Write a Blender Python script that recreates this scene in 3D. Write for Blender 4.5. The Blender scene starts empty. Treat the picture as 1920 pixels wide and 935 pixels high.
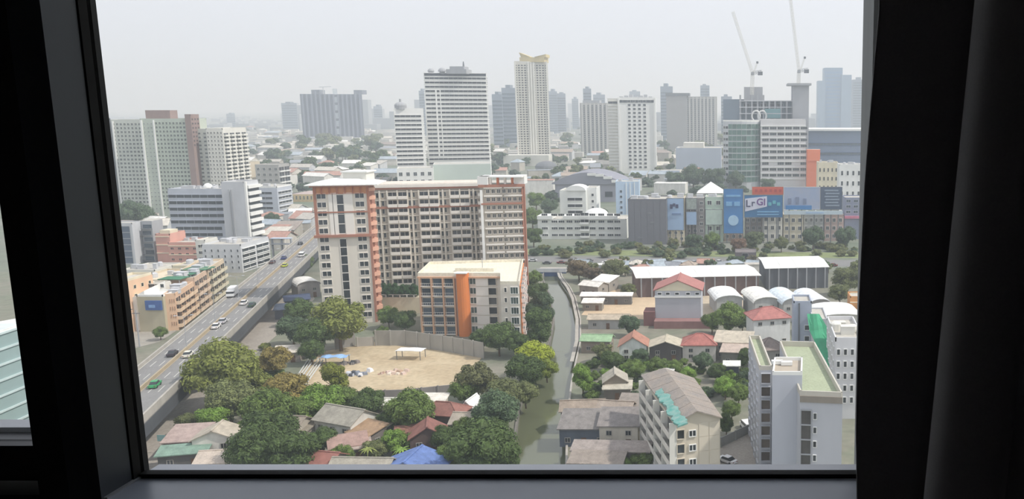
import bpy, math, random
from mathutils import Vector, Matrix, noise

# ------------------------------------------------------------------ camera, sky, sun, exposure
S = bpy.context.scene
EYE = 75.0                      # eye height above the street
FPX, PX0, PY0 = 1650.0, 1400.0, 467.5
PITCH = math.atan(267.5 / FPX)
cam_d = bpy.data.cameras.new('camera'); cam = bpy.data.objects.new('camera', cam_d)
S.collection.objects.link(cam); S.camera = cam
cam_d.sensor_width = 36.0; cam_d.lens = FPX / 1920 * 36.0
cam_d.shift_x = (960 - PX0) / 1920
cam_d.clip_start = 0.05; cam_d.clip_end = 30000
cam.location = (0, 0, EYE); cam.rotation_euler = (math.pi / 2 - PITCH, 0, 0)

W = bpy.data.worlds.new('sky'); S.world = W; W.use_nodes = True
wn = W.node_tree.nodes; wl = W.node_tree.links
bg = wn['Background']
tc = wn.new('ShaderNodeTexCoord'); sx = wn.new('ShaderNodeSeparateXYZ'); rp = wn.new('ShaderNodeValToRGB')
wl.new(tc.outputs['Generated'], sx.inputs[0]); wl.new(sx.outputs['Z'], rp.inputs[0]); wl.new(rp.outputs[0], bg.inputs[0])
rp.color_ramp.elements[0].position = 0.0; rp.color_ramp.elements[0].color = (0.76, 0.805, 0.87, 1)
rp.color_ramp.elements[1].position = 0.7; rp.color_ramp.elements[1].color = (0.87, 0.905, 0.99, 1)
e = rp.color_ramp.elements.new(0.12); e.color = (0.85, 0.88, 0.945, 1)
bg.inputs[1].default_value = 1.08

SUN_AZ, SUN_EL = math.radians(-8), math.radians(50)     # from the right, just grazing the fronts
sd = bpy.data.lights.new('sun', 'SUN'); so = bpy.data.objects.new('sun', sd); S.collection.objects.link(so)
sd.energy = 3.6; sd.angle = math.radians(2.0); sd.color = (1.0, 0.95, 0.87)
sdir = Vector((math.cos(SUN_EL) * math.cos(SUN_AZ), math.cos(SUN_EL) * math.sin(SUN_AZ), math.sin(SUN_EL)))
so.rotation_euler = sdir.to_track_quat('Z', 'Y').to_euler()
so.location = (300, 200, 400)
S.view_settings.view_transform = 'Standard'; S.view_settings.look = 'None'
S.view_settings.gamma = 1.0; S.view_settings.use_curve_mapping = False
S.view_settings.exposure = 0.0
S.cycles.volume_bounces = 1

# ------------------------------------------------------------------ helpers
rng = random.Random(7)
COL = S.collection
cp, sp = math.cos(PITCH), math.sin(PITCH)
def ray(px, py):
    u = (px - PX0) / FPX; v = (py - PY0) / FPX
    return Vector((u, cp - v * sp, -sp - v * cp))
def P(px, py, z=0.0):
    """photo pixel -> point on the horizontal plane at height z"""
    d = ray(px, py); t = (z - EYE) / d.z
    return Vector((d.x * t, d.y * t, z))
def Q(px, py, Y):
    """photo pixel -> point at distance Y"""
    d = ray(px, py); t = Y / d.y
    return Vector((d.x * t, Y, EYE + d.z * t))
def H(py, Y): return Q(PX0, py, Y).z
def YG(py, z=0.0): return P(PX0, py, z).y
def ppm(Y): return FPX / max(Y, 1.0)

def lin(h):
    h = h.lstrip('#'); r = []
    for i in (0, 2, 4):
        c = int(h[i:i+2], 16) / 255
        r.append(c / 12.92 if c <= .04045 else ((c + .055) / 1.055) ** 2.4)
    return (*r, 1.0)

MATS = {}
def mat(hexc, rough=0.8, var=0.16, scale=0.25, metal=0.0, kind='wall', hex2=None, bump=0.0):
    """plain procedural surface: base colour broken up by noise at two scales"""
    key = (hexc, rough, var, scale, metal, kind, hex2, bump)
    if key in MATS: return MATS[key]
    m = bpy.data.materials.new('%s_%s' % (kind, hexc.lstrip('#'))); m.use_nodes = True
    n, l = m.node_tree.nodes, m.node_tree.links; b = n['Principled BSDF']
    b.inputs['Roughness'].default_value = rough; b.inputs['Metallic'].default_value = metal
    c = lin(hexc)
    t = n.new('ShaderNodeTexCoord'); mp = n.new('ShaderNodeMapping'); l.new(t.outputs['Object'], mp.inputs[0])
    nz = n.new('ShaderNodeTexNoise'); nz.inputs['Scale'].default_value = scale; nz.inputs['Detail'].default_value = 6
    nz.inputs['Roughness'].default_value = 0.65
    l.new(mp.outputs[0], nz.inputs['Vector'])
    if kind == 'wall':   # rain streaks: stretch the noise upright
        mp.inputs['Scale'].default_value = (1, 1, 0.35)
    r = n.new('ShaderNodeValToRGB'); l.new(nz.outputs['Fac'], r.inputs[0])
    e0, e1 = r.color_ramp.elements
    e0.position = 0.3; e1.position = 0.7
    if hex2:
        c2 = lin(hex2); e0.color = c; e1.color = c2
    else:
        e0.color = (*[x * (1 - var) for x in c[:3]], 1); e1.color = (*[min(1, x * (1 + var)) for x in c[:3]], 1)
    out = r.outputs[0]
    if kind in ('sheet', 'roofing', 'ground', 'sand', 'road'):   # finer stains over the large ones
        n2 = n.new('ShaderNodeTexNoise'); n2.inputs['Scale'].default_value = scale * 7; n2.inputs['Detail'].default_value = 4; l.new(t.outputs['Object'], n2.inputs['Vector'])
        mr = n.new('ShaderNodeMapRange'); mr.inputs[1].default_value = .3; mr.inputs[2].default_value = .7; mr.inputs[3].default_value = .84; mr.inputs[4].default_value = 1.12; l.new(n2.outputs['Fac'], mr.inputs[0])
        vm = n.new('ShaderNodeVectorMath'); vm.operation = 'SCALE'; l.new(out, vm.inputs[0]); l.new(mr.outputs[0], vm.inputs['Scale']); out = vm.outputs[0]
    if kind == 'sheet':   # corrugated sheet: fine ribs
        wv = n.new('ShaderNodeTexWave'); wv.inputs['Scale'].default_value = 1.6; wv.inputs['Distortion'].default_value = 0.2
        l.new(t.outputs['Object'], wv.inputs['Vector'])
        bp = n.new('ShaderNodeBump'); bp.inputs['Strength'].default_value = 0.35; bp.inputs['Distance'].default_value = 0.06
        l.new(wv.outputs['Fac'], bp.inputs['Height']); l.new(bp.outputs[0], b.inputs['Normal'])
    elif bump:
        bp = n.new('ShaderNodeBump'); bp.inputs['Strength'].default_value = bump; bp.inputs['Distance'].default_value = 0.3
        l.new(nz.outputs['Fac'], bp.inputs['Height']); l.new(bp.outputs[0], b.inputs['Normal'])
    l.new(out, b.inputs['Base Color'])
    MATS[key] = m
    return m

def glass(hexc='#2b343a', rough=0.12):
    """window glass on a building: dark, glossy, each pane a little different"""
    key = ('glass', hexc, rough)
    if key in MATS: return MATS[key]
    m = bpy.data.materials.new('glazing_' + hexc.lstrip('#')); m.use_nodes = True
    n, l = m.node_tree.nodes, m.node_tree.links; b = n['Principled BSDF']
    b.inputs['Roughness'].default_value = rough
    oi = n.new('ShaderNodeObjectInfo'); geo = n.new('ShaderNodeNewGeometry')
    wn_ = n.new('ShaderNodeTexNoise'); wn_.inputs['Scale'].default_value = 0.45; l.new(geo.outputs['Position'], wn_.inputs['Vector'])
    ad = n.new('ShaderNodeMath'); ad.operation = 'ADD'; l.new(oi.outputs['Random'], ad.inputs[0]); l.new(wn_.outputs['Fac'], ad.inputs[1])
    r = n.new('ShaderNodeValToRGB'); c = lin(hexc)
    r.color_ramp.elements[0].position = 0.4; r.color_ramp.elements[0].color = (*[x * .6 for x in c[:3]], 1)
    r.color_ramp.elements[1].position = 1.45 if False else 1.0; r.color_ramp.elements[1].color = (*[min(1, x * 1.7 + .02) for x in c[:3]], 1)
    l.new(ad.outputs[0], r.inputs[0]); l.new(r.outputs[0], b.inputs['Base Color'])
    MATS[key] = m
    return m

def plain(name, rgb, rough=0.6, metal=0.0, spec=0.5):
    if name in MATS: return MATS[name]
    m = bpy.data.materials.new(name); m.use_nodes = True
    n, l = m.node_tree.nodes, m.node_tree.links; b = n['Principled BSDF']
    t = n.new('ShaderNodeTexCoord'); nz = n.new('ShaderNodeTexNoise'); nz.inputs['Scale'].default_value = 9
    l.new(t.outputs['Object'], nz.inputs['Vector'])
    mx = n.new('ShaderNodeMix'); mx.data_type = 'RGBA'; l.new(nz.outputs['Fac'], mx.inputs['Factor'])
    mx.inputs[6].default_value = (*[x * .9 for x in rgb], 1); mx.inputs[7].default_value = (*[min(1, x * 1.1) for x in rgb], 1)
    l.new(mx.outputs[2], b.inputs['Base Color'])
    b.inputs['Roughness'].default_value = rough; b.inputs['Metallic'].default_value = metal
    b.inputs['Specular IOR Level'].default_value = spec
    MATS[name] = m
    return m

def tag(o, label=None, cat=None, group=None, kind=None):
    if label: o['label'] = label
    if cat: o['category'] = cat
    if group: o['group'] = group
    if kind: o['kind'] = kind
    return o
def thing(name, loc, label, cat, group=None):
    o = bpy.data.objects.new(name, None); COL.objects.link(o); o.location = loc; o.empty_display_size = 0.5
    return tag(o, label, cat, group)
def node(name, mesh, parent=None, loc=(0, 0, 0), rz=0.0, scale=None):
    o = bpy.data.objects.new(name, mesh); COL.objects.link(o); o.location = loc
    if rz: o.rotation_euler = (0, 0, rz)
    if scale: o.scale = scale
    if parent: o.parent = parent
    return o

class MB:
    """collects polygons; build() links them as ONE mesh object"""
    def __init__(s): s.v = []; s.f = []; s.m = []
    def poly(s, pts, m=0):
        i = len(s.v); s.v += [tuple(p) for p in pts]; s.f.append(tuple(range(i, i + len(pts)))); s.m.append(m); return s
    def hexa(s, c, m=0, mt=None):
        """8 corners: bottom 4 (counter-clockwise from above), top 4"""
        i = len(s.v); s.v += [tuple(p) for p in c]
        for k, q in enumerate(((3, 2, 1, 0), (4, 5, 6, 7), (0, 1, 5, 4), (1, 2, 6, 5), (2, 3, 7, 6), (3, 0, 4, 7))):
            s.f.append(tuple(i + j for j in q)); s.m.append(mt if (k == 1 and mt is not None) else m)
        return s
    def box(s, x0, x1, y0, y1, z0, z1, m=0, mt=None):
        return s.hexa([(x0, y0, z0), (x1, y0, z0), (x1, y1, z0), (x0, y1, z0), (x0, y0, z1), (x1, y0, z1), (x1, y1, z1), (x0, y1, z1)], m, mt)
    def prism(s, poly, z0, z1, m=0, mt=None):
        n = len(poly); i = len(s.v)
        s.v += [(p[0], p[1], z0) for p in poly] + [(p[0], p[1], z1) for p in poly]
        s.f.append(tuple(i + n + k for k in range(n))); s.m.append(m if mt is None else mt)
        s.f.append(tuple(i + n - 1 - k for k in range(n))); s.m.append(m)
        for k in range(n):
            j = (k + 1) % n; s.f.append((i + k, i + j, i + n + j, i + n + k)); s.m.append(m)
        return s
    def bar(s, a, b, r, m=0, n=6, r2=None):
        """round bar from a to b"""
        a, b = Vector(a), Vector(b); d = (b - a)
        if d.length < 1e-6: return s
        d.normalize(); u = d.orthogonal().normalized(); w = d.cross(u); r2 = r if r2 is None else r2
        i = len(s.v)
        for p, rr in ((a, r), (b, r2)):
            for k in range(n):
                t = 2 * math.pi * k / n; s.v.append(tuple(p + (u * math.cos(t) + w * math.sin(t)) * rr))
        for k in range(n):
            j = (k + 1) % n; s.f.append((i + k, i + j, i + n + j, i + n + k)); s.m.append(m)
        s.f.append(tuple(i + n - 1 - k for k in range(n))); s.m.append(m)
        s.f.append(tuple(i + n + k for k in range(n))); s.m.append(m)
        return s
    def dome(s, c, r, m=0, seg=12, rings=4, h=None):
        h = r if h is None else h; i = len(s.v)
        for a in range(rings):
            t = math.pi / 2 * a / rings
            for k in range(seg):
                p = 2 * math.pi * k / seg
                s.v.append((c[0] + r * math.cos(t) * math.cos(p), c[1] + r * math.cos(t) * math.sin(p), c[2] + h * math.sin(t)))
        s.v.append((c[0], c[1], c[2] + h))
        for a in range(rings - 1):
            for k in range(seg):
                j = (k + 1) % seg; s.f.append((i + a * seg + k, i + a * seg + j, i + (a + 1) * seg + j, i + (a + 1) * seg + k)); s.m.append(m)
        top = i + rings * seg
        for k in range(seg):
            s.f.append((i + (rings - 1) * seg + k, i + (rings - 1) * seg + (k + 1) % seg, top)); s.m.append(m)
        return s
    def add(s, mesh_mb, pos, rz=0.0, sc=1.0):
        i = len(s.v); c, q = math.cos(rz), math.sin(rz)
        s.v += [(pos[0] + (x * c - y * q) * sc, pos[1] + (x * q + y * c) * sc, pos[2] + z * sc) for x, y, z in mesh_mb.v]
        s.f += [tuple(i + j for j in f) for f in mesh_mb.f]; s.m += mesh_mb.m
        return s
    def mesh(s, name, mats, off=(0, 0, 0), smooth=False):
        me = bpy.data.meshes.new(name)
        me.from_pydata([(x - off[0], y - off[1], z - off[2]) for x, y, z in s.v], [], s.f)
        for m in (mats if isinstance(mats, (list, tuple)) else [mats]): me.materials.append(m)
        me.polygons.foreach_set('material_index', s.m)
        if smooth: me.polygons.foreach_set('use_smooth', [True] * len(s.f))
        me.update()
        return me
    def build(s, name, mats, parent=None, smooth=False):
        off = parent.location if parent else (0, 0, 0)
        if parent and parent.parent: off = parent.location + parent.parent.location
        return node(name, s.mesh(name, mats, off, smooth), parent)
def tint(o, c):
    o.color = c; return o
# ------------------------------------------------------------------ the room: window wall, frames, sill, glass, curtain
M_FRAME = plain('frame_metal', (0.020, 0.022, 0.025), 0.42)
M_POST = plain('post_metal', (0.07, 0.082, 0.10), 0.5)
M_BLACK = plain('rubber_gasket', (0.006, 0.006, 0.006), 0.8)
M_SILL = plain('sill_stone', (0.56, 0.61, 0.70), 0.32)
M_WHITE = plain('white_sill', (0.55, 0.56, 0.58), 0.5)
M_ROOM = plain('room_paint', (0.45, 0.44, 0.43), 0.85)
M_CONC = mat('#8d8f90', 0.9, 0.18, 3.0)
YW = 1.40; YF = 1.31
gm = bpy.data.materials.new('window_glass'); gm.use_nodes = True
n_, l_ = gm.node_tree.nodes, gm.node_tree.links; n_.remove(n_['Principled BSDF'])
tr = n_.new('ShaderNodeBsdfTransparent'); gl = n_.new('ShaderNodeBsdfGlossy'); fr_ = n_.new('ShaderNodeFresnel'); mx_ = n_.new('ShaderNodeMixShader')
tr.inputs[0].default_value = (0.975, 0.98, 0.99, 1); gl.inputs['Roughness'].default_value = 0.02; fr_.inputs[0].default_value = 1.3
l_.new(fr_.outputs[0], mx_.inputs[0]); l_.new(tr.outputs[0], mx_.inputs[1]); l_.new(gl.outputs[0], mx_.inputs[2]); l_.new(mx_.outputs[0], n_['Material Output'].inputs[0])

def st(name, mb, mats, parent=None, smooth=False):
    o = mb.build(name, mats, parent, smooth)
    if parent is None: o['kind'] = 'structure'
    return o
FZ = EYE - 1.55; CZ = FZ + 2.75
zs = Q(900, 889, YW).z                      # height of the sill
xl = Q(216, 467, YW).x; xr = Q(1670, 467, YW).x
ys0 = P(900, 931, zs).y
# main fixed window: frame bars and one pane
b = MB(); b.box(xl - .05, xl, YF + .072, YW + .02, zs - .02, CZ)
w1 = st('window_1', b, M_BLACK); w1['label'] = 'large fixed window pane looking out over the city'
b = MB(); b.box(xr, xr + .04, YW - .05, YW + .02, zs - .02, CZ); b.build('side_frame', M_BLACK, w1)
b = MB(); b.box(xl, xr, YW - .006, YW + .012, zs - .02, zs + .003); b.build('bottom_gasket', M_BLACK, w1)
b = MB(); b.box(xl, xr, YW - .05, YW + .02, CZ - .05, CZ); b.build('top_frame', M_BLACK, w1)
b = MB(); b.box(xl, xr, YW, YW + .008, zs, CZ - .05); b.build('pane', gm, w1)
# mullion post between the two windows: its side catches the daylight
sx1 = Q(6, 467, YF).x
b = MB(); b.box(xl - .052, xl - .002, YF, YF + .07, FZ + .02, CZ)
st('trim_1', b, M_POST)['label'] = 'dark grey metal mullion post between the windows'
# opening sash on the left
sx0 = Q(-420, 467, YW).x
zb = Q(20, 806, YW + .03).z
b = MB(); b.box(sx1, xl - .054, YF + .005, YW + .02, FZ + .02, CZ)
w2 = st('window_2', b, M_FRAME); w2['label'] = 'opening sash window in a thick black frame'
b = MB(); b.box(sx0, sx1, YW - .04, YW + .02, zb - .06, zb); b.build('bottom_rail', M_FRAME, w2)
b = MB(); b.box(sx0, sx1, YW - .08, YW + .02, zb - .13, zb - .066); b.build('lower_track', M_FRAME, w2)
b = MB(); b.box(sx0, sx1, YW - .06, YW + .02, FZ + .02, zb - .136); b.build('lower_panel', M_FRAME, w2)
b = MB(); b.box(sx0 - .1, sx0, YW - .10, YW + .02, FZ + .02, CZ); b.build('side_frame', M_FRAME, w2)
b = MB(); b.box(sx0, sx1, YW - .04, YW + .02, CZ - .05, CZ); b.build('top_frame', M_FRAME, w2)
b = MB(); b.box(sx0, sx1, YW - .02, YW - .012, zb, CZ - .05); b.build('pane', gm, w2)
b = MB(); b.box(sx0, sx1, YW + .022, YW + .06, zb - .02, zb + .008); b.build('outer_sill', M_WHITE, w2)
# inner sill
b = MB(); b.box(xl + .001, xr + .5, ys0, YW - .007, zs - .03, zs - .004)
sill = st('trim_3', b, M_SILL); sill['label'] = 'blue-grey window sill along the bottom of the pane'
b = MB(); b.box(xl - .004, xl + .004, ys0, YW - .007, zs - .03, zs - .001); b.build('sill_edge', M_WHITE, sill)
b = MB(); b.box(xl, xr, YW + .013, YW + .045, zs - .03, zs - .001); b.build('outer_sill', M_WHITE, sill)
b = MB(); b.box(xl - .05, xr + .5, ys0 + .01, YW + .02, FZ + .02, zs - .032)
st('wall_front', b, M_ROOM)
b = MB(); b.box(xr + .04, 2.5, YW - .02, YW + .15, FZ, CZ); st('wall_front_right', b, M_ROOM)
b = MB(); b.box(-2.8, sx0 - .1, YW - .02, YW + .15, FZ, CZ); st('wall_front_left', b, M_ROOM)
b = MB(); b.box(-2.8, 2.5, -3.2, YW + .15, FZ - .1, FZ); st('floor', b, M_ROOM)
b = MB(); b.box(-2.8, 2.5, -3.2, YW + .15, CZ, CZ + .1); st('ceiling', b, M_ROOM)
b = MB(); b.box(-2.9, -2.8, -3.2, YW + .15, FZ, CZ); st('wall_left', b, M_ROOM)
b = MB(); b.box(2.5, 2.6, -3.2, YW + .15, FZ, CZ); st('wall_right', b, M_ROOM)
b = MB(); b.box(-2.8, 2.5, -3.3, -3.2, FZ, CZ); st('wall_back', b, M_ROOM)
# concrete return of the facade seen through the right edge of the pane
xc = Q(1611, 400, YW + .30).x
b = MB(); b.box(xc, xc + .5, YW + .16, YW + .30, FZ - 1, CZ + 1); st('wall_outer', b, M_CONC)['label'] = 'grey concrete edge of the facade beside the pane'

# curtain: one folded sheet of heavy black cloth
def curtain():
    cm = bpy.data.materials.new('curtain_cloth'); cm.use_nodes = True
    n, l = cm.node_tree.nodes, cm.node_tree.links; bs = n['Principled BSDF']
    t = n.new('ShaderNodeTexCoord'); nz = n.new('ShaderNodeTexNoise'); nz.inputs['Scale'].default_value = 300
    l.new(t.outputs['Object'], nz.inputs['Vector']); r = n.new('ShaderNodeValToRGB'); l.new(nz.outputs['Fac'], r.inputs[0])
    r.color_ramp.elements[0].color = (.33, .315, .33, 1); r.color_ramp.elements[1].color = (.42, .405, .42, 1)
    l.new(r.outputs[0], bs.inputs['Base Color']); bs.inputs['Roughness'].default_value = 0.75; bs.inputs['Specular IOR Level'].default_value = .3
    bs.inputs['Sheen Weight'].default_value = 0.3; bs.inputs['Sheen Roughness'].default_value = .4
    mb = MB(); NU, NV = 260, 44; YC = 1.27
    edge = [(0, 1650), (100, 1641), (330, 1622), (600, 1609), (800, 1605), (935, 1607)]
    def ex(py):
        for (a, xa), (c, xb) in zip(edge, edge[1:]):
            if py <= c: return xa + (xb - xa) * (max(py, a) - a) / (c - a)
        return edge[-1][1]
    zt, z0 = CZ - .02, FZ + .02
    for j in range(NV + 1):
        z = zt + (z0 - zt) * j / NV
        d = Vector((0, YC, z - EYE)); a = d.y * cp - d.z * sp; py = PY0 + FPX * (-(d.y * sp + d.z * cp)) / a
        xe = Q(ex(py), py, YC).x
        R_ = .052; YK = 1.12; pf = 1832 - 104 * min(1.6, max(-.8, py / 935)); xk = Q(pf, py, YK).x + R_      # the one deep fold
        row = [(xe + (xk - .012 - xe) * k_ / 40, YC - .004 + .0015 * math.sin(k_ * .35)) for k_ in range(41)]
        row += [(xk - .012 + .004 * k_ / 10 - .010 * (k_ / 10), YC - (YC - YK - .03) * k_ / 10) for k_ in range(1, 10)]
        row += [(xk + R_ * math.cos(a_), YK + R_ * 1.15 * math.sin(a_)) for a_ in [math.radians(120 + 270 * k_ / 48) for k_ in range(49)]]
        row += [(xk + R_ * .9 + .05 * k_ / 20, YK + .02 + .12 * k_ / 20) for k_ in range(1, 21)]
        row += [(xk + R_ * .9 + .05 + .4 * k_ / 40, YC - .012 + .006 * math.sin(k_ * .7)) for k_ in range(1, 41)]
        NU = len(row) - 1
        mb.v += [(x, y, z) for x, y in row]
    for j in range(NV):
        for i in range(NU):
            a = j * (NU + 1) + i; mb.f.append((a, a + NU + 1, a + NU + 2, a + 1)); mb.m.append(0)
    o = mb.build('curtain', cm, None, True)
    s = o.modifiers.new('thick', 'SOLIDIFY'); s.thickness = .004
    tag(o, 'heavy dark cloth curtain hanging in folds beside the window', 'curtain')
curtain()
# ------------------------------------------------------------------ ground, canal, roads
M_GROUND = mat('#8a8377', 0.95, 0, 0.05, kind='ground', hex2='#6c7560')
M_ASPH = mat('#7b7a78', 0.9, 0.10, 0.3, kind='road')
M_DECK = mat('#858482', 0.9, 0.08, 0.4, kind='road')
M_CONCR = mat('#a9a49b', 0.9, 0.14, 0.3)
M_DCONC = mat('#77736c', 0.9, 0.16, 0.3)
M_SAND = mat('#c4b496', 0.95, 0, 0.10, kind='sand', hex2='#ad9a7c')
M_PAINT = mat('#bdbbb5', 0.7, 0.05, 1.0, kind='paint')
M_YELLOW = mat('#ab9c82', 0.7, 0.08, 1.0, kind='paint')
LB = [(510, 1021), (520, 1018), (540, 1026), (560, 1034), (600, 1040), (640, 1032), (680, 1012), (720, 990), (760, 975), (820, 967), (875, 966), (960, 962)]
RB = [(510, 1050), (520, 1053), (540, 1068), (560, 1078), (600, 1087), (640, 1087), (680, 1078), (720, 1070), (760, 1065), (820, 1061), (875, 1060), (960, 1058)]
def bank(tbl): return [P(px, py, 0) for py, px in tbl]
lb, rb = bank(LB), bank(RB)
FARX = 9000
def strip(name, left, right, z, m):
    mb = MB()
    for i in range(len(left) - 1):
        a, b_, c, d = left[i], right[i], right[i + 1], left[i + 1]
        mb.poly([(d.x, d.y, z), (c.x, c.y, z), (b_.x, b_.y, z), (a.x, a.y, z)])
    return st(name, mb, m)
strip('ground', [Vector((-600, p.y, 0)) for p in lb], lb, 0, M_GROUND)
strip('ground', rb, [Vector((400, p.y, 0)) for p in rb], 0, M_GROUND)
b = MB(); y0 = lb[0].y; b.poly([(-FARX, y0, 0), (FARX, y0, 0), (FARX, 12000, 0), (-FARX, 12000, 0)]); st('ground', b, mat('#88867c', 0.95, 0, 0.012, kind='ground', hex2='#5f6d58'))
b = MB(); b.poly([(-600, -50, 0), (400, -50, 0), (400, lb[-1].y, 0), (-600, lb[-1].y, 0)]); st('ground', b, M_GROUND)
# canal water between two concrete banks
wm = bpy.data.materials.new('canal_water'); wm.use_nodes = True
n_, l_ = wm.node_tree.nodes, wm.node_tree.links; bs = n_['Principled BSDF']
bs.inputs['Base Color'].default_value = (0.115, 0.125, 0.072, 1); bs.inputs['Roughness'].default_value = 0.08; bs.inputs['IOR'].default_value = 1.5
t_ = n_.new('ShaderNodeTexCoord'); nz = n_.new('ShaderNodeTexNoise'); nz.inputs['Scale'].default_value = .5; nz.inputs['Detail'].default_value = 4
l_.new(t_.outputs['Object'], nz.inputs['Vector']); bp = n_.new('ShaderNodeBump'); bp.inputs['Strength'].default_value = .06; bp.inputs['Distance'].default_value = .3
l_.new(nz.outputs['Fac'], bp.inputs['Height']); l_.new(bp.outputs[0], bs.inputs['Normal'])
mb = MB()
ext = 2.0
for i in range(len(lb) - 1):
    a, b_, c, d = lb[i], rb[i], rb[i + 1], lb[i + 1]
    mb.poly([(d.x - .3, d.y, -1.4), (c.x + .3, c.y, -1.4), (b_.x + .3, b_.y, -1.4), (a.x - .3, a.y, -1.4)])
wat = st('canal_water', mb, wm); wat['label'] = 'murky green canal running down through the houses'; wat['category'] = 'canal'
def wall_along(pts, thick, z0, z1, side):
    mb = MB()
    for p, q in zip(pts, pts[1:]):
        d = (q - p); nrm = Vector((d.y, -d.x, 0)).normalized() * thick * side
        mb.hexa([(p.x, p.y, z0), (q.x, q.y, z0), (q.x + nrm.x, q.y + nrm.y, z0), (p.x + nrm.x, p.y + nrm.y, z0),
                 (p.x, p.y, z1), (q.x, q.y, z1), (q.x + nrm.x, q.y + nrm.y, z1), (p.x + nrm.x, p.y + nrm.y, z1)])
    return mb
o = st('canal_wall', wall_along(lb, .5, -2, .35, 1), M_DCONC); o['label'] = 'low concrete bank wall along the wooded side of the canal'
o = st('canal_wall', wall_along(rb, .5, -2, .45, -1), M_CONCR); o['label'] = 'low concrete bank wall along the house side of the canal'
# walkway on piles along the right bank
off = [Vector((p.x - 1.5, p.y, 0)) for p in rb[:7]]
o = st('canal_walkway', wall_along(off, 1.1, .25, .45, -1), M_CONCR); o['label'] = 'narrow concrete walkway along the canal edge'
# bridge at the head of the canal
p0, p1 = P(1006, 512, 0), P(1062, 512, 0)
br = thing('canal_bridge', (p0.x, p0.y, 0), 'small blue and white road bridge across the head of the canal', 'bridge')
MB().box(p0.x, p1.x, p0.y - .5, p0.y + 9, .6, 1.2).build('deck', M_CONCR, br)
MB().box(p0.x, p1.x, p0.y - .7, p0.y - .5, .6, 2.3).build('railing', mat('#c9ccd0', .7), br)
MB().box(p0.x, p1.x, p0.y - .62, p0.y - .4, -1.4, .6).build('girder', mat('#35507c', .7), br)

def patch(name, pix, z, m, label=None):
    pts = [P(x, y, z) for x, y in pix]
    mb = MB(); mb.poly([tuple(p) for p in pts])
    o = st(name, mb, m)
    if label: o['label'] = label
    return o
# cross street far behind the canal, verge in front of the billboard row
patch('road', [(985, 490), (1640, 500), (1640, 488), (985, 480)], .05, M_ASPH, 'street crossing behind the canal in front of the billboards')
patch('grass_verge', [(985, 477), (1640, 484), (1640, 474), (985, 467)], .06, mat('#7c8659', .95, .2, .1, kind='ground'), 'thin grass verge below the billboards')
# service road under and beside the flyover
patch('road', [(262, 905), (330, 905), (440, 700), (560, 590), (590, 560), (575, 520), (480, 600), (330, 745), (255, 830)], .04, mat('#a0988e', .9, .12, .2, kind='road'), 'street running beneath the flyover')
patch('road', [(1340, 905), (1425, 905), (1425, 812), (1408, 800), (1350, 835)], .04, mat('#a19a90', .9, .1, .3, kind='road'), 'lane between the two grey apartment blocks')
# sandy building plot
patch('building_plot', [(545, 715), (600, 660), (700, 640), (760, 640), (905, 668), (880, 700), (850, 728), (650, 742)], .08, M_SAND, 'bare sandy building plot beside the orange building')
patch('yard', [(1090, 590), (1230, 600), (1232, 545), (1130, 540)], .05, mat('#c9b395', .95, .12, .3, kind='sand'), 'pale sandy yard beside the grey block')
patch('yard', [(1310, 590), (1420, 590), (1420, 545), (1310, 545)], .05, mat('#bcae97', .95, .12, .3, kind='sand'), 'pale yard between the white sheds')
patch('yard', [(225, 660), (300, 640), (360, 600), (330, 590), (235, 620)], .05, mat('#9c978d', .95, .12, .3, kind='road'), 'grey forecourt in front of the blank-walled building')

# ------------------------------------------------------------------ the flyover
ZD = 9.0
FL = [P(x, y, ZD) for x, y in ((-150, 1000), (247, 697), (345, 622), (440, 548), (520, 484), (580, 430))]
FR = [P(x, y, ZD) for x, y in ((-150, 1190), (256, 795), (345, 706), (440, 620), (520, 545), (586, 472))]
# straight fit of both edges
def fit(pts):
    pts = pts[1:]; n = len(pts); my = sum(p.y for p in pts) / n; mx = sum(p.x for p in pts) / n
    k = sum((p.y - my) * (p.x - mx) for p in pts) / sum((p.y - my) ** 2 for p in pts)
    return k, mx - k * my
(kl, cl), (kr, cr) = fit(FL), fit(FR)
k = (kl + kr) / 2
ym = 300.0; eL = kl * ym + cl; eR = kr * ym + cr
FDIR = Vector((k, 1, 0)).normalized(); FN = Vector((FDIR.y, -FDIR.x, 0))      # FN points right of travel away
FO = Vector((eL, ym, 0)); FW = (Vector((eR, ym, 0)) - FO).dot(FN)
def fp(s, w, z=0.0): p = FO + FDIR * s + FN * w; return Vector((p.x, p.y, z))
def fbar(mb, s0, s1, w0, w1, z0, z1, m=0):
    return mb.hexa([tuple(fp(s0, w0, z0)), tuple(fp(s0, w1, z0)), tuple(fp(s1, w1, z0)), tuple(fp(s1, w0, z0)), tuple(fp(s0, w0, z1)), tuple(fp(s0, w1, z1)), tuple(fp(s1, w1, z1)), tuple(fp(s1, w0, z1))], m)
S0, S1 = -190, 560
print('flyover k', kl, kr, 'width', FW)
fly = thing('flyover', tuple(fp(0, FW / 2)), 'long grey elevated highway carrying traffic past the buildings', 'flyover')
SEG = 30
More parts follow.
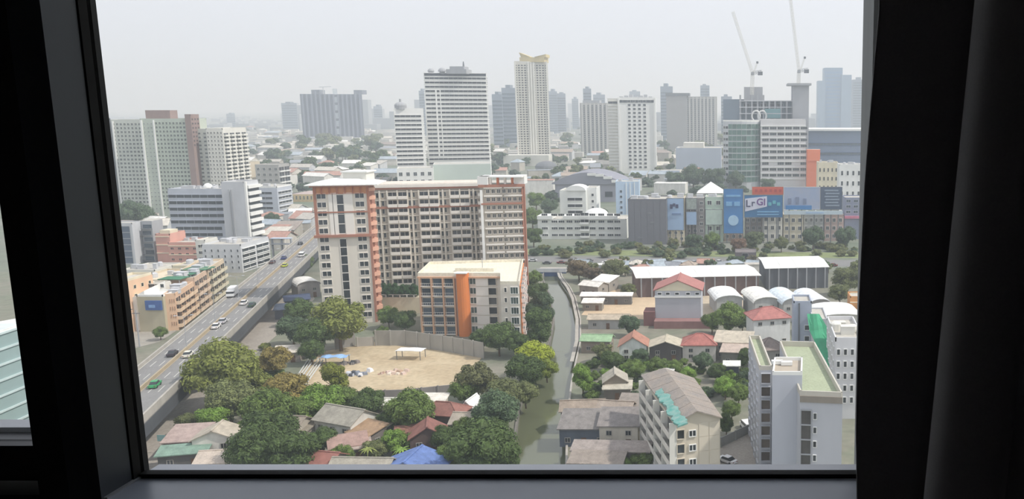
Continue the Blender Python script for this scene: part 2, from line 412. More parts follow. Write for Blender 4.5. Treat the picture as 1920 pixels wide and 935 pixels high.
for s in range(S0, S1, SEG):
    fbar(MB(), s + .06, s + SEG - .06, 0, FW, ZD - 1.3, ZD).build('deck_slab', M_DECK, fly)
    for w0 in (-.15, FW - .3):
        fbar(MB(), s + .06, s + SEG - .06, w0, w0 + .45, ZD - .9, ZD + .95).build('parapet', M_CONCR, fly)
    fbar(MB(), s + .06, s + SEG - .06, FW * .47 - .2, FW * .47 + .2, ZD, ZD + .8).build('median_barrier', M_YELLOW, fly)
    fbar(MB(), s + .06, s + SEG - .06, FW - .35, FW - .05, ZD - 4.4, ZD - .92).build('side_panel', mat('#4b4e52', .85, .12, .2), fly)  # dark panel strip below the right-hand parapet
    mb = MB(); fbar(mb, s + 14, s + 16, FW * .25, FW * .75, ZD - 3, ZD - 1.3); fbar(mb, s + 14, s + 16, FW * .42, FW * .58, 0, ZD - 3)
    mb.build('pier', M_DCONC, fly)
dash = None
for i, w in enumerate((.02, .16, .31, .45, .49, .64, .79, .965)):
    if i in (0, 3, 4, 7):
        fbar(MB(), S0, S1, FW * w, FW * w + .22, ZD + .01, ZD + .03).build('lane_line', M_YELLOW if i in (3, 4) else M_PAINT, fly)
    else:
        for s in range(-110, 220, 12):
            if dash is None: dash = MB().box(-.11, .11, 0, 5, .01, .03).mesh('lane_dash', M_PAINT)
            node('lane_dash', dash, fly, fp(s, FW * w, ZD) - fly.location, math.atan2(-FDIR.x, FDIR.y))
# ------------------------------------------------------------------ kit of building pieces
PIECES = {}
def piece(kind, w, h, m1, m2, d=0.15):
    """shared piece standing on a wall: x along the wall, -y outwards, origin bottom centre. Returns (MB, materials)"""
    key = (kind, round(w, 2), round(h, 2), m1.name, m2.name, round(d, 2))
    if key in PIECES: return PIECES[key]
    b = MB(); x = w / 2; t = min(.12, w * .12)
    if kind in ('window', 'pane2', 'pane1'):
        b.box(-x, x, -d, .02, 0, t).box(-x, x, -d, .02, h - t, h).box(-x, -x + t, -d, .02, t, h - t).box(x - t, x, -d, .02, t, h - t)
        b.box(-x + t, x - t, -.04, .02, t, h - t, 1)
        if kind == 'window': b.box(-t / 2, t / 2, -d * .8, -.04, t, h - t)
        if kind == 'pane2':
            for q in (-1, 1): b.box(q * w / 6 - t / 3, q * w / 6 + t / 3, -d * .8, -.04, t, h - t)
    elif kind == 'band':          # ribbon window with a proud sill and head
        b.box(-x, x, -.05, .02, 0, h, 1); b.box(-x, x, -d, .02, -.25, 0).box(-x, x, -d, .02, h, h + .2)
        n = max(2, int(w / 4))
        for i in range(1, n): q = -x + w * i / n; b.box(q - .06, q + .06, -.12, -.04, 0, h)
    elif kind == 'balcony':       # slab, front and side parapets, glazed door behind
        b.box(-x, x, -d, .02, -.15, 0).box(-x, x, -d, -d + .12, 0, 1.05).box(-x, -x + .12, -d + .12, .02, 0, 1.05).box(x - .12, x, -d + .12, .02, 0, 1.05)
        b.box(-x + .25, x - .25, -.05, .02, .02, h - .35, 1)
        b.box(-.06, .06, -.12, -.04, 0, h - .35)
    elif kind == 'rail_balcony':  # slab with a thin open railing
        b.box(-x, x, -d, .02, -.15, .05); b.box(-x, x, -d, -d + .06, .95, 1.05)
        n = max(3, int(w / .6))
        for i in range(n + 1): q = -x + .03 + (w - .06) * i / n; b.box(q - .02, q + .02, -d, -d + .05, .05, .95)
        b.box(-x + .2, x - .2, -.05, .02, .02, h - .5, 1)
    elif kind == 'louver':        # sunshade: sloped white hood over a dark strip
        b.box(-x, x, -.06, .02, 0, h * .55, 1)
        b.hexa([(-x, -d, h * .5), (x, -d, h * .5), (x, 0, h * .6), (-x, 0, h * .6), (-x, -d, h), (x, -d, h), (x, 0, h), (-x, 0, h)])
    elif kind == 'fin':
        b.box(-x, x, -d, .02, 0, h)
    elif kind == 'strip':         # upright glazed strip with transoms
        b.box(-x, x, -.05, .02, 0, h, 1); b.box(-x, -x + t, -d, .02, 0, h).box(x - t, x, -d, .02, 0, h)
        n = max(1, round(h / 3))
        for i in range(n + 1): b.box(-x + t, x - t, -d * .8, -.04, i * h / n - .12, i * h / n + .12)
    elif kind == 'vent':
        b.box(-x, x, -.04, .02, 0, h, 1)
        n = max(2, int(h / .3))
        for i in range(n): b.box(-x, x, -d, .0, i * h / n, i * h / n + .08)
    PIECES[key] = (b, [m1, m2], {})
    return PIECES[key]

def framed(name, kind, mb, mats, cache, root, loc, ang, split):
    """one piece as a part; a large window keeps its glass as a sub-part"""
    if split and kind in ('window', 'pane1', 'pane2', 'strip', 'band'):
        if 'fr' not in cache:
            fm, pm = MB(), MB()
            for m_, dst in ((0, fm), (1, pm)):
                ids = [i for i, k in enumerate(mb.m) if k == m_]
                for i in ids: dst.poly([mb.v[j] for j in mb.f[i]])
            cache['fr'] = fm.mesh(name, mats[0]); cache['pn'] = pm.mesh('pane', mats[1])
        o = node(name, cache['fr'], root, loc, ang); node('pane', cache['pn'], o)
    else:
        if 'me' not in cache: cache['me'] = mb.mesh(name, mats)
        node(name, cache['me'], root, loc, ang)

def on_wall(root, A, B, name, kind, cells, m1, m2, d=.15, single=None):
    """cells: (u, z, w, h) with u metres from A along the wall. Pieces that show at ~9 px or more become parts, smaller ones one joined part"""
    A = Vector((A[0], A[1], 0)); B = Vector((B[0], B[1], 0)); D = (B - A).normalized(); ang = math.atan2(D.y, D.x)
    Y = max(30, (A.y + B.y) / 2); px = ppm(Y)
    big = single if single is not None else None
    joined = MB(); mats = None
    for (u, z, w, h) in cells:
        mb, mats, cache = piece(kind, w, h, m1, m2, d)
        pos = A + D * u; pos.z = z
        if (max(w, h) * px >= 9.5 if big is None else big):
            framed(name, kind, mb, mats, cache, root, pos - root.location, ang, max(w, h) * px >= 13)
        else:
            joined.add(mb, pos, ang)
    if joined.f:
        o = joined.build(name + '_grid', mats, root); o['kind'] = 'stuff'

def grid(A, B, z0, z1, rows, cols, fw=.6, fh=.55, l=0.0, r=0.0, sill=.3, skip=None):
    """regular cells on a wall A-B between z0 and z1"""
    L = (Vector(B[:2]) - Vector(A[:2])).length; a, c = l * L, (1 - r) * L; cw = (c - a) / cols; rh = (z1 - z0) / rows
    return [(a + (i + .5) * cw, z0 + j * rh + rh * sill, cw * fw, rh * fh) for j in range(rows) for i in range(cols) if not (skip and skip(i, j))]

def body(root, poly, z0, z1, wm, rm=None, name='wall', parapet=.9, pm=None):
    """walls + recessed roof deck + parapet ring; poly counter-clockwise seen from above"""
    rm = rm or M_ROOF; OCC.append([Vector(p[:2]) for p in poly])
    MB().prism(poly, z0, z1, 0, 1).build(name, [wm, rm], root)
    if parapet:
        mb = MB(); n = len(poly); c = Vector((sum(p[0] for p in poly) / n, sum(p[1] for p in poly) / n))
        for k in range(n):
            p, q = Vector(poly[k][:2]), Vector(poly[(k + 1) % n][:2]); d = (q - p).normalized(); i = Vector((-d.y, d.x)) * .3
            mb.hexa([(p.x, p.y, z1 + .002), (q.x, q.y, z1 + .002), (q.x + i.x, q.y + i.y, z1 + .002), (p.x + i.x, p.y + i.y, z1 + .002),
                     (p.x, p.y, z1 + parapet), (q.x, q.y, z1 + parapet), (q.x + i.x, q.y + i.y, z1 + parapet), (p.x + i.x, p.y + i.y, z1 + parapet)])
        mb.build('parapet', pm or wm, root)

OCC = []
def clear(c, m):
    """true where nothing built yet stands within m metres"""
    x, y = c[0], c[1]
    for poly in OCC:
        n = len(poly); ins = True; best = 1e9
        for k in range(n):
            a, b_ = poly[k], poly[(k + 1) % n]; dx, dy = b_[0] - a[0], b_[1] - a[1]; q = dx * dx + dy * dy
            if q < 1e-9: continue
            if dx * (y - a[1]) - dy * (x - a[0]) < 0: ins = False
            t = max(0, min(1, ((x - a[0]) * dx + (y - a[1]) * dy) / q)); best = min(best, math.hypot(x - a[0] - t * dx, y - a[1] - t * dy))
        if ins or best < m: return False
    return True
OCC += [[lb[i + 1].xy, rb[i + 1].xy, rb[i].xy, lb[i].xy] for i in range(len(lb) - 1)]
OCC.append([fp(S0, -1).xy, fp(S0, FW + 1).xy, fp(S1, FW + 1).xy, fp(S1, -1).xy])

def rect(A, B, depth):
    """footprint from the front edge A-B (left to right) going back by depth"""
    A, B = Vector(A[:2]), Vector(B[:2]); d = (B - A).normalized(); n = Vector((-d.y, d.x))
    return [A, B, B + n * depth, A + n * depth]
def rect_px(fl, fr, z, bl):
    """footprint from roof pixels: front left, front right, back left, on the plane z"""
    A, B, D = P(*fl, z), P(*fr, z), P(*bl, z)
    return [A.xy, B.xy, (B + D - A).xy, D.xy]
def rect_y(pl, pr, py, YL, YR, depth, vp=None):
    """footprint and roof height from roof pixels of the front edge at given distances;
    vp: photo column towards which the side walls recede"""
    A, B = Q(pl, py, YL), Q(pr, py, YR)
    if vp is not None:
        u = (vp - PX0) / FPX; r = ray(pr, py); k = (A.x * u + A.y) / (r.x * u + r.y); B = Vector((r.x * k, r.y * k, A.z))
    return rect(A, B, depth), A.z

M_ROOF = mat('#b9b5ab', .9, .15, .2, kind='roofing')
M_WROOF = mat('#e9e9e4', .6, .06, .15, kind='sheet')
GL = glass('#262c30'); GLD = glass('#171b1e'); GLB = glass('#33424d'); GLG = glass('#33443f')
WHT = mat('#e6e6e2', .8, .06, .2); OFFW = mat('#d8d6cd', .8, .09, .2); LGREY = mat('#c2c4c7', .8, .08, .2); GREY = mat('#a3a5a8', .85, .1, .2)
DGREY = mat('#6f7276', .85, .12, .2); CREAM = mat('#d9cfb5', .85, .1, .2); BEIGE = mat('#c9bda6', .85, .1, .2); PEACH = mat('#dcb99a', .85, .1, .2)
PINK = mat('#cf9c8d', .85, .1, .2); ORANGE = mat('#d97f3f', .8, .08, .2); TERRA = mat('#c2694e', .85, .1, .2); BROWN = mat('#8d6f63', .85, .12, .2)

def rooftop(root, poly, z, n, seed, m=None, hi=2.4):
    """tanks, cooling units and a stair head on a roof, each a part"""
    r = random.Random(seed); P0, P1, P3 = Vector(poly[0]), Vector(poly[1]), Vector(poly[3])
    for i in range(n):
        u, v = .12 + .76 * (i + r.random() * .6) / n, .25 + .5 * r.random()
        c = P0 + (P1 - P0) * u + (P3 - P0) * v; a = .8 + r.random() * 1.3
        if r.random() < .35:
            mb = MB(); mb.bar((c.x, c.y, z), (c.x, c.y, z + 1.6), a * .8, n=10); mb.dome((c.x, c.y, z + 1.6), a * .8, seg=10, rings=2, h=.4); mb.build('water_tank', m or LGREY, root)
        else:
            h = 1 + r.random() * (hi - 1)
            MB().box(c.x - a, c.x + a, c.y - a * .7, c.y + a * .7, z, z + h).box(c.x - a - .1, c.x + a + .1, c.y - a * .7 - .1, c.y + a * .7 + .1, z + h, z + h + .15).build('roof_unit', m or LGREY, root)

# ------------------------------------------------------------------ small houses
def house(px, py, w, d, h, rz, label, roof='#8d8a82', wall='#b9b2a4', kind='gable', rise=None, over=.7, group=None, name='house', axis='x', wins=True, z=0.0, lean=None):
    """house whose roof centre shows at photo pixel (px, py); w along local x, d along local y"""
    rise = rise if rise is not None else (d if axis == 'x' else w) * .24
    c = P(px, py, h + rise * .5 + z)
    t = thing(name, (c.x, c.y, z), label, 'house', group); t.rotation_euler = (0, 0, math.radians(rz))
    cr_, sr_ = math.cos(math.radians(rz)), math.sin(math.radians(rz))
    if wins: OCC.append([Vector((c.x + (a * w * cr_ - b_ * d * sr_) / 2, c.y + (a * w * sr_ + b_ * d * cr_) / 2)) for a, b_ in ((-1, -1), (1, -1), (1, 1), (-1, 1))])
    wm, rm = mat(wall, .85, .15, .5), mat(roof, .75, .26, .7, kind='sheet')
    def put(nm, mb, m, par=t):
        return node(nm, mb.mesh(nm, m), par)
    x, y = w / 2, d / 2; e = over; T = .22
    mb = MB()
    if kind == 'gable':
        prof = ([(-x, -y), (x, -y), (x, y), (-x, y)])
        mb.prism(prof, 0, h)
        if axis == 'x':
            for q in (-x, x - .2): mb.poly([(q, -y, h), (q, y, h), (q, 0, h + rise)]); mb.poly([(q + .2, y, h), (q + .2, -y, h), (q + .2, 0, h + rise)])
        else:
            for q in (-y, y - .2): mb.poly([(x, q, h), (-x, q, h), (0, q, h + rise)]); mb.poly([(-x, q + .2, h), (x, q + .2, h), (0, q + .2, h + rise)])
        put('wall', mb, wm)
        for sgn in (-1, 1):
            m2 = MB()
            if axis == 'x':
                k = rise / y; yo, zo = sgn * (y + e), h - e * k
                q = [(-x - e, yo, zo), (x + e, yo, zo), (x + e, 0, h + rise), (-x - e, 0, h + rise)]
            else:
                k = rise / x; xo, zo = sgn * (x + e), h - e * k
                q = [(xo, -y - e, zo), (xo, y + e, zo), (0, y + e, h + rise), (0, -y - e, h + rise)]
            lo = [(a, b_, c_ + .03) for a, b_, c_ in q]; up = [(a, b_, c_ + T) for a, b_, c_ in q]
            if (axis == 'x') == (sgn > 0): lo.reverse(); up.reverse()
            m2.hexa(lo + up); put('roof_slope', m2, rm)
        m3 = MB(); zt = h + rise + T
        if axis == 'x': m3.box(-x - e, x + e, -.22, .22, zt - .1, zt + .08)
        else: m3.box(-.22, .22, -y - e, y + e, zt - .1, zt + .08)
        put('ridge_cap', m3, rm)
    elif kind == 'hip':
        mb.prism([(-x, -y), (x, -y), (x, y), (-x, y)], 0, h); put('wall', mb, wm)
        X, Y_ = x + e, y + e; zo = h - e * .3
        if axis == 'x': r0, r1 = (-max(.3, X - Y_), 0), (max(.3, X - Y_), 0)
        else: r0, r1 = (0, -max(.3, Y_ - X)), (0, max(.3, Y_ - X))
        c4 = [(-X, -Y_, zo), (X, -Y_, zo), (X, Y_, zo), (-X, Y_, zo)]; R0, R1 = (*r0, h + rise), (*r1, h + rise)
        if axis == 'x': faces = [[c4[0], c4[1], R1, R0], [c4[1], c4[2], R1], [c4[2], c4[3], R0, R1], [c4[3], c4[0], R0]]
        else: faces = [[c4[0], c4[1], R0], [c4[1], c4[2], R1, R0], [c4[2], c4[3], R1], [c4[3], c4[0], R0, R1]]
        for f in faces:
            m2 = MB(); m2.poly([(a, b_, c_ + T) for a, b_, c_ in f]); m2.poly([(a, b_, c_) for a, b_, c_ in reversed(f)])
            for i in range(len(f)):
                p, q = f[i], f[(i + 1) % len(f)]; m2.poly([p, q, (q[0], q[1], q[2] + T), (p[0], p[1], p[2] + T)])
            put('roof_slope', m2, rm)
        m3 = MB(); m3.bar((R0[0], R0[1], R0[2] + T), (R1[0], R1[1], R1[2] + T), .2)
        for q, rr in zip(c4, (R0, R1, R1, R0) if axis == 'x' else (R0, R0, R1, R1)): m3.bar((q[0], q[1], q[2] + T), (rr[0], rr[1], rr[2] + T), .16)
        put('ridge_cap', m3, rm)
    elif kind == 'shed':        # one slope, high at +y
        mb.hexa([(-x, -y, 0), (x, -y, 0), (x, y, 0), (-x, y, 0), (-x, -y, h), (x, -y, h), (x, y, h + rise), (-x, y, h + rise)]); put('wall', mb, wm)
        k = rise / d
        m2 = MB(); lo = [(-x - e, -y - e, h - e * k + .03), (x + e, -y - e, h - e * k + .03), (x + e, y + e, h + rise + e * k + .03), (-x - e, y + e, h + rise + e * k + .03)]
        m2.hexa(lo + [(a, b_, c_ + T) for a, b_, c_ in lo]); put('roof_sheet', m2, rm)
    elif kind == 'flat':
        mb.prism([(-x, -y), (x, -y), (x, y), (-x, y)], 0, h); put('wall', mb, wm)
        put('roof_slab', MB().box(-x - .2, x + .2, -y - .2, y + .2, h, h + .25), rm)
    elif kind == 'arch':        # barrel roof, ridge along local y
        mb.prism([(-x, -y), (x, -y), (x, y), (-x, y)], 0, h); put('wall', mb, wm)
        m2 = MB(); N = 10
        pr = [(-(x + e) * math.cos(math.pi * i / N), h + rise * math.sin(math.pi * i / N)) for i in range(N + 1)]
        for (x0, z0), (x1, z1) in zip(pr, pr[1:]):
            m2.poly([(x0, -y - e, z0 + T), (x1, -y - e, z1 + T), (x1, y + e, z1 + T), (x0, y + e, z0 + T)])
            m2.poly([(x1, -y - e, z1), (x0, -y - e, z0), (x0, y + e, z0), (x1, y + e, z1)])
            m2.poly([(x0, -y - e, z0), (x1, -y - e, z1), (x1, -y - e, z1 + T), (x0, -y - e, z0 + T)])
        put('roof_vault', m2, rm)
        m4 = MB(); m4.poly([(a, -y, max(h, b_ - .1)) for a, b_ in pr]); put('gable_end', m4, wm)
    if wins:
        nwin = max(1, int(w / 3.5))
        pc, mt, cache = piece('window', 1.3, 1.2, mat('#a5a199', .8), GL, .12)
        for i in range(nwin):
            u = -x + w * (i + .5) / nwin
            for zz in ([1.0] if h < 4.6 else [1.0, h - 2.2]):
                if zz == 1.0 and i == nwin // 2:
                    node('handle', HANDLE, node('door', DOOR, t, (u, -y, 0)), (.36, -.1, 1.0)); continue
                framed('window', 'window', pc, mt, cache, t, (u, -y, zz), 0, True)
        nv = max(1, int(d / 4.5))
        for i in range(nv): framed('window', 'window', pc, mt, cache, t, (x, -y + d * (i + .5) / nv, max(1.0, h - 2.2)), math.pi / 2, True)
    return t
HANDLE = MB().box(-.05, .05, -.08, .05, -.04, .04).mesh('handle', mat('#b9b4a8', .4, .05, 2))
DOOR = MB().box(-.5, .5, -.06, .02, 0, 2.05).box(-.58, -.5, -.1, .02, 0, 2.12).box(.5, .58, -.1, .02, 0, 2.12).box(-.58, .58, -.1, .02, 2.05, 2.13).mesh('door', mat('#6a4f3a', .7, .15, 2))
# ------------------------------------------------------------------ buildings left of the flyover
def T(name, poly, label, cat='building', group=None):
    c = sum((Vector(p) for p in poly), Vector((0, 0))) / len(poly)
    return thing(name, (c.x, c.y, 0), label, cat, group)
def f_of(poly, i): return poly[i], poly[(i + 1) % len(poly)]
def lerp(a, b, t): return Vector(a[:2]) + (Vector(b[:2]) - Vector(a[:2])) * t

# tall pale condominium with a brown lift core
M_COND = mat('#c3c6bd', .85, .08, .1); M_CONDG = mat('#b7bfb1', .85, .08, .1); M_LIFT = mat('#927d76', .85, .1, .2)
p1, z1 = rect_y(186, 266, 227, 604, 604, 18); p2, z2 = rect_y(262, 349, 225, 590, 590, 22)
t = T('apartment_tower', p2, 'tall pale grey-green apartment slab with brown lift towers', 'building')
body(t, p1, 0, z1, M_COND, parapet=1); body(t, p2, 0, z2, M_CONDG, parapet=1)
on_wall(t, *f_of(p1, 0), 'window', 'window', grid(*f_of(p1, 0), 6, z1 - 1, 22, 11, .62, .58, .02, .02), M_COND, GLD)
on_wall(t, *f_of(p2, 0), 'window', 'window', grid(*f_of(p2, 0), 6, z2 - 1, 22, 9, .62, .58, .31, .02), M_CONDG, GLD)
on_wall(t, *f_of(p2, 0), 'window', 'window', grid(*f_of(p2, 0), 6, z2 - 1, 22, 3, .35, .35, .05, .72), M_COND, GLB)
A, B = f_of(p2, 0)
on_wall(t, A, B, 'pilaster', 'fin', [(1.0, 0, 1.2, z2), (9.2, 0, .8, z2)], WHT, WHT, .7)
A, B = f_of(p1, 0)
on_wall(t, A, B, 'pilaster', 'fin', [(7, 0, 1.6, z1 + 2)], DGREY, DGREY, .9)
on_wall(t, A, B, 'pilaster', 'fin', [(9.2, 0, .9, z1)], WHT, WHT, .8)
p, z = rect_y(272, 318, 208, 596, 596, 8); body(t, p, z2, z, M_LIFT, name='lift_house', parapet=.5)
p, z = rect_y(346, 357, 217, 588, 588, 9); body(t, p, 0, z, M_LIFT, name='lift_core', parapet=1)
on_wall(t, *f_of(p, 1), 'window', 'window', grid(*f_of(p, 1), z2 - 18, z - 1, 7, 3, .5, .5), M_LIFT, GL)
p, z = rect_y(358, 388, 244, 594, 594, 22); body(t, p, 0, z, M_COND, parapet=1)
on_wall(t, *f_of(p, 0), 'window', 'window', grid(*f_of(p, 0), 6, z - 1, 20, 3, .5, .5), M_COND, GL)
p, z = rect_y(386, 417, 243, 590, 590, 28); body(t, p, 0, z, OFFW, parapet=1)
on_wall(t, *f_of(p, 0), 'window', 'window', grid(*f_of(p, 0), 6, z - 1, 20, 5, .55, .55), OFFW, GL)
on_wall(t, *f_of(p, 1), 'balcony', 'balcony', grid(*f_of(p, 1), 6, z - 2, 20, 4, .8, .9, sill=.1), OFFW, GL, 1.4)

# office with ribbon windows and a white louvred side
M_OFF = mat('#b8bdc6', .8, .07, .2)
p, z = rect_y(314, 420, 357, 474, 474, 16); ps, zs2 = rect_y(414, 457, 344, 466, 466, 14)
t = T('office_block', p, 'grey office block with ribbon windows and a white sunshade side', 'building')
body(t, p, 0, z, M_OFF, parapet=1); body(t, ps, 0, zs2, LGREY, parapet=1)
for j in range(8):
    on_wall(t, *f_of(p, 0), 'window_band', 'band', [(15, 1.4 + j * (z - 2.5) / 8 + .6, 29.6 if j > 2 else 25, 1.7)], M_OFF, GL, .25)
on_wall(t, *f_of(ps, 0), 'pilaster', 'fin', [(4, 0, .5, zs2 - 3), (5.4, 0, .5, zs2 - 3)], GREY, GREY, .5)
A, B = f_of(ps, 1)
on_wall(t, A, B, 'edge_fin', 'fin', [(.7, 0, 1.4, zs2 + 1)], WHT, WHT, .9)
for j in range(9): on_wall(t, A, B, 'sunshade', 'louver', [(8, 1 + j * (zs2 - 2) / 9, 12, (zs2 - 2) / 9 * .95)], WHT, GL, 1.3)
c = lerp(p[0], p[1], .62)
dish = MB(); dish.dome((c.x, c.y + 5, z + 1), 2.4, seg=14, rings=5, h=2.6); dish.bar((c.x, c.y + 5, z), (c.x, c.y + 5, z + 1.2), .8); dish.build('radome', WHT, t)
rooftop(t, p, z, 5, 11)

p, z = rect_y(467, 519, 352, 602, 602, 20)
t = T('office_block', p, 'small office with dark ribbon windows and white right side', 'building')
body(t, p, 0, z, M_OFF, parapet=1, pm=WHT)
for j in range(5):
    on_wall(t, *f_of(p, 0), 'window_band', 'band', [(8.2, 2 + j * (z - 3) / 5, 14, 1.6)], M_OFF, GL, .25)
    on_wall(t, *f_of(p, 1), 'window_band', 'band', [(10, 2 + j * (z - 3) / 5, 17, 1.6)], WHT, GL, .5)
rooftop(t, p, z, 3, 4)

# dark glass block at the window's edge
p, z = rect_y(196, 247, 420, 418, 418, 8)
t = T('glass_block', p, 'low block with a dark blue glass front beside an outside stair', 'building')
body(t, p, 0, z, LGREY, parapet=.6)
on_wall(t, *f_of(p, 0), 'curtain_wall', 'strip', [(6.2, .5, 11.5, z - 1.5)], GREY, glass('#3a4655'), .2)
p, z = rect_y(264, 284, 414, 424, 424, 8); body(t, p, 0, z, GREY, name='stair_tower', parapet=0)
for j in range(6): on_wall(t, *f_of(p, 0), 'stair_flight', 'rail_balcony', [(2.4 + (j % 2) * .4, 1 + j * z / 6.5, 4.6, 2.4)], DGREY, GLB, 1.6)

# pink building
p, z = rect_y(291, 318, 441, 420, 420, 12); pb, zb2 = rect_y(315, 371, 457, 418, 418, 15)
t = T('pink_building', pb, 'pink rendered building with two window rows and a taller corner', 'building')
body(t, p, 0, z, PINK, parapet=.8); body(t, pb, 0, zb2, PINK, parapet=.8)
on_wall(t, *f_of(pb, 0), 'window', 'window', grid(*f_of(pb, 0), 1, zb2 - 1, 3, 4, .45, .45), PINK, GL)
on_wall(t, *f_of(p, 0), 'ledge', 'fin', [(3.3, k_, 6.6, .4) for k_ in (5, 9, 13)], CREAM, CREAM, .3)
on_wall(t, *f_of(pb, 0), 'ledge', 'fin', [(7, k_, 14, .4) for k_ in (4.5, 8.8)], CREAM, CREAM, .3)
house(305, 440, 7, 6, z + .2, 0, 'unused', '#b9a38e', '#cf9c8d') if False else None
MB().box(p[0].x + 1, p[1].x - 1, p[0].y + 2, p[0].y + 8, z, z + 2.2).build('roof_house', CREAM, t); rooftop(t, pb, zb2, 3, 8)

# white office by the flyover
p, z = rect_y(378, 451, 461, 396, 396, 24)
t = T('white_office', p, 'white four-storey office with ribbon windows beside the flyover', 'building')
body(t, p, 0, z, mat('#c9cbcd', .8, .06, .2), parapet=.8)
on_wall(t, *f_of(p, 0), 'window', 'pane1', grid(*f_of(p, 0), 1, z - 1, 4, 6, .3, .5), LGREY, GL)
for j in range(4):
    on_wall(t, *f_of(p, 1), 'window_band', 'band', [(6.2, 1.6 + j * (z - 2) / 4, 10.5, 1.5), (18, 1.6 + j * (z - 2) / 4, 10.5, 1.5)], WHT, GL, .6)
rooftop(t, p, z, 6, 21)
p, z = rect_y(366, 384, 452, 401, 401, 10); t2 = T('stair_block', p, 'slim pale annex left of the white ribbon-windowed office'); body(t2, p, 0, z, OFFW, parapet=.6)
on_wall(t2, *f_of(p, 0), 'window', 'window', grid(*f_of(p, 0), 1, z - 1, 4, 1, .5, .5), OFFW, GL)

# peach shophouse rows lining the flyover, stepping back one behind another
def s_of(p): d = Vector((p.x, p.y, 0)) - FO; return d.dot(FDIR), d.dot(FN)
def row_house(s0, s1, w0, dep, z, floors, bays, m, label, trim):
    q = [fp(s0, w0), fp(s1, w0), fp(s1, w0 - dep), fp(s0, w0 - dep)]; poly = [v.xy for v in q]
    t = T('shophouse_row', poly, label, 'shophouse')
    body(t, poly, 0, z, m, parapet=.8)
    fh = (z - 1) / floors
    on_wall(t, poly[0], poly[1], 'balcony', 'balcony', grid(poly[0], poly[1], 1, z - .5, floors, bays, .92, .9, sill=.05), trim, GL, 1.2)
    on_wall(t, poly[3], poly[0], 'window', 'pane1', grid(poly[3], poly[0], 1, z - .5, floors, 3, .3, .5, .45, .02), m, GL)
    rooftop(t, poly, z, 4, int(s0) + 500)
    return t
row_house(-5, 17, -13.6, 3.6, 12.0, 4, 4, PEACH, 'peach shophouse row with balconies, first along the flyover', mat('#e3c6a6', .85, .1, .2))
row_house(18, 34, -13.6, 8.5, 13.2, 4, 3, mat('#d3b8a0', .85, .1, .2), 'beige-pink shophouse row, second along the flyover', mat('#dcc4ab', .85, .1, .2))
row_house(35, 58, -13.2, 9, 13.6, 4, 4, mat('#d6c3a8', .85, .1, .2), 'cream shophouse row nearest the white ribbon-windowed office', CREAM)
MGRN = mat('#3f7a5c', .8, .1, .2, kind='sheet')
for i, (px, py, w, d) in enumerate(((326, 521, 8, 6), (350, 512, 7, 6), (372, 503, 9, 7))):
    c = P(px, py, 14.2)
    t = thing('roof_canopy', (c.x, c.y, 12.1), ('green sheet canopy on the roof, left one of three', 'green sheet canopy on the roof, middle one of three', 'green sheet canopy on the roof, farthest of three')[i], 'canopy', 'green roof canopies')
    MB().box(c.x - w / 2, c.x + w / 2, c.y - d / 2, c.y + d / 2, 14.1, 14.35).build('canopy_sheet', MGRN, t)
    for q in (-1, 1):
        for r_ in (-1, 1): MB().box(c.x + q * w * .45 - .1, c.x + q * w * .45 + .1, c.y + r_ * d * .45 - .1, c.y + r_ * d * .45 + .1, 12.1, 14.1).build('post', GREY, t)
# blank-walled white hall with the blue sign
p, z = rect_y(256, 305, 556, 289, 289, 9)
t = T('blank_hall', p, 'hall with a blank olive front wall and white roof edges', 'building')
body(t, p, 0, z, mat('#b3ab92', .9, .1, .15), M_WROOF, parapet=.7, pm=WHT)
c = lerp(p[0], p[1], .22)
MB().hexa([(p[0].x - 5, p[0].y + 1, 0), (p[0].x + 2, p[0].y + 1, 0), (p[0].x + 2, p[0].y + 12, 0), (p[0].x - 5, p[0].y + 12, 0), (p[0].x - 5, p[0].y + 1, z - 2), (p[0].x + 2, p[0].y + 1, z + 1.8), (p[0].x + 2, p[0].y + 12, z + 3), (p[0].x - 5, p[0].y + 12, z - 1)]).build('white_wing', WHT, t)
pu, zu = rect_y(268, 300, 536, 298.5, 298.5, 6); body(t, pu, 0, zu + .3, OFFW, name='upper_room', parapet=.4)
on_wall(t, *f_of(pu, 0), 'window_band', 'band', [(4.2, z + 1.2, 6, 1.2)], OFFW, GL, .2)
sg = Q(287, 572, 288.4)
t = thing('wall_sign', (sg.x, 288.6, sg.z - 1.6), 'blue sign board on the blank olive wall', 'sign')
MB().box(sg.x - 2.7, sg.x + 2.7, 288.4, 288.95, sg.z - 1.7, sg.z + 1.5).build('board', mat('#3f5f9a', .6, .2, .3, kind='paint'), t)
MB().box(sg.x - 1.5, sg.x + .6, 288.32, 288.4, sg.z - .9, sg.z + .1).build('pale_panel', mat('#7fa3cf', .6, .2, .5, kind='paint'), t)
# peach block cut by the window edge
p, z = rect_y(190, 229, 530, 286, 286, 15)
t = T('peach_block', p, 'tall peach block at the edge of the window frame', 'building')
body(t, p, 0, z, PEACH, parapet=.8, pm=CREAM)
on_wall(t, *f_of(p, 1), 'window', 'pane1', grid(*f_of(p, 1), 1, z - 1, 5, 4, .35, .45), CREAM, GL)
on_wall(t, *f_of(p, 0), 'ledge', 'fin', [(3, 2 + 3.4 * k_, 7, .35) for k_ in range(5)], CREAM, CREAM, .4)
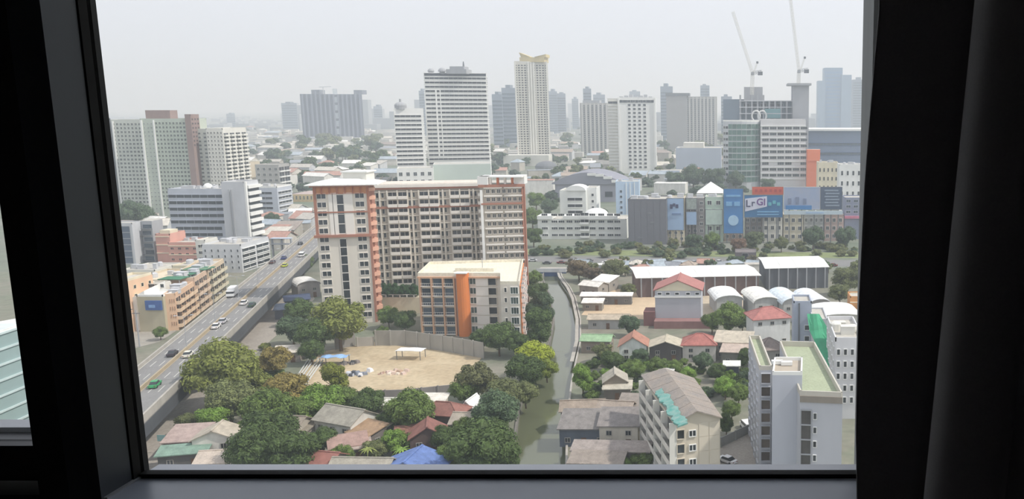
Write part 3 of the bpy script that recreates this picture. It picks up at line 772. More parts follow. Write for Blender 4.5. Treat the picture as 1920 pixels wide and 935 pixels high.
# long flat roof behind
p, z = rect_y(238, 318, 528, 335, 335, 24)
t = T('flat_building', p, 'long low building with a cream flat roof behind the white hall', 'building')
body(t, p, 0, z, BEIGE, mat('#d6c8ae', .9, .1, .2, kind='roofing'), parapet=.8)
on_wall(t, *f_of(p, 0), 'window', 'window', grid(*f_of(p, 0), 1, z - .5, 3, 6, .5, .5), BEIGE, GL); rooftop(t, p, z, 5, 31)
p, z = rect_y(226, 290, 508, 372, 372, 18)
t = T('flat_building', p, 'low pale building below the dark glass block', 'building')
body(t, p, 0, z, OFFW, parapet=.6); rooftop(t, p, z, 4, 32)
p, z = rect_y(322, 384, 500, 372, 372, 14)
t = T('flat_building', p, 'low cream building in front of the pink building', 'building')
body(t, p, 0, z, CREAM, parapet=.6); on_wall(t, *f_of(p, 0), 'window', 'window', grid(*f_of(p, 0), 1, z - .5, 2, 5, .5, .5), CREAM, GL); rooftop(t, p, z, 3, 33)
# low sheds past the offices
p, z = rect_y(545, 587, 364, 700, 700, 30)
t = T('long_shed', p, 'low grey-pink shed with a cream wall left of the orange building', 'shed')
body(t, p, 0, z, mat('#d8bf93', .85, .1, .2), mat('#b7a59f', .8, .1, .1, kind='sheet'), parapet=0)
on_wall(t, *f_of(p, 0), 'window', 'window', grid(*f_of(p, 0), 0, z, 1, 6, .5, .5), CREAM, GL)
p, z = rect_y(432, 468, 306, 760, 760, 16); t = T('old_block', p, 'old beige walk-up block behind the offices, left half', 'building')
body(t, p, 0, z, BEIGE, parapet=.8); on_wall(t, *f_of(p, 0), 'balcony', 'balcony', grid(*f_of(p, 0), 1, z - 1, 5, 3, .8, .9, .35, .02, sill=.05), OFFW, GL, 1.2)
on_wall(t, *f_of(p, 0), 'blank_panel', 'fin', [(3.6, 0, 6, z - .5)], mat('#9a9aa2', .85), GREY, .3)
p, z = rect_y(478, 522, 310, 750, 750, 18); t = T('old_block', p, 'old grey walk-up block behind the offices, right half', 'building')
body(t, p, 0, z, mat('#aaa8a4', .85, .1, .2), parapet=.8); on_wall(t, *f_of(p, 1), 'balcony', 'balcony', grid(*f_of(p, 1), 1, z - 1, 5, 2, .9, .9, sill=.05), WHT, GL, 1.3)
on_wall(t, *f_of(p, 0), 'window', 'window', grid(*f_of(p, 0), 1, z - 1, 5, 4, .5, .5), OFFW, GL)
# pale teal slatted building seen through the sash
p = [P(-300, 720, 23).xy, P(62, 604, 23).xy, P(66, 594, 23).xy, P(-300, 660, 23).xy]
t = T('slatted_building', p, 'pale teal slatted wall seen through the opening sash', 'building')
body(t, p, 0, 23, mat('#93a9a8', .8, .06, .3), mat('#cfd8d6', .7), parapet=.5, pm=WHT)
L_ = (p[1] - p[0]).length
on_wall(t, p[0], p[1], 'slat', 'fin', [(L_ / 2, 3.6 * k_ + 1, L_, .45) for k_ in range(7)], mat('#c3d3d2', .7), GREY, .35)
# ------------------------------------------------------------------ the orange and beige apartment complex
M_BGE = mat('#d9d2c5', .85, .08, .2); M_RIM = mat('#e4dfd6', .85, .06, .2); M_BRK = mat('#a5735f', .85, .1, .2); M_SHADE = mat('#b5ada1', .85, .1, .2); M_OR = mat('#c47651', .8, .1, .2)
pw, zw = rect_y(587, 690, 348, 299, 302, 11, 1010)
pm_, zm = rect_y(700, 902, 350, 331, 334, 16, 1010)
pr_, zr = rect_y(899, 981, 346, 326, 326, 20, 1010)
t = T('apartment_complex', pm_, 'large beige apartment complex with terracotta bands and white roof eaves', 'building')
# left wing
body(t, pw, 0, zw, M_BGE, parapet=0)
A, B = f_of(pw, 0); Lw = (B - A).length; fl_ = zw / 16.2
zmid = H(441, 302)
on_wall(t, A, B, 'window', 'window', [(Lw * u, 2.0 + j * fl_, 3.0, 1.9) for j in range(15) for u in (.13, .83)], M_RIM, GL, .2)
on_wall(t, A, B, 'stair_glazing', 'strip', [(Lw * .47, 3, 2.3, zmid - 4), (Lw * .47, zmid + .8, 2.3, zw - zmid - 4)], M_RIM, GL, .2)
on_wall(t, A, B, 'pilaster', 'fin', [(Lw * .015, zmid, .9, zw - zmid), (Lw * .985, 0, .7, zw)], M_BRK, M_BRK, .35)
on_wall(t, A, B, 'pilaster', 'fin', [(Lw * u, zmid + .4, 1.4, zw - zmid - 3) for u in (.3, .37, .58, .66)], M_RIM, M_RIM, .25)
on_wall(t, A, B, 'cornice', 'fin', [(Lw / 2, zmid - .4, Lw + 1.6, .9)], M_BRK, M_BRK, 1.0)
on_wall(t, A, B, 'cornice', 'fin', [(Lw / 2, H(398, 302), Lw, .5)], M_BRK, M_BRK, .4)
on_wall(t, A, B, 'loggia', 'pane1', [(Lw * (i + .5) / 7, zw - 2.9, Lw / 7 * .92, 2.5) for i in range(7)], M_OR, mat('#c78d63', .85, .2, .4), .5)
on_wall(t, A, B, 'cornice', 'fin', [(Lw / 2, zw - .5, Lw + 2.2, .5)], M_BRK, M_BRK, 1.2)
A, B = f_of(pw, 1)
MB().prism([(A + (B - A) * u + Vector((.05, 0)) * (1 if u in (.15, .95) else 1)).to_tuple() for u in (0, 1)] + [((B - Vector((.4, 0))).to_tuple()), ((A - Vector((.4, 0))).to_tuple())], 0, zw).build('side_cladding', M_BRK, t)
for j in range(16):    # bowed balconies on the side
    mb = MB(); zc = 1.5 + j * fl_
    arc = [A + (B - A) * (.06 + .5 * i / 8) + Vector((1.7 * math.sin(math.pi * i / 8), 0)) for i in range(9)]
    mb.prism([v.to_tuple() for v in arc], zc - .2, zc); mb.prism([v.to_tuple() for v in arc], zc, zc + 1.0)
    mb.build('bowed_balcony', mat('#d5a58d', .85, .1, .3), t)
# white eaves and roof room of the left wing
def eaves(name, poly, z, h, e, m, par):
    c = sum((Vector(p) for p in poly), Vector((0, 0))) / len(poly)
    o = [Vector(p) + (Vector(p) - c).normalized() * e for p in poly]; i_ = [c + (Vector(p) - c) * .45 for p in poly]
    mb = MB(); n = len(poly)
    for k in range(n):
        k2 = (k + 1) % n
        mb.poly([(*o[k], z), (*o[k2], z), (*i_[k2], z + h), (*i_[k], z + h)])
        mb.poly([(*o[k2], z - .3), (*o[k], z - .3), (*Vector(poly[k]), z - .3), (*Vector(poly[k2]), z - .3)])
        mb.poly([(*o[k], z - .3), (*o[k2], z - .3), (*o[k2], z), (*o[k], z)])
    mb.poly([(*p, z + h) for p in i_])
    return mb.build(name, m, par)
pe = rect(pw[0] + Vector((-1, -1)), pw[1] + Vector((2.4, -1)), 14)
eaves('roof_eaves', pe, zw + .3, 1.6, 1.6, M_WROOF, t)
c = Q(672, 334, 309); MB().box(c.x - 4, c.x + 4, 306, 313, zw + 1, zw + 4).build('roof_room', OFFW, t)
MB().box(c.x - 4.6, c.x + 4.6, 305.4, 313.6, zw + 4, zw + 4.4).build('roof_slab', WHT, t)
# long middle slab with its balconies
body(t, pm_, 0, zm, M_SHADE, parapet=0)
A, B = f_of(pm_, 0); Lm = (B - A).length; fm = 3.05; nf = 13
mod = Lm / 3.45
bal, dk = [], []
for j in range(nf):
    z = zm - 2.2 - (j + 1) * fm + fm * .2
    for k_ in range(3):
        x0 = mod * (.42 + k_)
        bal += [(x0 + mod * .16, z, mod * .30, 2.7), (x0 + mod * .48, z, mod * .30, 2.7)]
        dk += [(x0 + mod * .70, z + .3, mod * .085, 2.0), (x0 + mod * .84, z + .3, mod * .085, 2.0)]
    dk += [(mod * .1, z + .3, mod * .1, 2.0), (mod * .27, z + .3, mod * .1, 2.0)]
on_wall(t, A, B, 'balcony', 'balcony', bal, M_RIM, GL, 1.3)
on_wall(t, A, B, 'window', 'pane1', dk, M_BGE, GL, .25)
on_wall(t, A, B, 'pilaster', 'fin', [(mod * (.42 + k_ + q), 2, .5, zm - 3.5) for k_ in range(3) for q in (0, .32, .64, .77)] + [(mod * .18, 2, .5, zm - 3.5)], M_BGE, M_BGE, .7)
on_wall(t, A, B, 'slab_edge', 'fin', [(Lm / 2, zm - 2.2 - j * fm, Lm, .3) for j in range(nf)], M_BGE, M_BGE, .5)
on_wall(t, A, B, 'terracotta_band', 'fin', [(Lm / 2, zm - 2.3 - 2 * fm, Lm, .8), (Lm / 2, zm - 1.1, Lm, .7)], M_BRK, M_BRK, .75)
on_wall(t, A, B, 'cornice', 'fin', [(Lm / 2, zm - .4, Lm + .6, 1.1)], M_RIM, M_RIM, 1.0)
MB().prism([v.to_tuple() for v in rect(pm_[0] + Vector((0, 1)), pm_[1] + Vector((0, 1)), 14)], zm, zm + .8).build('roof_slab', mat('#d9cdbf', .85, .08, .2, kind='roofing'), t)
# right wing
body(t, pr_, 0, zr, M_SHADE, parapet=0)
A, B = f_of(pr_, 0); Lr = (B - A).length
on_wall(t, A, B, 'window', 'window', [(Lr * (.12 + .86 * (i + .5) / 7), zr - 1.2 - (j + 1) * fm + .9, Lr * .085, 1.6) for j in range(13) for i in range(7)], M_RIM, GL, .2)
on_wall(t, A, B, 'slab_edge', 'fin', [(Lr * (.30 if q else .76), zr - 1.2 - j * fm - .25, Lr * (.42 if q else .42), .5) for j in range(14) for q in (0, 1)], M_RIM, M_RIM, .9)
on_wall(t, A, B, 'pilaster', 'fin', [(.5, 0, .9, zr - 2)], WHT, WHT, .9)
on_wall(t, A, B, 'pilaster', 'fin', [(Lr - .4, 0, .8, zr)], M_BRK, M_BRK, .6)
on_wall(t, A, B, 'cornice', 'fin', [(Lr / 2, zr - 1, Lr + 1, 1.0), (Lr * .5, zr - 1.4 - 2 * fm, Lr * .96, .6)], M_BRK, M_BRK, 1.0)
A2, B2 = f_of(pr_, 3)
on_wall(t, A2, B2, 'balcony', 'balcony', [(17.5, zr - 1.2 - (j + 1) * fm, 4, 2.7) for j in range(13)], M_RIM, GL, .8)
for i in range(6): u = (i + .5) / 6; c = lerp(A, B, u); MB().box(c.x - .4, c.x + .4, c.y - .2, c.y + .6, zr, zr + 2.6).build('roof_post', M_RIM if i % 2 else M_OR, t)
MB().box(A.x - .6, A.x + 3.2, A.y - .6, A.y + 4, zr, zr + 3).build('corner_box', WHT, t); MB().box(B.x - 3.2, B.x + .6, B.y - .6, B.y + 4, zr, zr + 3.2).build('corner_box', WHT, t)
MB().box(A.x - .4, B.x + .4, A.y + .2, A.y + 8, zr + 2.6, zr + 3).build('roof_slab', WHT, t)
A3, B3 = f_of(pr_, 1)
MB().prism([(A3.x + .05, A3.y), (A3.x + .35, A3.y), (B3.x + .35, B3.y), (B3.x + .05, B3.y)], 0, zr).build('side_cladding', M_BRK, t)
# garden podium with planters in front of the slab
c0, c1 = Q(708, 560, 318), Q(786, 560, 318)
pd = thing('garden_podium', ((c0.x + c1.x) / 2, 318, 0), 'raised garden deck with hedges in front of the apartment slab', 'podium')
MB().box(c0.x, c1.x + 12, 316, 326, 0, 6).build('deck', CREAM, pd)
for i in range(6): x = c0.x + 1.5 + i * (c1.x - c0.x) / 6; MB().box(x - .2, x + .2, 315.7, 316, 6, 7).build('fence_post', OFFW, pd)
MB().box(c0.x, c1.x, 315.75, 315.95, 6.9, 7.1).build('rail', OFFW, pd)

# low block with the orange pillar in front
z0 = 20.0
pp = [P(x, y, z0).xy for x, y in ((783, 517), (938, 517), (938, 533), (974, 533))]
bk = P(900, 492, z0).y
pp += [P(981, 490, z0).xy, P(806, 495, z0).xy]
t = T('apartment_block', pp, 'six-storey beige block with a bright orange pillar and flat cream roof', 'building')
M_CR = mat('#e3dcc8', .85, .07, .2, kind='roofing')
body(t, pp, 0, z0, M_BGE, M_CR, parapet=1.0, pm=M_CR)
A, B = pp[0], pp[1]; L0 = (B - A).length; f0 = 3.25
on_wall(t, A, B, 'balcony', 'rail_balcony', [(L0 * (.03 + .42 * (i + .5) / 3), .4 + j * f0, L0 * .125, 2.9) for j in range(6) for i in range(3)], M_RIM, GLB, 1.0)
on_wall(t, A, B, 'pilaster', 'fin', [(L0 * u, 0, .5, z0 - .6) for u in (.03, .17, .31, .445)], mat('#c9a182', .85), M_OR, 1.1)
x = lerp(A, B, .55)
mb = MB(); r_ = 1.9
mb.prism([(x.x + r_ * math.cos(a), x.y - 1.0 + r_ * .9 * math.sin(a)) for a in [math.pi + math.pi * i / 8 for i in range(9)]] + [(x.x + r_, x.y), (x.x - r_, x.y)], 0, z0 + 1.2); mb.build('orange_pillar', ORANGE, t)
MB().box(x.x - r_ - .1, x.x + r_ + .1, x.y - 2.9, x.y, z0 + 1.2, z0 + 1.5).build('pillar_cap', WHT, t)
on_wall(t, A, B, 'window', 'window', [(L0 * .665, .9 + j * f0, 2.3, 2.2) for j in range(6)], M_RIM, GLG, .2)
on_wall(t, A, B, 'wall_panel', 'fin', [(L0 * .775, .4 + j * f0, 4.2, 2.95) for j in range(6)], M_RIM, M_RIM, .3)
on_wall(t, A, B, 'loggia', 'pane1', [(L0 * .90, .6 + j * f0, 2.8, 2.5) for j in range(6)], M_BGE, GL, .5)
on_wall(t, A, B, 'cornice', 'fin', [(L0 / 2, z0 - .7, L0, .5)], mat('#c9a182', .85), M_OR, .8)
A, B = pp[2], pp[3]; L1 = (B - A).length
on_wall(t, A, B, 'window', 'pane1', [(L1 * .26, 1.2 + j * f0, .9, 1.6) for j in range(6)], M_RIM, GL, .2)
on_wall(t, A, B, 'window', 'pane2', [(L1 * .72, .7 + j * f0, L1 * .42, 2.3) for j in range(6)], WHT, GLG, .3)
A, B = pp[3], pp[4]
MB().prism([(A.x + .05, A.y), (A.x + .35, A.y), (B.x + .35, B.y), (B.x + .05, B.y)], 0, z0 - .5).build('side_cladding', ORANGE, t)
on_wall(t, A + Vector((.35, 0)), B + Vector((.35, 0)), 'balcony', 'balcony', [((B - A).length * (i + .5) / 6, 1 + j * f0, 3.6, 2.7) for j in range(6) for i in range(6)], WHT, GL, .9)
c = P(905, 508, z0); MB().box(c.x - 9, c.x + 4, c.y - 1, c.y + 3, z0, z0 + 1.2).build('roof_curb', M_CR, t)
MB().bar((c.x, c.y, z0), (c.x, c.y, z0 + 4), .12).build('roof_mast', GREY, t)
# ------------------------------------------------------------------ towers of the middle distance
def simple(name, label, pl, pr, py, Y, depth, m, parapet=1.0, cat='building', group=None, vp=None):
    p, z = rect_y(pl, pr, py, Y, Y, depth, vp if vp else (pr + 25 if pr < 1375 else None)); t = T(name, p, label, cat, group); body(t, p, 0, z, m, parapet=parapet); return t, p, z
# white hotel tower with dark ribbons
t, p, z = simple('hotel_tower', 'broad white tower striped with dark ribbon windows', 794, 912, 138, 800, 30, WHT)
n = 25; L = (p[1] - p[0]).length
for j in range(n):
    zz = z - 2.5 - (j + .6) * 3.8
    on_wall(t, *f_of(p, 0), 'window_band', 'band', [(L * .5, zz, L * .97, 1.75)], WHT, GL, .5)
    on_wall(t, *f_of(p, 1), 'window_band', 'band', [(15, zz, 26, 1.75)], WHT, GL, .5)
on_wall(t, *f_of(p, 0), 'window_band', 'band', [(L / 2, z - 1.6, L * .98, 1.9)], DGREY, GL, .5)
on_wall(t, *f_of(p, 0), 'column', 'fin', [(L * .18, 30, 1.2, 60), (L * .245, 30, .8, 60)], WHT, WHT, .55)
for px, r_ in ((808, 3.0), (829, 3.6)):
    c = Q(px, 134, 806); mb = MB(); mb.bar((c.x, c.y, z), (c.x, c.y, z + 2), 2.4, n=12); mb.dome((c.x, c.y, z + 2), r_, seg=12, rings=4); mb.build('radome', GREY, t)
c = Q(860, 134, 806); MB().box(c.x - 10, c.x + 8, 802, 818, z, z + 4).build('plant_room', GREY, t); MB().box(c.x - 7, c.x + 6, 803, 816, z + 4, z + 6.5).build('plant_room', GREY, t)
mb = MB(); mb.bar((c.x + 4, 808, z + 6), (c.x + 4, 808, z + 11), 1.0, r2=.5); mb.build('mast', DGREY, t)
p2, z2 = rect_y(812, 920, 309, 770, 770, 20, 930); body(t, p2, 0, z2, mat('#bcc8bf', .8, .05, .1), name='podium', parapet=.8, pm=WHT)
# small twin
t, p, z = simple('striped_tower', 'narrow white tower with dark stripes and a domed roof', 738, 793, 205, 775, 24, WHT)
L = (p[1] - p[0]).length
for j in range(13):
    zz = z - 4.5 - (j + .6) * 3.8
    on_wall(t, *f_of(p, 0), 'window_band', 'band', [(L * .47, zz, L * .9, 1.8)], WHT, GL, .4); on_wall(t, *f_of(p, 1), 'window_band', 'band', [(10, zz, 16, 1.8)], WHT, GL, .4)
c = Q(751, 200, 780); mb = MB(); mb.bar((c.x, c.y, z), (c.x, c.y, z + 3), 5, n=14); mb.dome((c.x, c.y, z + 3), 5.2, seg=14, rings=4, h=3.5); mb.bar((c.x, c.y, z + 6), (c.x, c.y, z + 9), 1); mb.build('roof_dome', GREY, t)
p2, z2 = rect_y(744, 812, 318, 745, 745, 26, 850); body(t, p2, 0, z2, WHT, name='podium', parapet=1)
on_wall(t, *f_of(p2, 0), 'window', 'window', grid(*f_of(p2, 0), 2, z2 - 1, 3, 5, .5, .5), WHT, GL)
# beige tower with a golden winged crown
M_TWR = mat('#c9c6bb', .85, .06, .1); M_GOLD = mat('#cdbb86', .6, .1, .3)
t, p, z = simple('residential_tower', 'slender beige tower with a golden winged crown', 964, 1026, 116, 1150, 40, M_TWR)
L = (p[1] - p[0]).length
on_wall(t, *f_of(p, 0), 'window', 'pane1', grid(*f_of(p, 0), 4, z - 3, 40, 11, .66, .55), M_TWR, GLD)
on_wall(t, *f_of(p, 1), 'window', 'pane1', grid(*f_of(p, 1), 4, z - 3, 40, 8, .66, .55), M_TWR, GLD)
on_wall(t, *f_of(p, 0), 'column', 'fin', [(L * u, 0, 2.2, z) for u in (.02, .42, .5, .58, .98)], OFFW, OFFW, 1.0)
MB().box(p[0].x + 6, p[1].x - 3, p[0].y + 4, p[0].y + 30, z, z + 6).build('crown_base', M_GOLD, t)
for sgn, a, b_ in ((1, 8, 20), (-1, 26, 40)):
    x0, x1 = p[0].x + a, p[0].x + b_
    lo, hi = (z + 12, z + 6.5) if sgn > 0 else (z + 6.5, z + 10)
    MB().hexa([(x0, p[0].y + 4, z + 6), (x1, p[0].y + 4, z + 6), (x1, p[0].y + 26, z + 6), (x0, p[0].y + 26, z + 6), (x0 - (2 if sgn > 0 else 0), p[0].y + 2, lo), (x1, p[0].y + 4, hi), (x1, p[0].y + 26, hi), (x0 - (2 if sgn > 0 else 0), p[0].y + 26, lo)]).build('crown_wing', M_GOLD, t)
MB().box(p[0].x - 14, p[1].x + 4, p[0].y - 20, p[0].y, 0, 14).build('podium', OFFW, t)
# white slab with four window columns
t, p, z = simple('white_slab', 'white slab block with four columns of square dark windows', 1158, 1229, 184, 1000, 34, WHT)
L = (p[1] - p[0]).length
on_wall(t, *f_of(p, 0), 'window', 'pane1', [(L * (.30 + .135 * i), 6 + j * 4.35, 3.2, 2.5) for j in range(18) for i in range(4)], WHT, GL, .3)
on_wall(t, *f_of(p, 0), 'window_band', 'band', [(L * .5, z - 5, L * .94, 3)], WHT, GL, .4)
on_wall(t, *f_of(p, 0), 'column', 'fin', [(1, 0, 2, z), (L - 1, 0, 2, z)], WHT, WHT, 1.2)
p2, z2 = rect_y(1139, 1158, 186, 1006, 1006, 28, 1250); body(t, p2, 0, z2, OFFW, name='side_wing', parapet=1)
on_wall(t, *f_of(p2, 0), 'ledge', 'fin', [(5.8, 4 + 3.6 * k_, 11.4, .8) for k_ in range(21)], WHT, WHT, 1.2)
on_wall(t, *f_of(p2, 0), 'window_band', 'band', [(5.8, z2 - 5, 10, 2.6)], OFFW, GL, .4)
for k_ in range(7): c = lerp(p[0], p[1], .08 + .13 * k_); MB().box(c.x - 2, c.x + 2, c.y + 2, c.y + 8, z, z + 2 + (k_ % 3)).build('roof_unit', LGREY, t)
# grey ribbed slabs
for (pl, pr, py, Y, nm) in ((1087, 1141, 194, 1400, 'grey ribbed slab block left of the white slab'), (1251, 1262, 180, 1490, None), (1262, 1344, 182, 1500, 'grey ribbed slab block right of the white slab')):
    if nm is None: continue
    t, p, z = simple('ribbed_slab', nm, pl, pr, py, Y, 36, mat('#a7a6a2', .85, .06, .1)); L = (p[1] - p[0]).length
    nr = int(L / 6)
    on_wall(t, *f_of(p, 0), 'rib', 'fin', [(L * (i + .5) / nr, 0, 2.2, z) for i in range(nr)], mat('#c0bfba', .85, .05, .1), GREY, 1.4)
    on_wall(t, *f_of(p, 0), 'window', 'pane1', [(L * (i + 1) / nr, 3 + j * 3.3, 2.0, 1.7) for i in range(nr - 1) for j in range(int(z / 3.3) - 1)], GREY, GLB, .3)
    if pl == 1262:
        p2, z2 = rect_y(1249, 1288, 180, 1494, 1494, 30); body(t, p2, 0, z2, mat('#9b9a98', .85, .06, .1), name='stair_tower', parapet=0); MB().box(p2[0].x - 1, p2[1].x + 4, p2[0].y - 1, p2[2].y, z2, z2 + 5).build('roof_house', DGREY, t)
    else: MB().box(p[0].x + 4, p[1].x - 14, p[0].y + 4, p[0].y + 24, z, z + 5).build('roof_house', GREY, t)
# dark concrete pair under construction
t, p, z = simple('unfinished_tower', 'dark blue-grey concrete slab under construction with a crane', 562, 678, 176, 1900, 50, mat('#5f6572', .9, .08, .05), 0)
L = (p[1] - p[0]).length
on_wall(t, *f_of(p, 0), 'rib', 'fin', [(L * (i + .5) / 14, 0, 3.4, z + (6 if i in (3, 12) else 0)) for i in range(14)], mat('#747a88', .9, .05, .05), GREY, 3)
on_wall(t, *f_of(p, 0), 'light_shaft', 'pane1', [(L * .565, 16 + k_ * 17, 9, 12) for k_ in range(6)], LGREY, mat('#c9d2d8', .6), .5)
for u in (.23, .92): c = lerp(p[0], p[1], u); MB().box(c.x - 9, c.x + 9, c.y + 6, c.y + 30, z, z + 9).build('core_top', mat('#6f7480', .9, .08, .05), t)
mb = MB(); c = lerp(p[0], p[1], .36); mb.bar((c.x, c.y + 5, z), (c.x, c.y + 5, z + 16), .8).bar((c.x - 8, c.y + 5, z + 15), (c.x + 18, c.y + 5, z + 16), .8); mb.build('crane', LGREY, t)
# far, bluish towers on the skyline
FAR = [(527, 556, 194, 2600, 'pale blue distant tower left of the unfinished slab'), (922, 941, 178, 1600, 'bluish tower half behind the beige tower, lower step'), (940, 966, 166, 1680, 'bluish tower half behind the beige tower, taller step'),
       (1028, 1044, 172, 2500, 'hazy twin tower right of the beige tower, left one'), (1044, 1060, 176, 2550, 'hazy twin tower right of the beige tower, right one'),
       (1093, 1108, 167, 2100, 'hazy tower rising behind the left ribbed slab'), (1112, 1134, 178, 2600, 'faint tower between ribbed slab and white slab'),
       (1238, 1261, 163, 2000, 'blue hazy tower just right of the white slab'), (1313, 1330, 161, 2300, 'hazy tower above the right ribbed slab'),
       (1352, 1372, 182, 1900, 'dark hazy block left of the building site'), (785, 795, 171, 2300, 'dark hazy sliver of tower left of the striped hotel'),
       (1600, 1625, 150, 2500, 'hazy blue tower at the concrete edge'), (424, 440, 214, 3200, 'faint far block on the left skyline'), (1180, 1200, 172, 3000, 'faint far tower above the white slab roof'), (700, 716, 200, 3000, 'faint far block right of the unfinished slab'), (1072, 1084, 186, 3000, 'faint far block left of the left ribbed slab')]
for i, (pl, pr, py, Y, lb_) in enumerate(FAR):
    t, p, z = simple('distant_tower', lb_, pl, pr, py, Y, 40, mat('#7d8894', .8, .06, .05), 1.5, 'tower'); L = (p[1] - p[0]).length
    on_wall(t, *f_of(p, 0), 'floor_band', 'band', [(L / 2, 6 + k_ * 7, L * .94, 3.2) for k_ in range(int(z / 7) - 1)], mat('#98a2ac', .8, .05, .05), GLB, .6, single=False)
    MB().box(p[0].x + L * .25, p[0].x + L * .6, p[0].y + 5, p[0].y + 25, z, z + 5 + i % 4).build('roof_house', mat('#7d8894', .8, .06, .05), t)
t, p, z = simple('glass_towers', 'big blue glass office cluster on the right skyline', 1546, 1580, 128, 2300, 60, mat('#6f8ba6', .5, .06, .05), 1.5, 'tower')
on_wall(t, *f_of(p, 0), 'floor_band', 'band', [((p[1] - p[0]).length / 2, 6 + k_ * 9, (p[1] - p[0]).length * .95, 5) for k_ in range(int(z / 9) - 1)], mat('#8ea5ba', .6), glass('#4d6d8c'), .6, single=False)
for pl, pr, py in ((1534, 1548, 152), (1578, 1597, 141)):
    p, z = rect_y(pl, pr, py, 2290, 2290, 50); body(t, p, 0, z, mat('#7c93aa', .5, .06, .05), name='side_tower', parapet=1)
# faint skyline strip: countless far buildings in the haze
mb = MB(); r = random.Random(5)
for i in range(520):
    Y = r.uniform(2700, 5600); px = r.uniform(-300, 1700); c = Q(px, 300, Y); w, h = r.uniform(10, 34), r.choice((8, 12, 16, 22, 30, 45, 60, 85)) * r.uniform(.7, 1.2)
    if 60 < h and Y < 3000: h *= .6
    if px < 540: h = min(h, 10 + 8 * r.random())
    mb.box(c.x - w, c.x + w, Y, Y + 30, 0, h)
o = mb.build('far_city', mat('#9a9fa3', .85, .12, .004)); tag(o, 'countless low far buildings fading into the haze', 'city', kind='stuff')

# ------------------------------------------------------------------ office with the building site and cranes on the right
t, p, z = simple('grid_office', 'white gridded office with a green glass corner, building site behind', 1426, 1511, 226, 800, 40, mat('#d2d0d0', .85, .06, .1))
L = (p[1] - p[0]).length
on_wall(t, *f_of(p, 0), 'window', 'pane2', [(L * (.06 + .17 * i + .05), z - 8 - j * 5.3, 6.0, 2.6) for j in range(9) for i in range(6) if not (j == 6 and i in (1, 4))], WHT, GL, .4)
on_wall(t, *f_of(p, 0), 'slab_edge', 'fin', [(L / 2, z - 5.2 - j * 5.3, L, .7) for j in range(10)], WHT, WHT, .8)
cx = p[0]
poly = [Vector((cx.x - 17 - 17 * math.cos(math.radians(d)), cx.y + 10 - 11 * math.sin(math.radians(d)))) for d in range(0, 181, 15)]
body(t, poly + [Vector((cx.x, cx.y + 38)), Vector((cx.x - 34, cx.y + 38))], 0, z - 1, LGREY, name='curved_corner', parapet=1, pm=WHT)
MG = glass('#3f5b52')
for k_ in range(len(poly) - 1):
    A, B = poly[k_], poly[k_ + 1]; l_ = (B - A).length
    for j in range(10):
        green = 3 <= k_ <= 11
        on_wall(t, A, B, 'window_band', 'pane1', [(l_ / 2, z - 7.5 - j * 5.3, l_ * .96, 4.4 if green else 2.6)], mat('#9fb0a6', .7) if green else WHT, MG if green else GL, .3)
ps, zs_ = rect_y(1388, 1486, 178, 858, 858, 50)
t2 = T('construction_frame', ps, 'unfinished concrete floors rising behind the gridded office', 'building')
MB().prism([q.to_tuple() for q in ps], 0, zs_ - 6).build('core', mat('#7f8b93', .9, .1, .05), t2)
L = (ps[1] - ps[0]).length
for j in range(5):
    zz = zs_ - 6 - j * 6
    MB().box(ps[0].x - 1, ps[1].x + 1, ps[0].y - 4, ps[2].y, zz, zz + .8).build('floor_slab', LGREY, t2)
on_wall(t2, *f_of(ps, 0), 'column', 'fin', [(L * i / 9, zs_ - 34, 1.6, 28 + (6 if i < 5 else 0)) for i in range(10)], GREY, GREY, 3.6)
on_wall(t2, *f_of(ps, 0), 'safety_net', 'fin', [(L * .62, zs_ - 22, L * .3, 9)], mat('#6f9a9c', .8, .1, .1), GREY, 3.8)
on_wall(t2, *f_of(ps, 0), 'opening', 'pane1', [(L * (.12 + .16 * k_), zs_ - 13, 6, 5) for k_ in range(5)], LGREY, GL, 3.7)
for u in (.30, .42):    # two round openings
    c = lerp(ps[0], ps[1], u); mb = MB(); zz = zs_ - 20; N = 14
    for i in range(N):
        a, b_ = 2 * math.pi * i / N, 2 * math.pi * (i + 1) / N
        mb.bar((c.x + 4 * math.cos(a), c.y - 4.2, zz + 5 * math.sin(a)), (c.x + 4 * math.cos(b_), c.y - 4.2, zz + 5 * math.sin(b_)), .9, n=5)
    mb.build('round_opening', WHT, t2)
p3, z3 = rect_y(1356, 1387, 186, 866, 860, 40); body(t2, p3, 0, z3, mat('#7d8a96', .9, .1, .05), name='side_core', parapet=0)
p3, z3 = rect_y(1395, 1430, 163, 862, 862, 30); body(t2, p3, zs_ - 6, z3, GREY, name='upper_core', parapet=0)
p3, z3 = rect_y(1487, 1517, 160, 848, 848, 34); body(t2, p3, 0, z3, mat('#a2a4a8', .9, .08, .05), name='lift_core', parapet=0)
MB().box(p3[0].x - 5, p3[1].x + 2, p3[0].y - 4, p3[2].y, z3, z3 + 2).build('work_platform', GREY, t2)
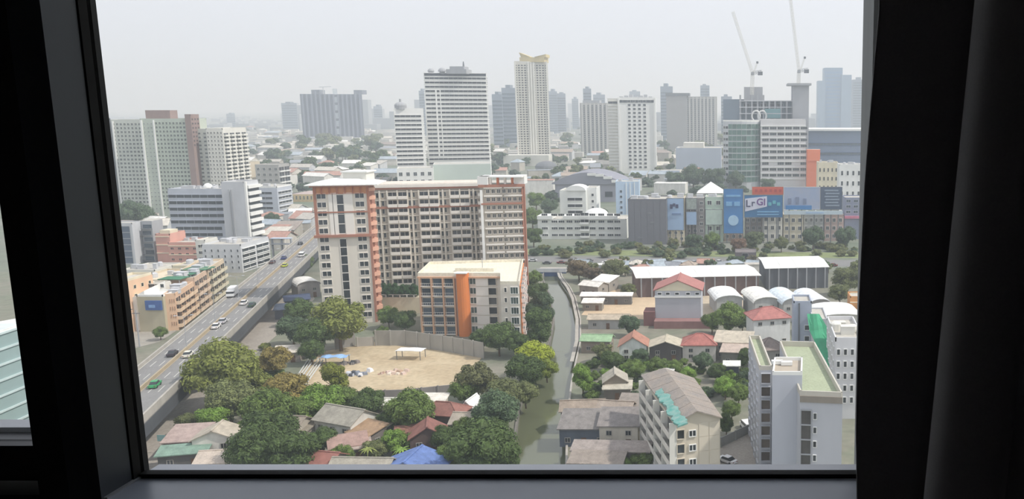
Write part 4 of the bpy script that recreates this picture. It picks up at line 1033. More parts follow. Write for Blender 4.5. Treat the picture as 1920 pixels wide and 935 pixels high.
def crane(pbase, pjib, ptip, pcounter, Y, z0, label):
    b0, piv, tip, ct = Q(*pbase, Y), Q(*pjib, Y), Q(*ptip, Y), Q(*pcounter, Y)
    t = thing('tower_crane', (b0.x, Y, z0), label, 'crane', 'tower cranes')
    def truss(name, a, b_, w, n, m):
        mb = MB(); d = (b_ - a); u = d.orthogonal().normalized() * w; v = d.cross(u).normalized() * w
        cs = [u + v, u - v, -u - v, -u + v]
        for c in cs: mb.bar(a + c, b_ + c, w * .22, n=4)
        for i in range(n):
            p, q = a + d * i / n, a + d * (i + 1) / n
            for k_ in range(4): mb.bar(p + cs[k_], q + cs[(k_ + 1) % 4], w * .14, n=3)
        mb.build(name, m, t)
    MC = mat('#d9d7cf', .6, .05, .3)
    truss('mast', Vector((b0.x, Y, z0)), piv, 1.1, 10, MC); truss('boom', piv, tip, .9, 26, MC); truss('counter_jib', piv, piv + Vector((9, 0, 1.5)), 1.0, 4, GREY)
    truss('back_mast', piv + Vector((1, 0, 0)), ct, .5, 6, MC)
    MB().box(piv.x + 5, piv.x + 9.5, Y - 1.5, Y + 1.5, piv.z - 2, piv.z + 1.5).build('counterweight', DGREY, t)
    MB().box(piv.x - 1.4, piv.x + 1.4, Y - 2, Y + 1, piv.z - 2, piv.z + 1).build('cab', GREY, t)
    MB().box(ct.x - 1, ct.x + 1, Y - .8, Y + .8, ct.z - 1, ct.z + 1).build('pulley_head', DGREY, t)
crane((1410, 165), (1411, 137), (1374, 22), (1420, 117), 850, zs_, 'white luffing crane leaning left, shorter left one of the pair')
crane((1497, 160), (1498, 133), (1480, -20), (1509, 108), 860, z3 + 2, 'tall white luffing crane on the grey lift core')
# things around the office
t, p, z = simple('exhibition_hall', 'wide silver-blue blank hall left of the gridded office', 1267, 1352, 278, 1000, 40, mat('#b3bcc9', .7, .05, .05), .5); MB().box(p[0].x + 8, p[1].x - 20, p[0].y + 6, p[0].y + 30, z, z + 6).build('roof_house', OFFW, t)  # wide blank hall of unknown use
t, p, z = simple('station_hall', 'long blue-grey hall with a flat white roof right of the site', 1500, 1660, 245, 950, 50, mat('#7686a0', .7, .1, .05), .5)
MB().box(p[0].x - 6, p[1].x + 4, p[0].y - 6, p[2].y, z, z + 2).build('roof_slab', WHT, t)
on_wall(t, *f_of(p, 0), 'window_band', 'band', [((p[1] - p[0]).length / 2, zz, (p[1] - p[0]).length * .9, 3) for zz in (z - 16, z - 26)], mat('#5d78ad', .7), GLB, .6)
t, p, z = simple('orange_hoarding', 'orange banner block beside the gridded office', 1513, 1538, 280, 790, 8, mat('#e0764a', .7, .08, .1), 0)
on_wall(t, *f_of(p, 0), 'banner', 'fin', [(6, z - 10, 11, 9.6)], mat('#ea7d4c', .7, .06, .2), GREY, .3)
t, p, z = simple('white_flats', 'white flats with small dark windows at the far right', 1574, 1616, 310, 640, 16, WHT, .8)
on_wall(t, *f_of(p, 0), 'window', 'pane1', grid(*f_of(p, 0), 1, z - 2, 4, 4, .4, .45), WHT, GL); rooftop(t, p, z, 3, 70)
t, p, z = simple('white_flats', 'cream flats between orange banner and white flats', 1534, 1572, 306, 700, 16, CREAM, .8)
on_wall(t, *f_of(p, 0), 'window', 'pane1', grid(*f_of(p, 0), 1, z - 2, 4, 5, .4, .45), CREAM, GL); rooftop(t, p, z, 3, 71)

for px, py, rd, lb_ in ((1024, 312, 12, 'dark grey dome roof left of the curved hall'), (936, 258, 15, 'dark dome roof beside the golden-crowned tower')):
    c = P(px, py, 8); Y = c.y; t = thing('dome_hall', (c.x, Y, 0), lb_, 'hall'); zz = 7
    MB().bar((c.x, Y, 0), (c.x, Y, zz), rd, n=16).build('drum', GREY, t); MB().dome((c.x, Y, zz), rd + .6, seg=16, rings=5, h=rd * .6).build('dome', DGREY, t); OCC.append([Vector((c.x + a * rd, Y + b_ * rd)) for a, b_ in ((-1, -1), (1, -1), (1, 1), (-1, 1))])
c0, c1 = Q(508, 446, 425), Q(545, 446, 425)
t = thing('footbridge', ((c0.x + c1.x) / 2, 425, 0), 'pale blue covered footbridge beside the far flyover', 'footbridge')
MB().box(c0.x, c1.x, 424, 427, c0.z - .3, c0.z).build('roof_sheet', mat('#b9c6d6', .6, .06, .3), t); MB().box(c0.x, c1.x, 424, 427, c0.z - 3.2, c0.z - 2.8).build('deck', GREY, t)
for u in (0.02, .5, .98): x = c0.x + (c1.x - c0.x) * u; MB().box(x - .3, x + .3, 425, 426, 0, c0.z - .3).build('pier', GREY, t)
# ------------------------------------------------------------------ billboard row and blocks behind the canal
def board(root, pl, pr, pt, pb, Y, m, name='panel', th=.5):
    a, b_ = Q(pl, pt, Y), Q(pr, pb, Y)
    MB().box(a.x, b_.x, Y, Y + th, b_.z, a.z).build(name, m, root); return a, b_
def billboard(label, pl, pr, pt, pb, Y, m, frame=DGREY):
    a, b_ = Q(pl, pt, Y), Q(pr, pb, Y); c = (a.x + b_.x) / 2
    t = thing('billboard', (c, Y, 0), label, 'billboard', 'billboards along the street')
    MB().box(a.x, b_.x, Y, Y + .4, b_.z, a.z).build('poster', m, t)
    e = .25; mb = MB(); mb.box(a.x - e, b_.x + e, Y - .05, Y + .5, a.z, a.z + e).box(a.x - e, b_.x + e, Y - .05, Y + .5, b_.z - e, b_.z).box(a.x - e, a.x, Y - .05, Y + .5, b_.z, a.z).box(b_.x, b_.x + e, Y - .05, Y + .5, b_.z, a.z); mb.build('frame', frame, t)
    for u in (.15, .5, .85): x = a.x + (b_.x - a.x) * u; MB().box(x - .25, x + .25, Y + .5, Y + .9, 0, b_.z + 2).build('post', DGREY, t)
    return t, a, b_
def text(root, s, px, py, Y, size, m, name='lettering', sx=1.0):
    c = bpy.data.curves.new(name, 'FONT'); c.body = s; c.size = size; c.extrude = .05; c.align_x = 'CENTER'; c.align_y = 'CENTER'; c.offset = size * .02
    f = bpy.data.objects.new(name, c); COL.objects.link(f); bpy.context.view_layer.update(); me = bpy.data.meshes.new_from_object(f); bpy.data.objects.remove(f)
    me.materials.clear(); me.materials.append(m)
    o = node(name, me, root, Q(px, py, Y) - root.location); o.rotation_euler = (math.pi / 2, 0, 0); return o
YB = 482
M_BB = mat('#3f7fb8', .6, .10, .15, kind='paint'); M_LB = mat('#9db8d6', .6, .08, .2, kind='paint'); M_INK = mat('#3a3f63', .6, .1, 1, kind='paint')
# dark windowless block
p, z = rect_y(1177, 1249, 375, 480, 480, 20); t = T('dark_block', p, 'dark grey windowless block at the left end of the billboards', 'building'); body(t, p, 0, z, mat('#6b6c72', .9, .1, .1), parapet=.6)
on_wall(t, *f_of(p, 0), 'cladding_panel', 'fin', [((p[1] - p[0]).length * (i + .5) / 6, 0, (p[1] - p[0]).length / 6 - .15, z) for i in range(6)], mat('#74757b', .9, .08, .15), DGREY, .15)
on_wall(t, *f_of(p, 0), 'wall_vent', 'vent', [((p[1] - p[0]).length * u, zz, 2.4, .9) for u, zz in ((.55, 17), (.62, 12), (.3, 3.5))], GREY, GL, .3)
rooftop(t, p, z, 5, 90)
# narrow shophouses carrying billboards
def shop(label, pl, pr, pt, Y, m, rows, cols, seed):
    p, z = rect_y(pl, pr, pt, Y, Y, 14); t = T('shophouse', p, label, 'shophouse'); body(t, p, 0, z, m, parapet=.6)
    on_wall(t, *f_of(p, 0), 'window', 'window', grid(*f_of(p, 0), .5, z - .5, rows, cols, .5, .5), WHT, GL, .2); rooftop(t, p, z, 2, seed); return t, p, z
shop('narrow cream shophouse under the light blue billboard', 1250, 1283, 373, 486, CREAM, 7, 3, 91)
t, a, b_ = billboard('light blue billboard with dark emblem beside the dark block', 1251, 1282, 372, 431, 484, M_LB)
mb = MB(); c = Q(1263, 387, 483.8); mb.box(c.x - 2, c.x - .6, 483.7, 483.95, c.z - 1.2, c.z + 1.2).box(c.x - .4, c.x + .9, 483.7, 483.95, c.z, c.z + 1.7).box(c.x + 1.1, c.x + 2.6, 483.7, 483.95, c.z - .8, c.z + 1.2); mb.build('emblem', M_INK, t)
MB().box(c.x - 1, c.x + 4, 483.7, 483.95, c.z - 4.6, c.z - 3.7).build('small_lettering', mat('#6d86ad', .6, .1, 1, kind='paint'), t)
shop('grey-brown shophouse with small pictures, right of light blue billboard', 1285, 1321, 373, 488, mat('#8d8a88', .85, .1, .2), 6, 3, 92)
for lb_, (pt, pb) in (('small pale picture board, upper one on grey-brown shophouse', (372, 392)), ('small light blue board, lower one on grey-brown shophouse', (397, 421))):
    t, a, b_ = billboard(lb_, 1287, 1306, pt, pb, 486, mat('#9aa39c', .6, .3, .5, kind='paint') if pt < 380 else M_LB)
shop('pale green shophouse between billboards', 1322, 1355, 371, 488, mat('#b7c9b9', .85, .1, .2), 5, 2, 93)
t, a, b_ = billboard('pale green billboard left of the tall blue one', 1323, 1354, 393, 421, 486, mat('#c2d3c6', .6, .15, .3, kind='paint'))
shop('brownish shophouse behind the tall blue billboard', 1357, 1394, 366, 492, mat('#a28f84', .85, .1, .2), 6, 3, 94)
t, a, b_ = billboard('tall bright blue billboard with a pale round emblem', 1357, 1393, 354, 437, 484, M_BB)
c = Q(1375, 413, 483.8); mb = MB(); mb.prism([(0, 0)] * 3, 0, 0) if False else None
N = 20; pts = [(c.x + 2.9 * math.cos(2 * math.pi * i / N), 483.75, c.z + 2.9 * math.sin(2 * math.pi * i / N)) for i in range(N)]
mb.poly(list(reversed(pts))); mb.poly([(x, y + .2, zz) for x, y, zz in pts])
for i in range(N): j = (i + 1) % N; mb.poly([pts[i], pts[j], (pts[j][0], pts[j][1] + .2, pts[j][2]), (pts[i][0], pts[i][1] + .2, pts[i][2])])
mb.build('round_emblem', mat('#a9cbe4', .6, .1, .5, kind='paint'), t)
for px, py, w in ((1367, 382, 1.6), (1382, 382, 1.6), (1375, 367, 4)): c = Q(px, py, 483.8); MB().box(c.x - w, c.x + w, 483.72, 483.95, c.z - (1.2 if w < 2 else .5), c.z + (1.2 if w < 2 else .5)).build('pale_mark', mat('#78aed6', .6, .1, .5, kind='paint'), t)
shop('white shophouse under the lettered billboard', 1430, 1467, 402, 490, mat('#dcd8cc', .85, .08, .2), 3, 3, 95)
shop('dim shophouse behind trees beside the tall blue billboard', 1396, 1430, 404, 492, mat('#87807a', .85, .1, .2), 3, 3, 96)
t, a, b_ = billboard('wide blue billboard with large white and purple lettering', 1396, 1467, 366, 407, 484, mat('#2f6f9e', .6, .12, .2, kind='paint'))
c0, c1 = Q(1397, 369, 483.8), Q(1438, 391, 483.8)
MB().hexa([(c0.x, 483.7, c1.z - 1.6), (c1.x, 483.7, c1.z + 1.2), (c1.x, 483.95, c1.z + 1.2), (c0.x, 483.95, c1.z - 1.6), (c0.x, 483.7, c0.z - 1), (c1.x, 483.7, c0.z + .4), (c1.x, 483.95, c0.z + .4), (c0.x, 483.95, c0.z - 1)]).build('white_field', mat('#d3d5e3', .6, .06, .5, kind='paint'), t)
text(t, 'L', 1402.5, 382, 483.6, 5.4, M_INK); text(t, 'r', 1412, 381, 483.6, 5.0, M_INK); text(t, 'GI', 1427, 379, 483.6, 5.2, mat('#6a3f86', .6, .1, 1, kind='paint'))
c = Q(1452, 382, 483.8); mb = MB()
for q in range(3): mb.box(c.x - 3.4 + q * 2.4, c.x - 1.6 + q * 2.4, 483.7, 483.95, c.z - 1 + (q % 2), c.z + .8 + (q % 2))
mb.build('teal_mark', mat('#5fb0bd', .6, .1, .5, kind='paint'), t)
for py in (397, 402): c = Q(1440, py, 483.8); MB().box(c.x - 6, c.x + 6, 483.72, 483.95, c.z - .25, c.z + .25).build('text_line', mat('#7db3d6', .6, .1, .5, kind='paint'), t)
t, a, b_ = billboard('orange-red lettered strip above the wide blue billboard', 1411, 1468, 351, 364, 485, mat('#cf5f45', .6, .1, .3, kind='paint'), TERRA)
for k_ in range(6): c = Q(1418 + 9 * k_, 357, 484.8); MB().box(c.x - .7, c.x + .7, 484.7, 484.95, c.z - .8, c.z + .8).build('letter_block', mat('#b03f34', .6, .1, 1, kind='paint'), t)
shop('cream shophouse with square windows under the pale billboard', 1469, 1506, 404, 490, mat('#d2c9b2', .85, .08, .2), 3, 3, 97)
shop('greyish shophouse right of the cream one under the pale billboard', 1507, 1545, 404, 492, mat('#a8a9a6', .85, .08, .2), 3, 4, 98)
shop('pinkish shophouse at the right end under the billboards', 1546, 1582, 404, 492, mat('#b9a199', .85, .08, .2), 3, 3, 99)
t, a, b_ = billboard('wide pale blue-grey billboard with faint figures', 1470, 1537, 351, 392, 484, mat('#8fa3c4', .6, 0, .12, kind='paint', hex2='#a8adbd'), LGREY)
c = Q(1505, 388, 483.8); MB().box(c.x - 9.4, c.x + 5, 483.72, 483.95, c.z - 1.4, c.z + .9).build('blue_footer', M_BB, t)
for k_, hh in enumerate((3.2, 4.4, 3.0)): c = Q(1481 + 14 * k_, 378, 483.8); MB().box(c.x - .9, c.x + .9, 483.72, 483.95, c.z - 1.4, c.z + hh * .6).build('figure', mat('#75819c', .6, .2, .5, kind='paint'), t)
t, a, b_ = billboard('dark slate billboard with rows of text at the right end', 1539, 1578, 351, 392, 484, mat('#4a5a70', .6, .1, .2, kind='paint'))
for k_ in range(6): c = Q(1559 + (k_ % 2) * 2, 357 + 5.6 * k_, 483.8); MB().box(c.x - 3.8, c.x + 3.8, 483.72, 483.95, c.z - .4, c.z + .4).build('text_line', mat('#8795a5', .6, .1, 1, kind='paint'), t)
a, b_ = Q(1470, 395, 484), Q(1580, 402, 484)
t = thing('sign_fascia', ((a.x + b_.x) / 2, 484, b_.z), 'long pale fascia strip below the wide billboards', 'sign'); MB().box(a.x, b_.x, 483.5, 484.4, b_.z, a.z).build('strip', mat('#bccbd3', .6, .08, .3), t); MB().box(a.x + 12, a.x + 22, 483.42, 483.5, b_.z + .7, a.z - .7).build('print', M_LB, t)
t, p, z = simple('shop_block', 'bluish shop with a pink awning at the right edge', 1584, 1640, 372, 500, 14, mat('#8b92a6', .85, .1, .2), .6)
on_wall(t, *f_of(p, 0), 'awning', 'fin', [((p[1] - p[0]).length / 2, 12, (p[1] - p[0]).length, 1.4)], mat('#c97c92', .7), GREY, 1.5); on_wall(t, *f_of(p, 0), 'window', 'window', grid(*f_of(p, 0), 14, z, 3, 4, .6, .5), LGREY, GLB)
c = Q(1332, 352, 505); house(1331, 352, 10, 12, c.z - 2, 0, 'unused') if False else None
t = thing('pyramid_roof', (c.x, 505, 0), 'white pointed gable rising behind the pale green shophouse', 'building')
MB().box(c.x - 7, c.x + 7, 505, 519, 0, c.z - 3).build('wall', OFFW, t); mb = MB(); zz = c.z - 3
for a_, b2 in (((-8, 504), (8, 504)), ((8, 504), (8, 520)), ((8, 520), (-8, 520)), ((-8, 520), (-8, 504))): mb.poly([(c.x + a_[0], a_[1], zz), (c.x + b2[0], b2[1], zz), (c.x, 512, zz + 6)])
mb.build('roof', WHT, t)
# white institution left of the billboards
p, z = rect_y(1008, 1174, 412, 500, 500, 20); t = T('white_flats', p, 'long low white apartment building beyond the head of the canal'); M_IN = mat('#dedfd9', .85, .07, .2); body(t, p, 0, z, M_IN, parapet=.5); L = (p[1] - p[0]).length
on_wall(t, *f_of(p, 0), 'window', 'pane2', [(L * u, 1.6 + j * 3.9, L * .07, 1.5) for j in range(4) for u in (.19, .27, .36, .45, .62, .72, .82, .9, .08)], WHT, GL, .3)
on_wall(t, *f_of(p, 0), 'balcony', 'balcony', [(L * .53, 1 + j * 3.9, L * .1, 2.8) for j in range(4)], WHT, GL, 1.4)
for a_, b2 in ((.0, .17), (.29, .9)):
    A, B = lerp(p[0], p[1], a_), lerp(p[0], p[1], b2); MB().box(A.x, B.x, A.y - 1.2, A.y + 10, z + .4, z + 2.4).build('roof_block', WHT, t)
c = lerp(p[0], p[1], .64); mb = MB(); mb.dome((c.x, c.y + 8, z + 2), 7, seg=14, rings=4, h=4); mb.build('white_dome', WHT, t)
p, z = rect_y(1049, 1098, 358, 545, 545, 18); t = T('white_flats', p, 'white block with a curved roof cap and dark balcony strips'); body(t, p, 0, z, M_IN, parapet=.5); L = (p[1] - p[0]).length
on_wall(t, *f_of(p, 0), 'window_band', 'band', [(L * .58, z - 6 - j * 4.0, L * .56, 1.8) for j in range(5)], WHT, GL, .5)
mb = MB(); N = 8
for i in range(N):
    a0, a1 = math.pi * i / N, math.pi * (i + 1) / N; xm = (p[0].x + p[1].x) / 2 + 2; r_ = L * .38
    mb.hexa([(xm - r_ * math.cos(a0), p[0].y - 1, z + .3), (xm - r_ * math.cos(a1), p[0].y - 1, z + .3), (xm - r_ * math.cos(a1), p[0].y + 12, z + .3), (xm - r_ * math.cos(a0), p[0].y + 12, z + .3), (xm - r_ * math.cos(a0), p[0].y - 1, z + .5 + 3 * math.sin(a0)), (xm - r_ * math.cos(a1), p[0].y - 1, z + .5 + 3 * math.sin(a1)), (xm - r_ * math.cos(a1), p[0].y + 12, z + .5 + 3 * math.sin(a1)), (xm - r_ * math.cos(a0), p[0].y + 12, z + .5 + 3 * math.sin(a0))])
mb.build('curved_cap', WHT, t)
p, z = rect_y(1097, 1118, 353, 550, 550, 14); body(t, p, 0, z, WHT, name='stair_tower', parapet=.5); on_wall(t, *f_of(p, 0), 'window', 'pane1', [(4.6, z - 5 - 4 * j, 1.6, 1.8) for j in range(5)], WHT, GL)
t, p, z = simple('blue_block', 'light blue block with a column of windows beside the dark block', 1154, 1198, 342, 540, 16, mat('#b4c8db', .8, .06, .15), .6, vp=1260); on_wall(t, *f_of(p, 0), 'window', 'pane1', grid(*f_of(p, 0), 2, z - 4, 7, 1, .3, .5, .05, .6), LGREY, GLB)
on_wall(t, *f_of(p, 0), 'rib', 'fin', [((p[1] - p[0]).length * u, 0, .4, z) for u in (.45, .62, .8)], WHT, WHT, .3)
rooftop(t, p, z, 2, 51)
# grey hall with a curved roof
c0, c1 = Q(1040, 335, 700), Q(1165, 335, 700); hz_ = H(345, 700)
t = thing('curved_hall', ((c0.x + c1.x) / 2, 715, 0), 'large grey hall with a low curved roof and white fascia', 'hall')
MB().box(c0.x, c1.x, 700, 740, 0, hz_).build('wall', mat('#9a9aa3', .85, .06, .1), t); mb = MB(); N = 10
for i in range(N):
    f0, f1 = i / N, (i + 1) / N; zz = lambda f: hz_ + 9.5 * math.sin(math.pi * (f * .92 + .04)); x0, x1 = c0.x - 2 + (c1.x - c0.x + 4) * f0, c0.x - 2 + (c1.x - c0.x + 4) * f1
    mb.hexa([(x0, 698, hz_), (x1, 698, hz_), (x1, 742, hz_), (x0, 742, hz_), (x0, 698, zz(f0)), (x1, 698, zz(f1)), (x1, 742, zz(f1)), (x0, 742, zz(f0))])
mb.build('vault', mat('#8b8c96', .8, .06, .1), t)
for f0 in (.5, .62, .74, .86): x0 = c0.x + (c1.x - c0.x) * f0; zz = hz_ + 9.5 * math.sin(math.pi * f0); MB().box(x0, x0 + 6.5, 696.8, 697.9, zz - 2.6, zz - .6).build('fascia', WHT, t)
for f0 in (.55, .75): x0 = c0.x + (c1.x - c0.x) * f0; MB().box(x0, x0 + 6, 699.7, 700, 4, hz_ - 6).build('window', GL, t)

# ------------------------------------------------------------------ sheds and houses on the right bank
def long_shed(label, fl, fr, z, bl, wallm, roofm, posts=0):
    poly = rect_px(fl, fr, z, bl); t = T('shed', poly, label, 'shed'); q = [Vector(v) for v in poly]; c = sum(q, Vector((0, 0))) / 4
    OCC.append(q); MB().prism([(c + (v - c) * .96).to_tuple() for v in q], 0, z - .3).build('wall', wallm, t)
    n = max(4, int((q[1] - q[0]).length / 6))
    for i in range(n):      # roof sheets side by side
        a, b_ = i / n, (i + .985) / n
        A, B, C_, D = q[0] + (q[1] - q[0]) * a, q[0] + (q[1] - q[0]) * b_, q[3] + (q[2] - q[3]) * b_, q[3] + (q[2] - q[3]) * a
        M1, M2 = (A + D) / 2, (B + C_) / 2; mb = MB(); r_ = .9
        mb.hexa([(*A, z - .2), (*B, z - .2), (*M2, z + r_ - .2), (*M1, z + r_ - .2), (*A, z), (*B, z), (*M2, z + r_), (*M1, z + r_)]); mb.hexa([(*M1, z + r_ - .2), (*M2, z + r_ - .2), (*C_, z - .2), (*D, z - .2), (*M1, z + r_), (*M2, z + r_), (*C_, z), (*D, z)])
        mb.build('roof_sheet', roofm, t)
    if posts:
        for i in range(posts): A = q[0] + (q[1] - q[0]) * (i + .5) / posts; MB().box(A.x - .25, A.x + .25, A.y - .1, A.y + .3, 0, z - .3).build('post', GREY, t)
    return t
long_shed('very long shed with a bright white roof and brown walls', (1192, 521), (1428, 516), 8, (1180, 500), mat('#6d5a55', .9, .15, .2), M_WROOF, 12)
long_shed('white-roofed open shed with grey posts near the right edge', (1434, 503), (1556, 500), 9, (1421, 482), mat('#5e6166', .9, .15, .2), M_WROOF, 7)
p, z = rect_y(1378, 1418, 474, 430, 430, 12); t = T('dark_shed', p, 'dark grey shed between the two white-roofed sheds', 'shed'); body(t, p, 0, z, mat('#6a6465', .9, .1, .2), mat('#77706e', .9, .1, .2, kind='sheet'), parapet=.3); on_wall(t, *f_of(p, 0), 'door', 'pane1', [(5, .2, 3, 3.2)], GREY, GL)
house(1360, 550, 9.5, 16, 5, 12, 'white arched shed roof nearest the grey block', '#e4e6e4', '#b5b5b2', 'arch', 2.0, name='arched_shed')
house(1425, 552, 8.4, 18, 6, 14, 'white arched shed, left bay of the row of three', '#e6e4dc', '#b5b5b2', 'arch', 2.0, name='arched_shed')
house(1474, 554, 7.2, 18, 6.4, 14, 'bluish white arched shed, middle bay of the row of three', '#d8e2ea', '#b5b5b2', 'arch', 2.2, name='arched_shed')
house(1522, 556, 7.2, 18, 6.4, 14, 'pale arched shed, right bay of the row of three', '#dfe3e8', '#b5b5b2', 'arch', 2.2, name='arched_shed')
house(1567, 582, 14, 16, 8, 6, 'white shed roof beside the orange wall at right', '#ecebe4', '#c9c7c0', 'arch', 1.6, name='arched_shed')
p, z = rect_y(1594, 1640, 558, 292, 292, 8); t = T('orange_wall_block', p, 'tan orange block at the right edge of the pane'); body(t, p, 0, z, mat('#c98f55', .85, .08, .2), parapet=.5)
on_wall(t, *f_of(p, 0), 'ledge', 'fin', [(4, 3.2 * k_ + 3, 8, .3) for k_ in range(4)], CREAM, CREAM, .3)
# tall grey block with the red roof
p, z = rect_y(1228, 1314, 545, 298, 298, 13); t = T('grey_block', p, 'tall windowless grey block with a red tiled gable roof', 'building'); body(t, p, 0, z, mat('#b0b2b8', .85, .06, .2), parapet=0); L = (p[1] - p[0]).length
on_wall(t, *f_of(p, 0), 'window', 'pane1', [(L * u, z - 1.5, 1.5, 1.0) for u in (.1, .28, .48, .72, .92)], WHT, GL, .15)
MB().box(p[0].x - .2, p[1].x + .2, p[0].y - .3, p[0].y - .02, z - 2.4, z - 1.8).build('ledge', WHT, t)
MB().hexa([(p[0].x, p[0].y - .02, z), (p[1].x, p[0].y - .02, z), (p[1].x, p[0].y + .4, z), (p[0].x, p[0].y + .4, z), ((p[0].x + p[1].x) / 2 - .5, p[0].y - .02, z + 3.4), ((p[0].x + p[1].x) / 2 + .5, p[0].y - .02, z + 3.4), ((p[0].x + p[1].x) / 2 + .5, p[0].y + .4, z + 3.4), ((p[0].x + p[1].x) / 2 - .5, p[0].y + .4, z + 3.4)]).build('gable_end', CREAM, t)
xm = (p[0].x + p[1].x) / 2; RED = mat('#aa726b', .8, .12, .5, kind='sheet')
for sgn in (-1, 1):
    lo = [(xm, p[0].y - .2, z + 3.5), (xm, p[2].y + .8, z + 3.5), (xm + sgn * (L / 2 + .7), p[2].y + .8, z - .1), (xm + sgn * (L / 2 + .7), p[0].y - .2, z - .1)]
    if sgn > 0: lo.reverse()
    MB().hexa(lo + [(a, b2, c2 + .3) for a, b2, c2 in lo]).build('roof_slope', RED, t)
MB().box(xm - .25, xm + .25, p[0].y - .8, p[2].y + .8, z + 3.7, z + 3.95).build('ridge_cap', RED, t)
MB().box(p[0].x - 4, p[0].x - .1, p[0].y - 1, p[0].y + 6, 0, 5).build('lean_to', mat('#7d5552', .9, .15, .3), t); MB().box(p[0].x, p[1].x + 4, p[0].y - 5, p[0].y - .1, 0, 2.6).build('front_annex', mat('#8d6a66', .9, .15, .3), t)
R = '#b0604f'; G_ = '#a8a396'; BR = '#94705f'
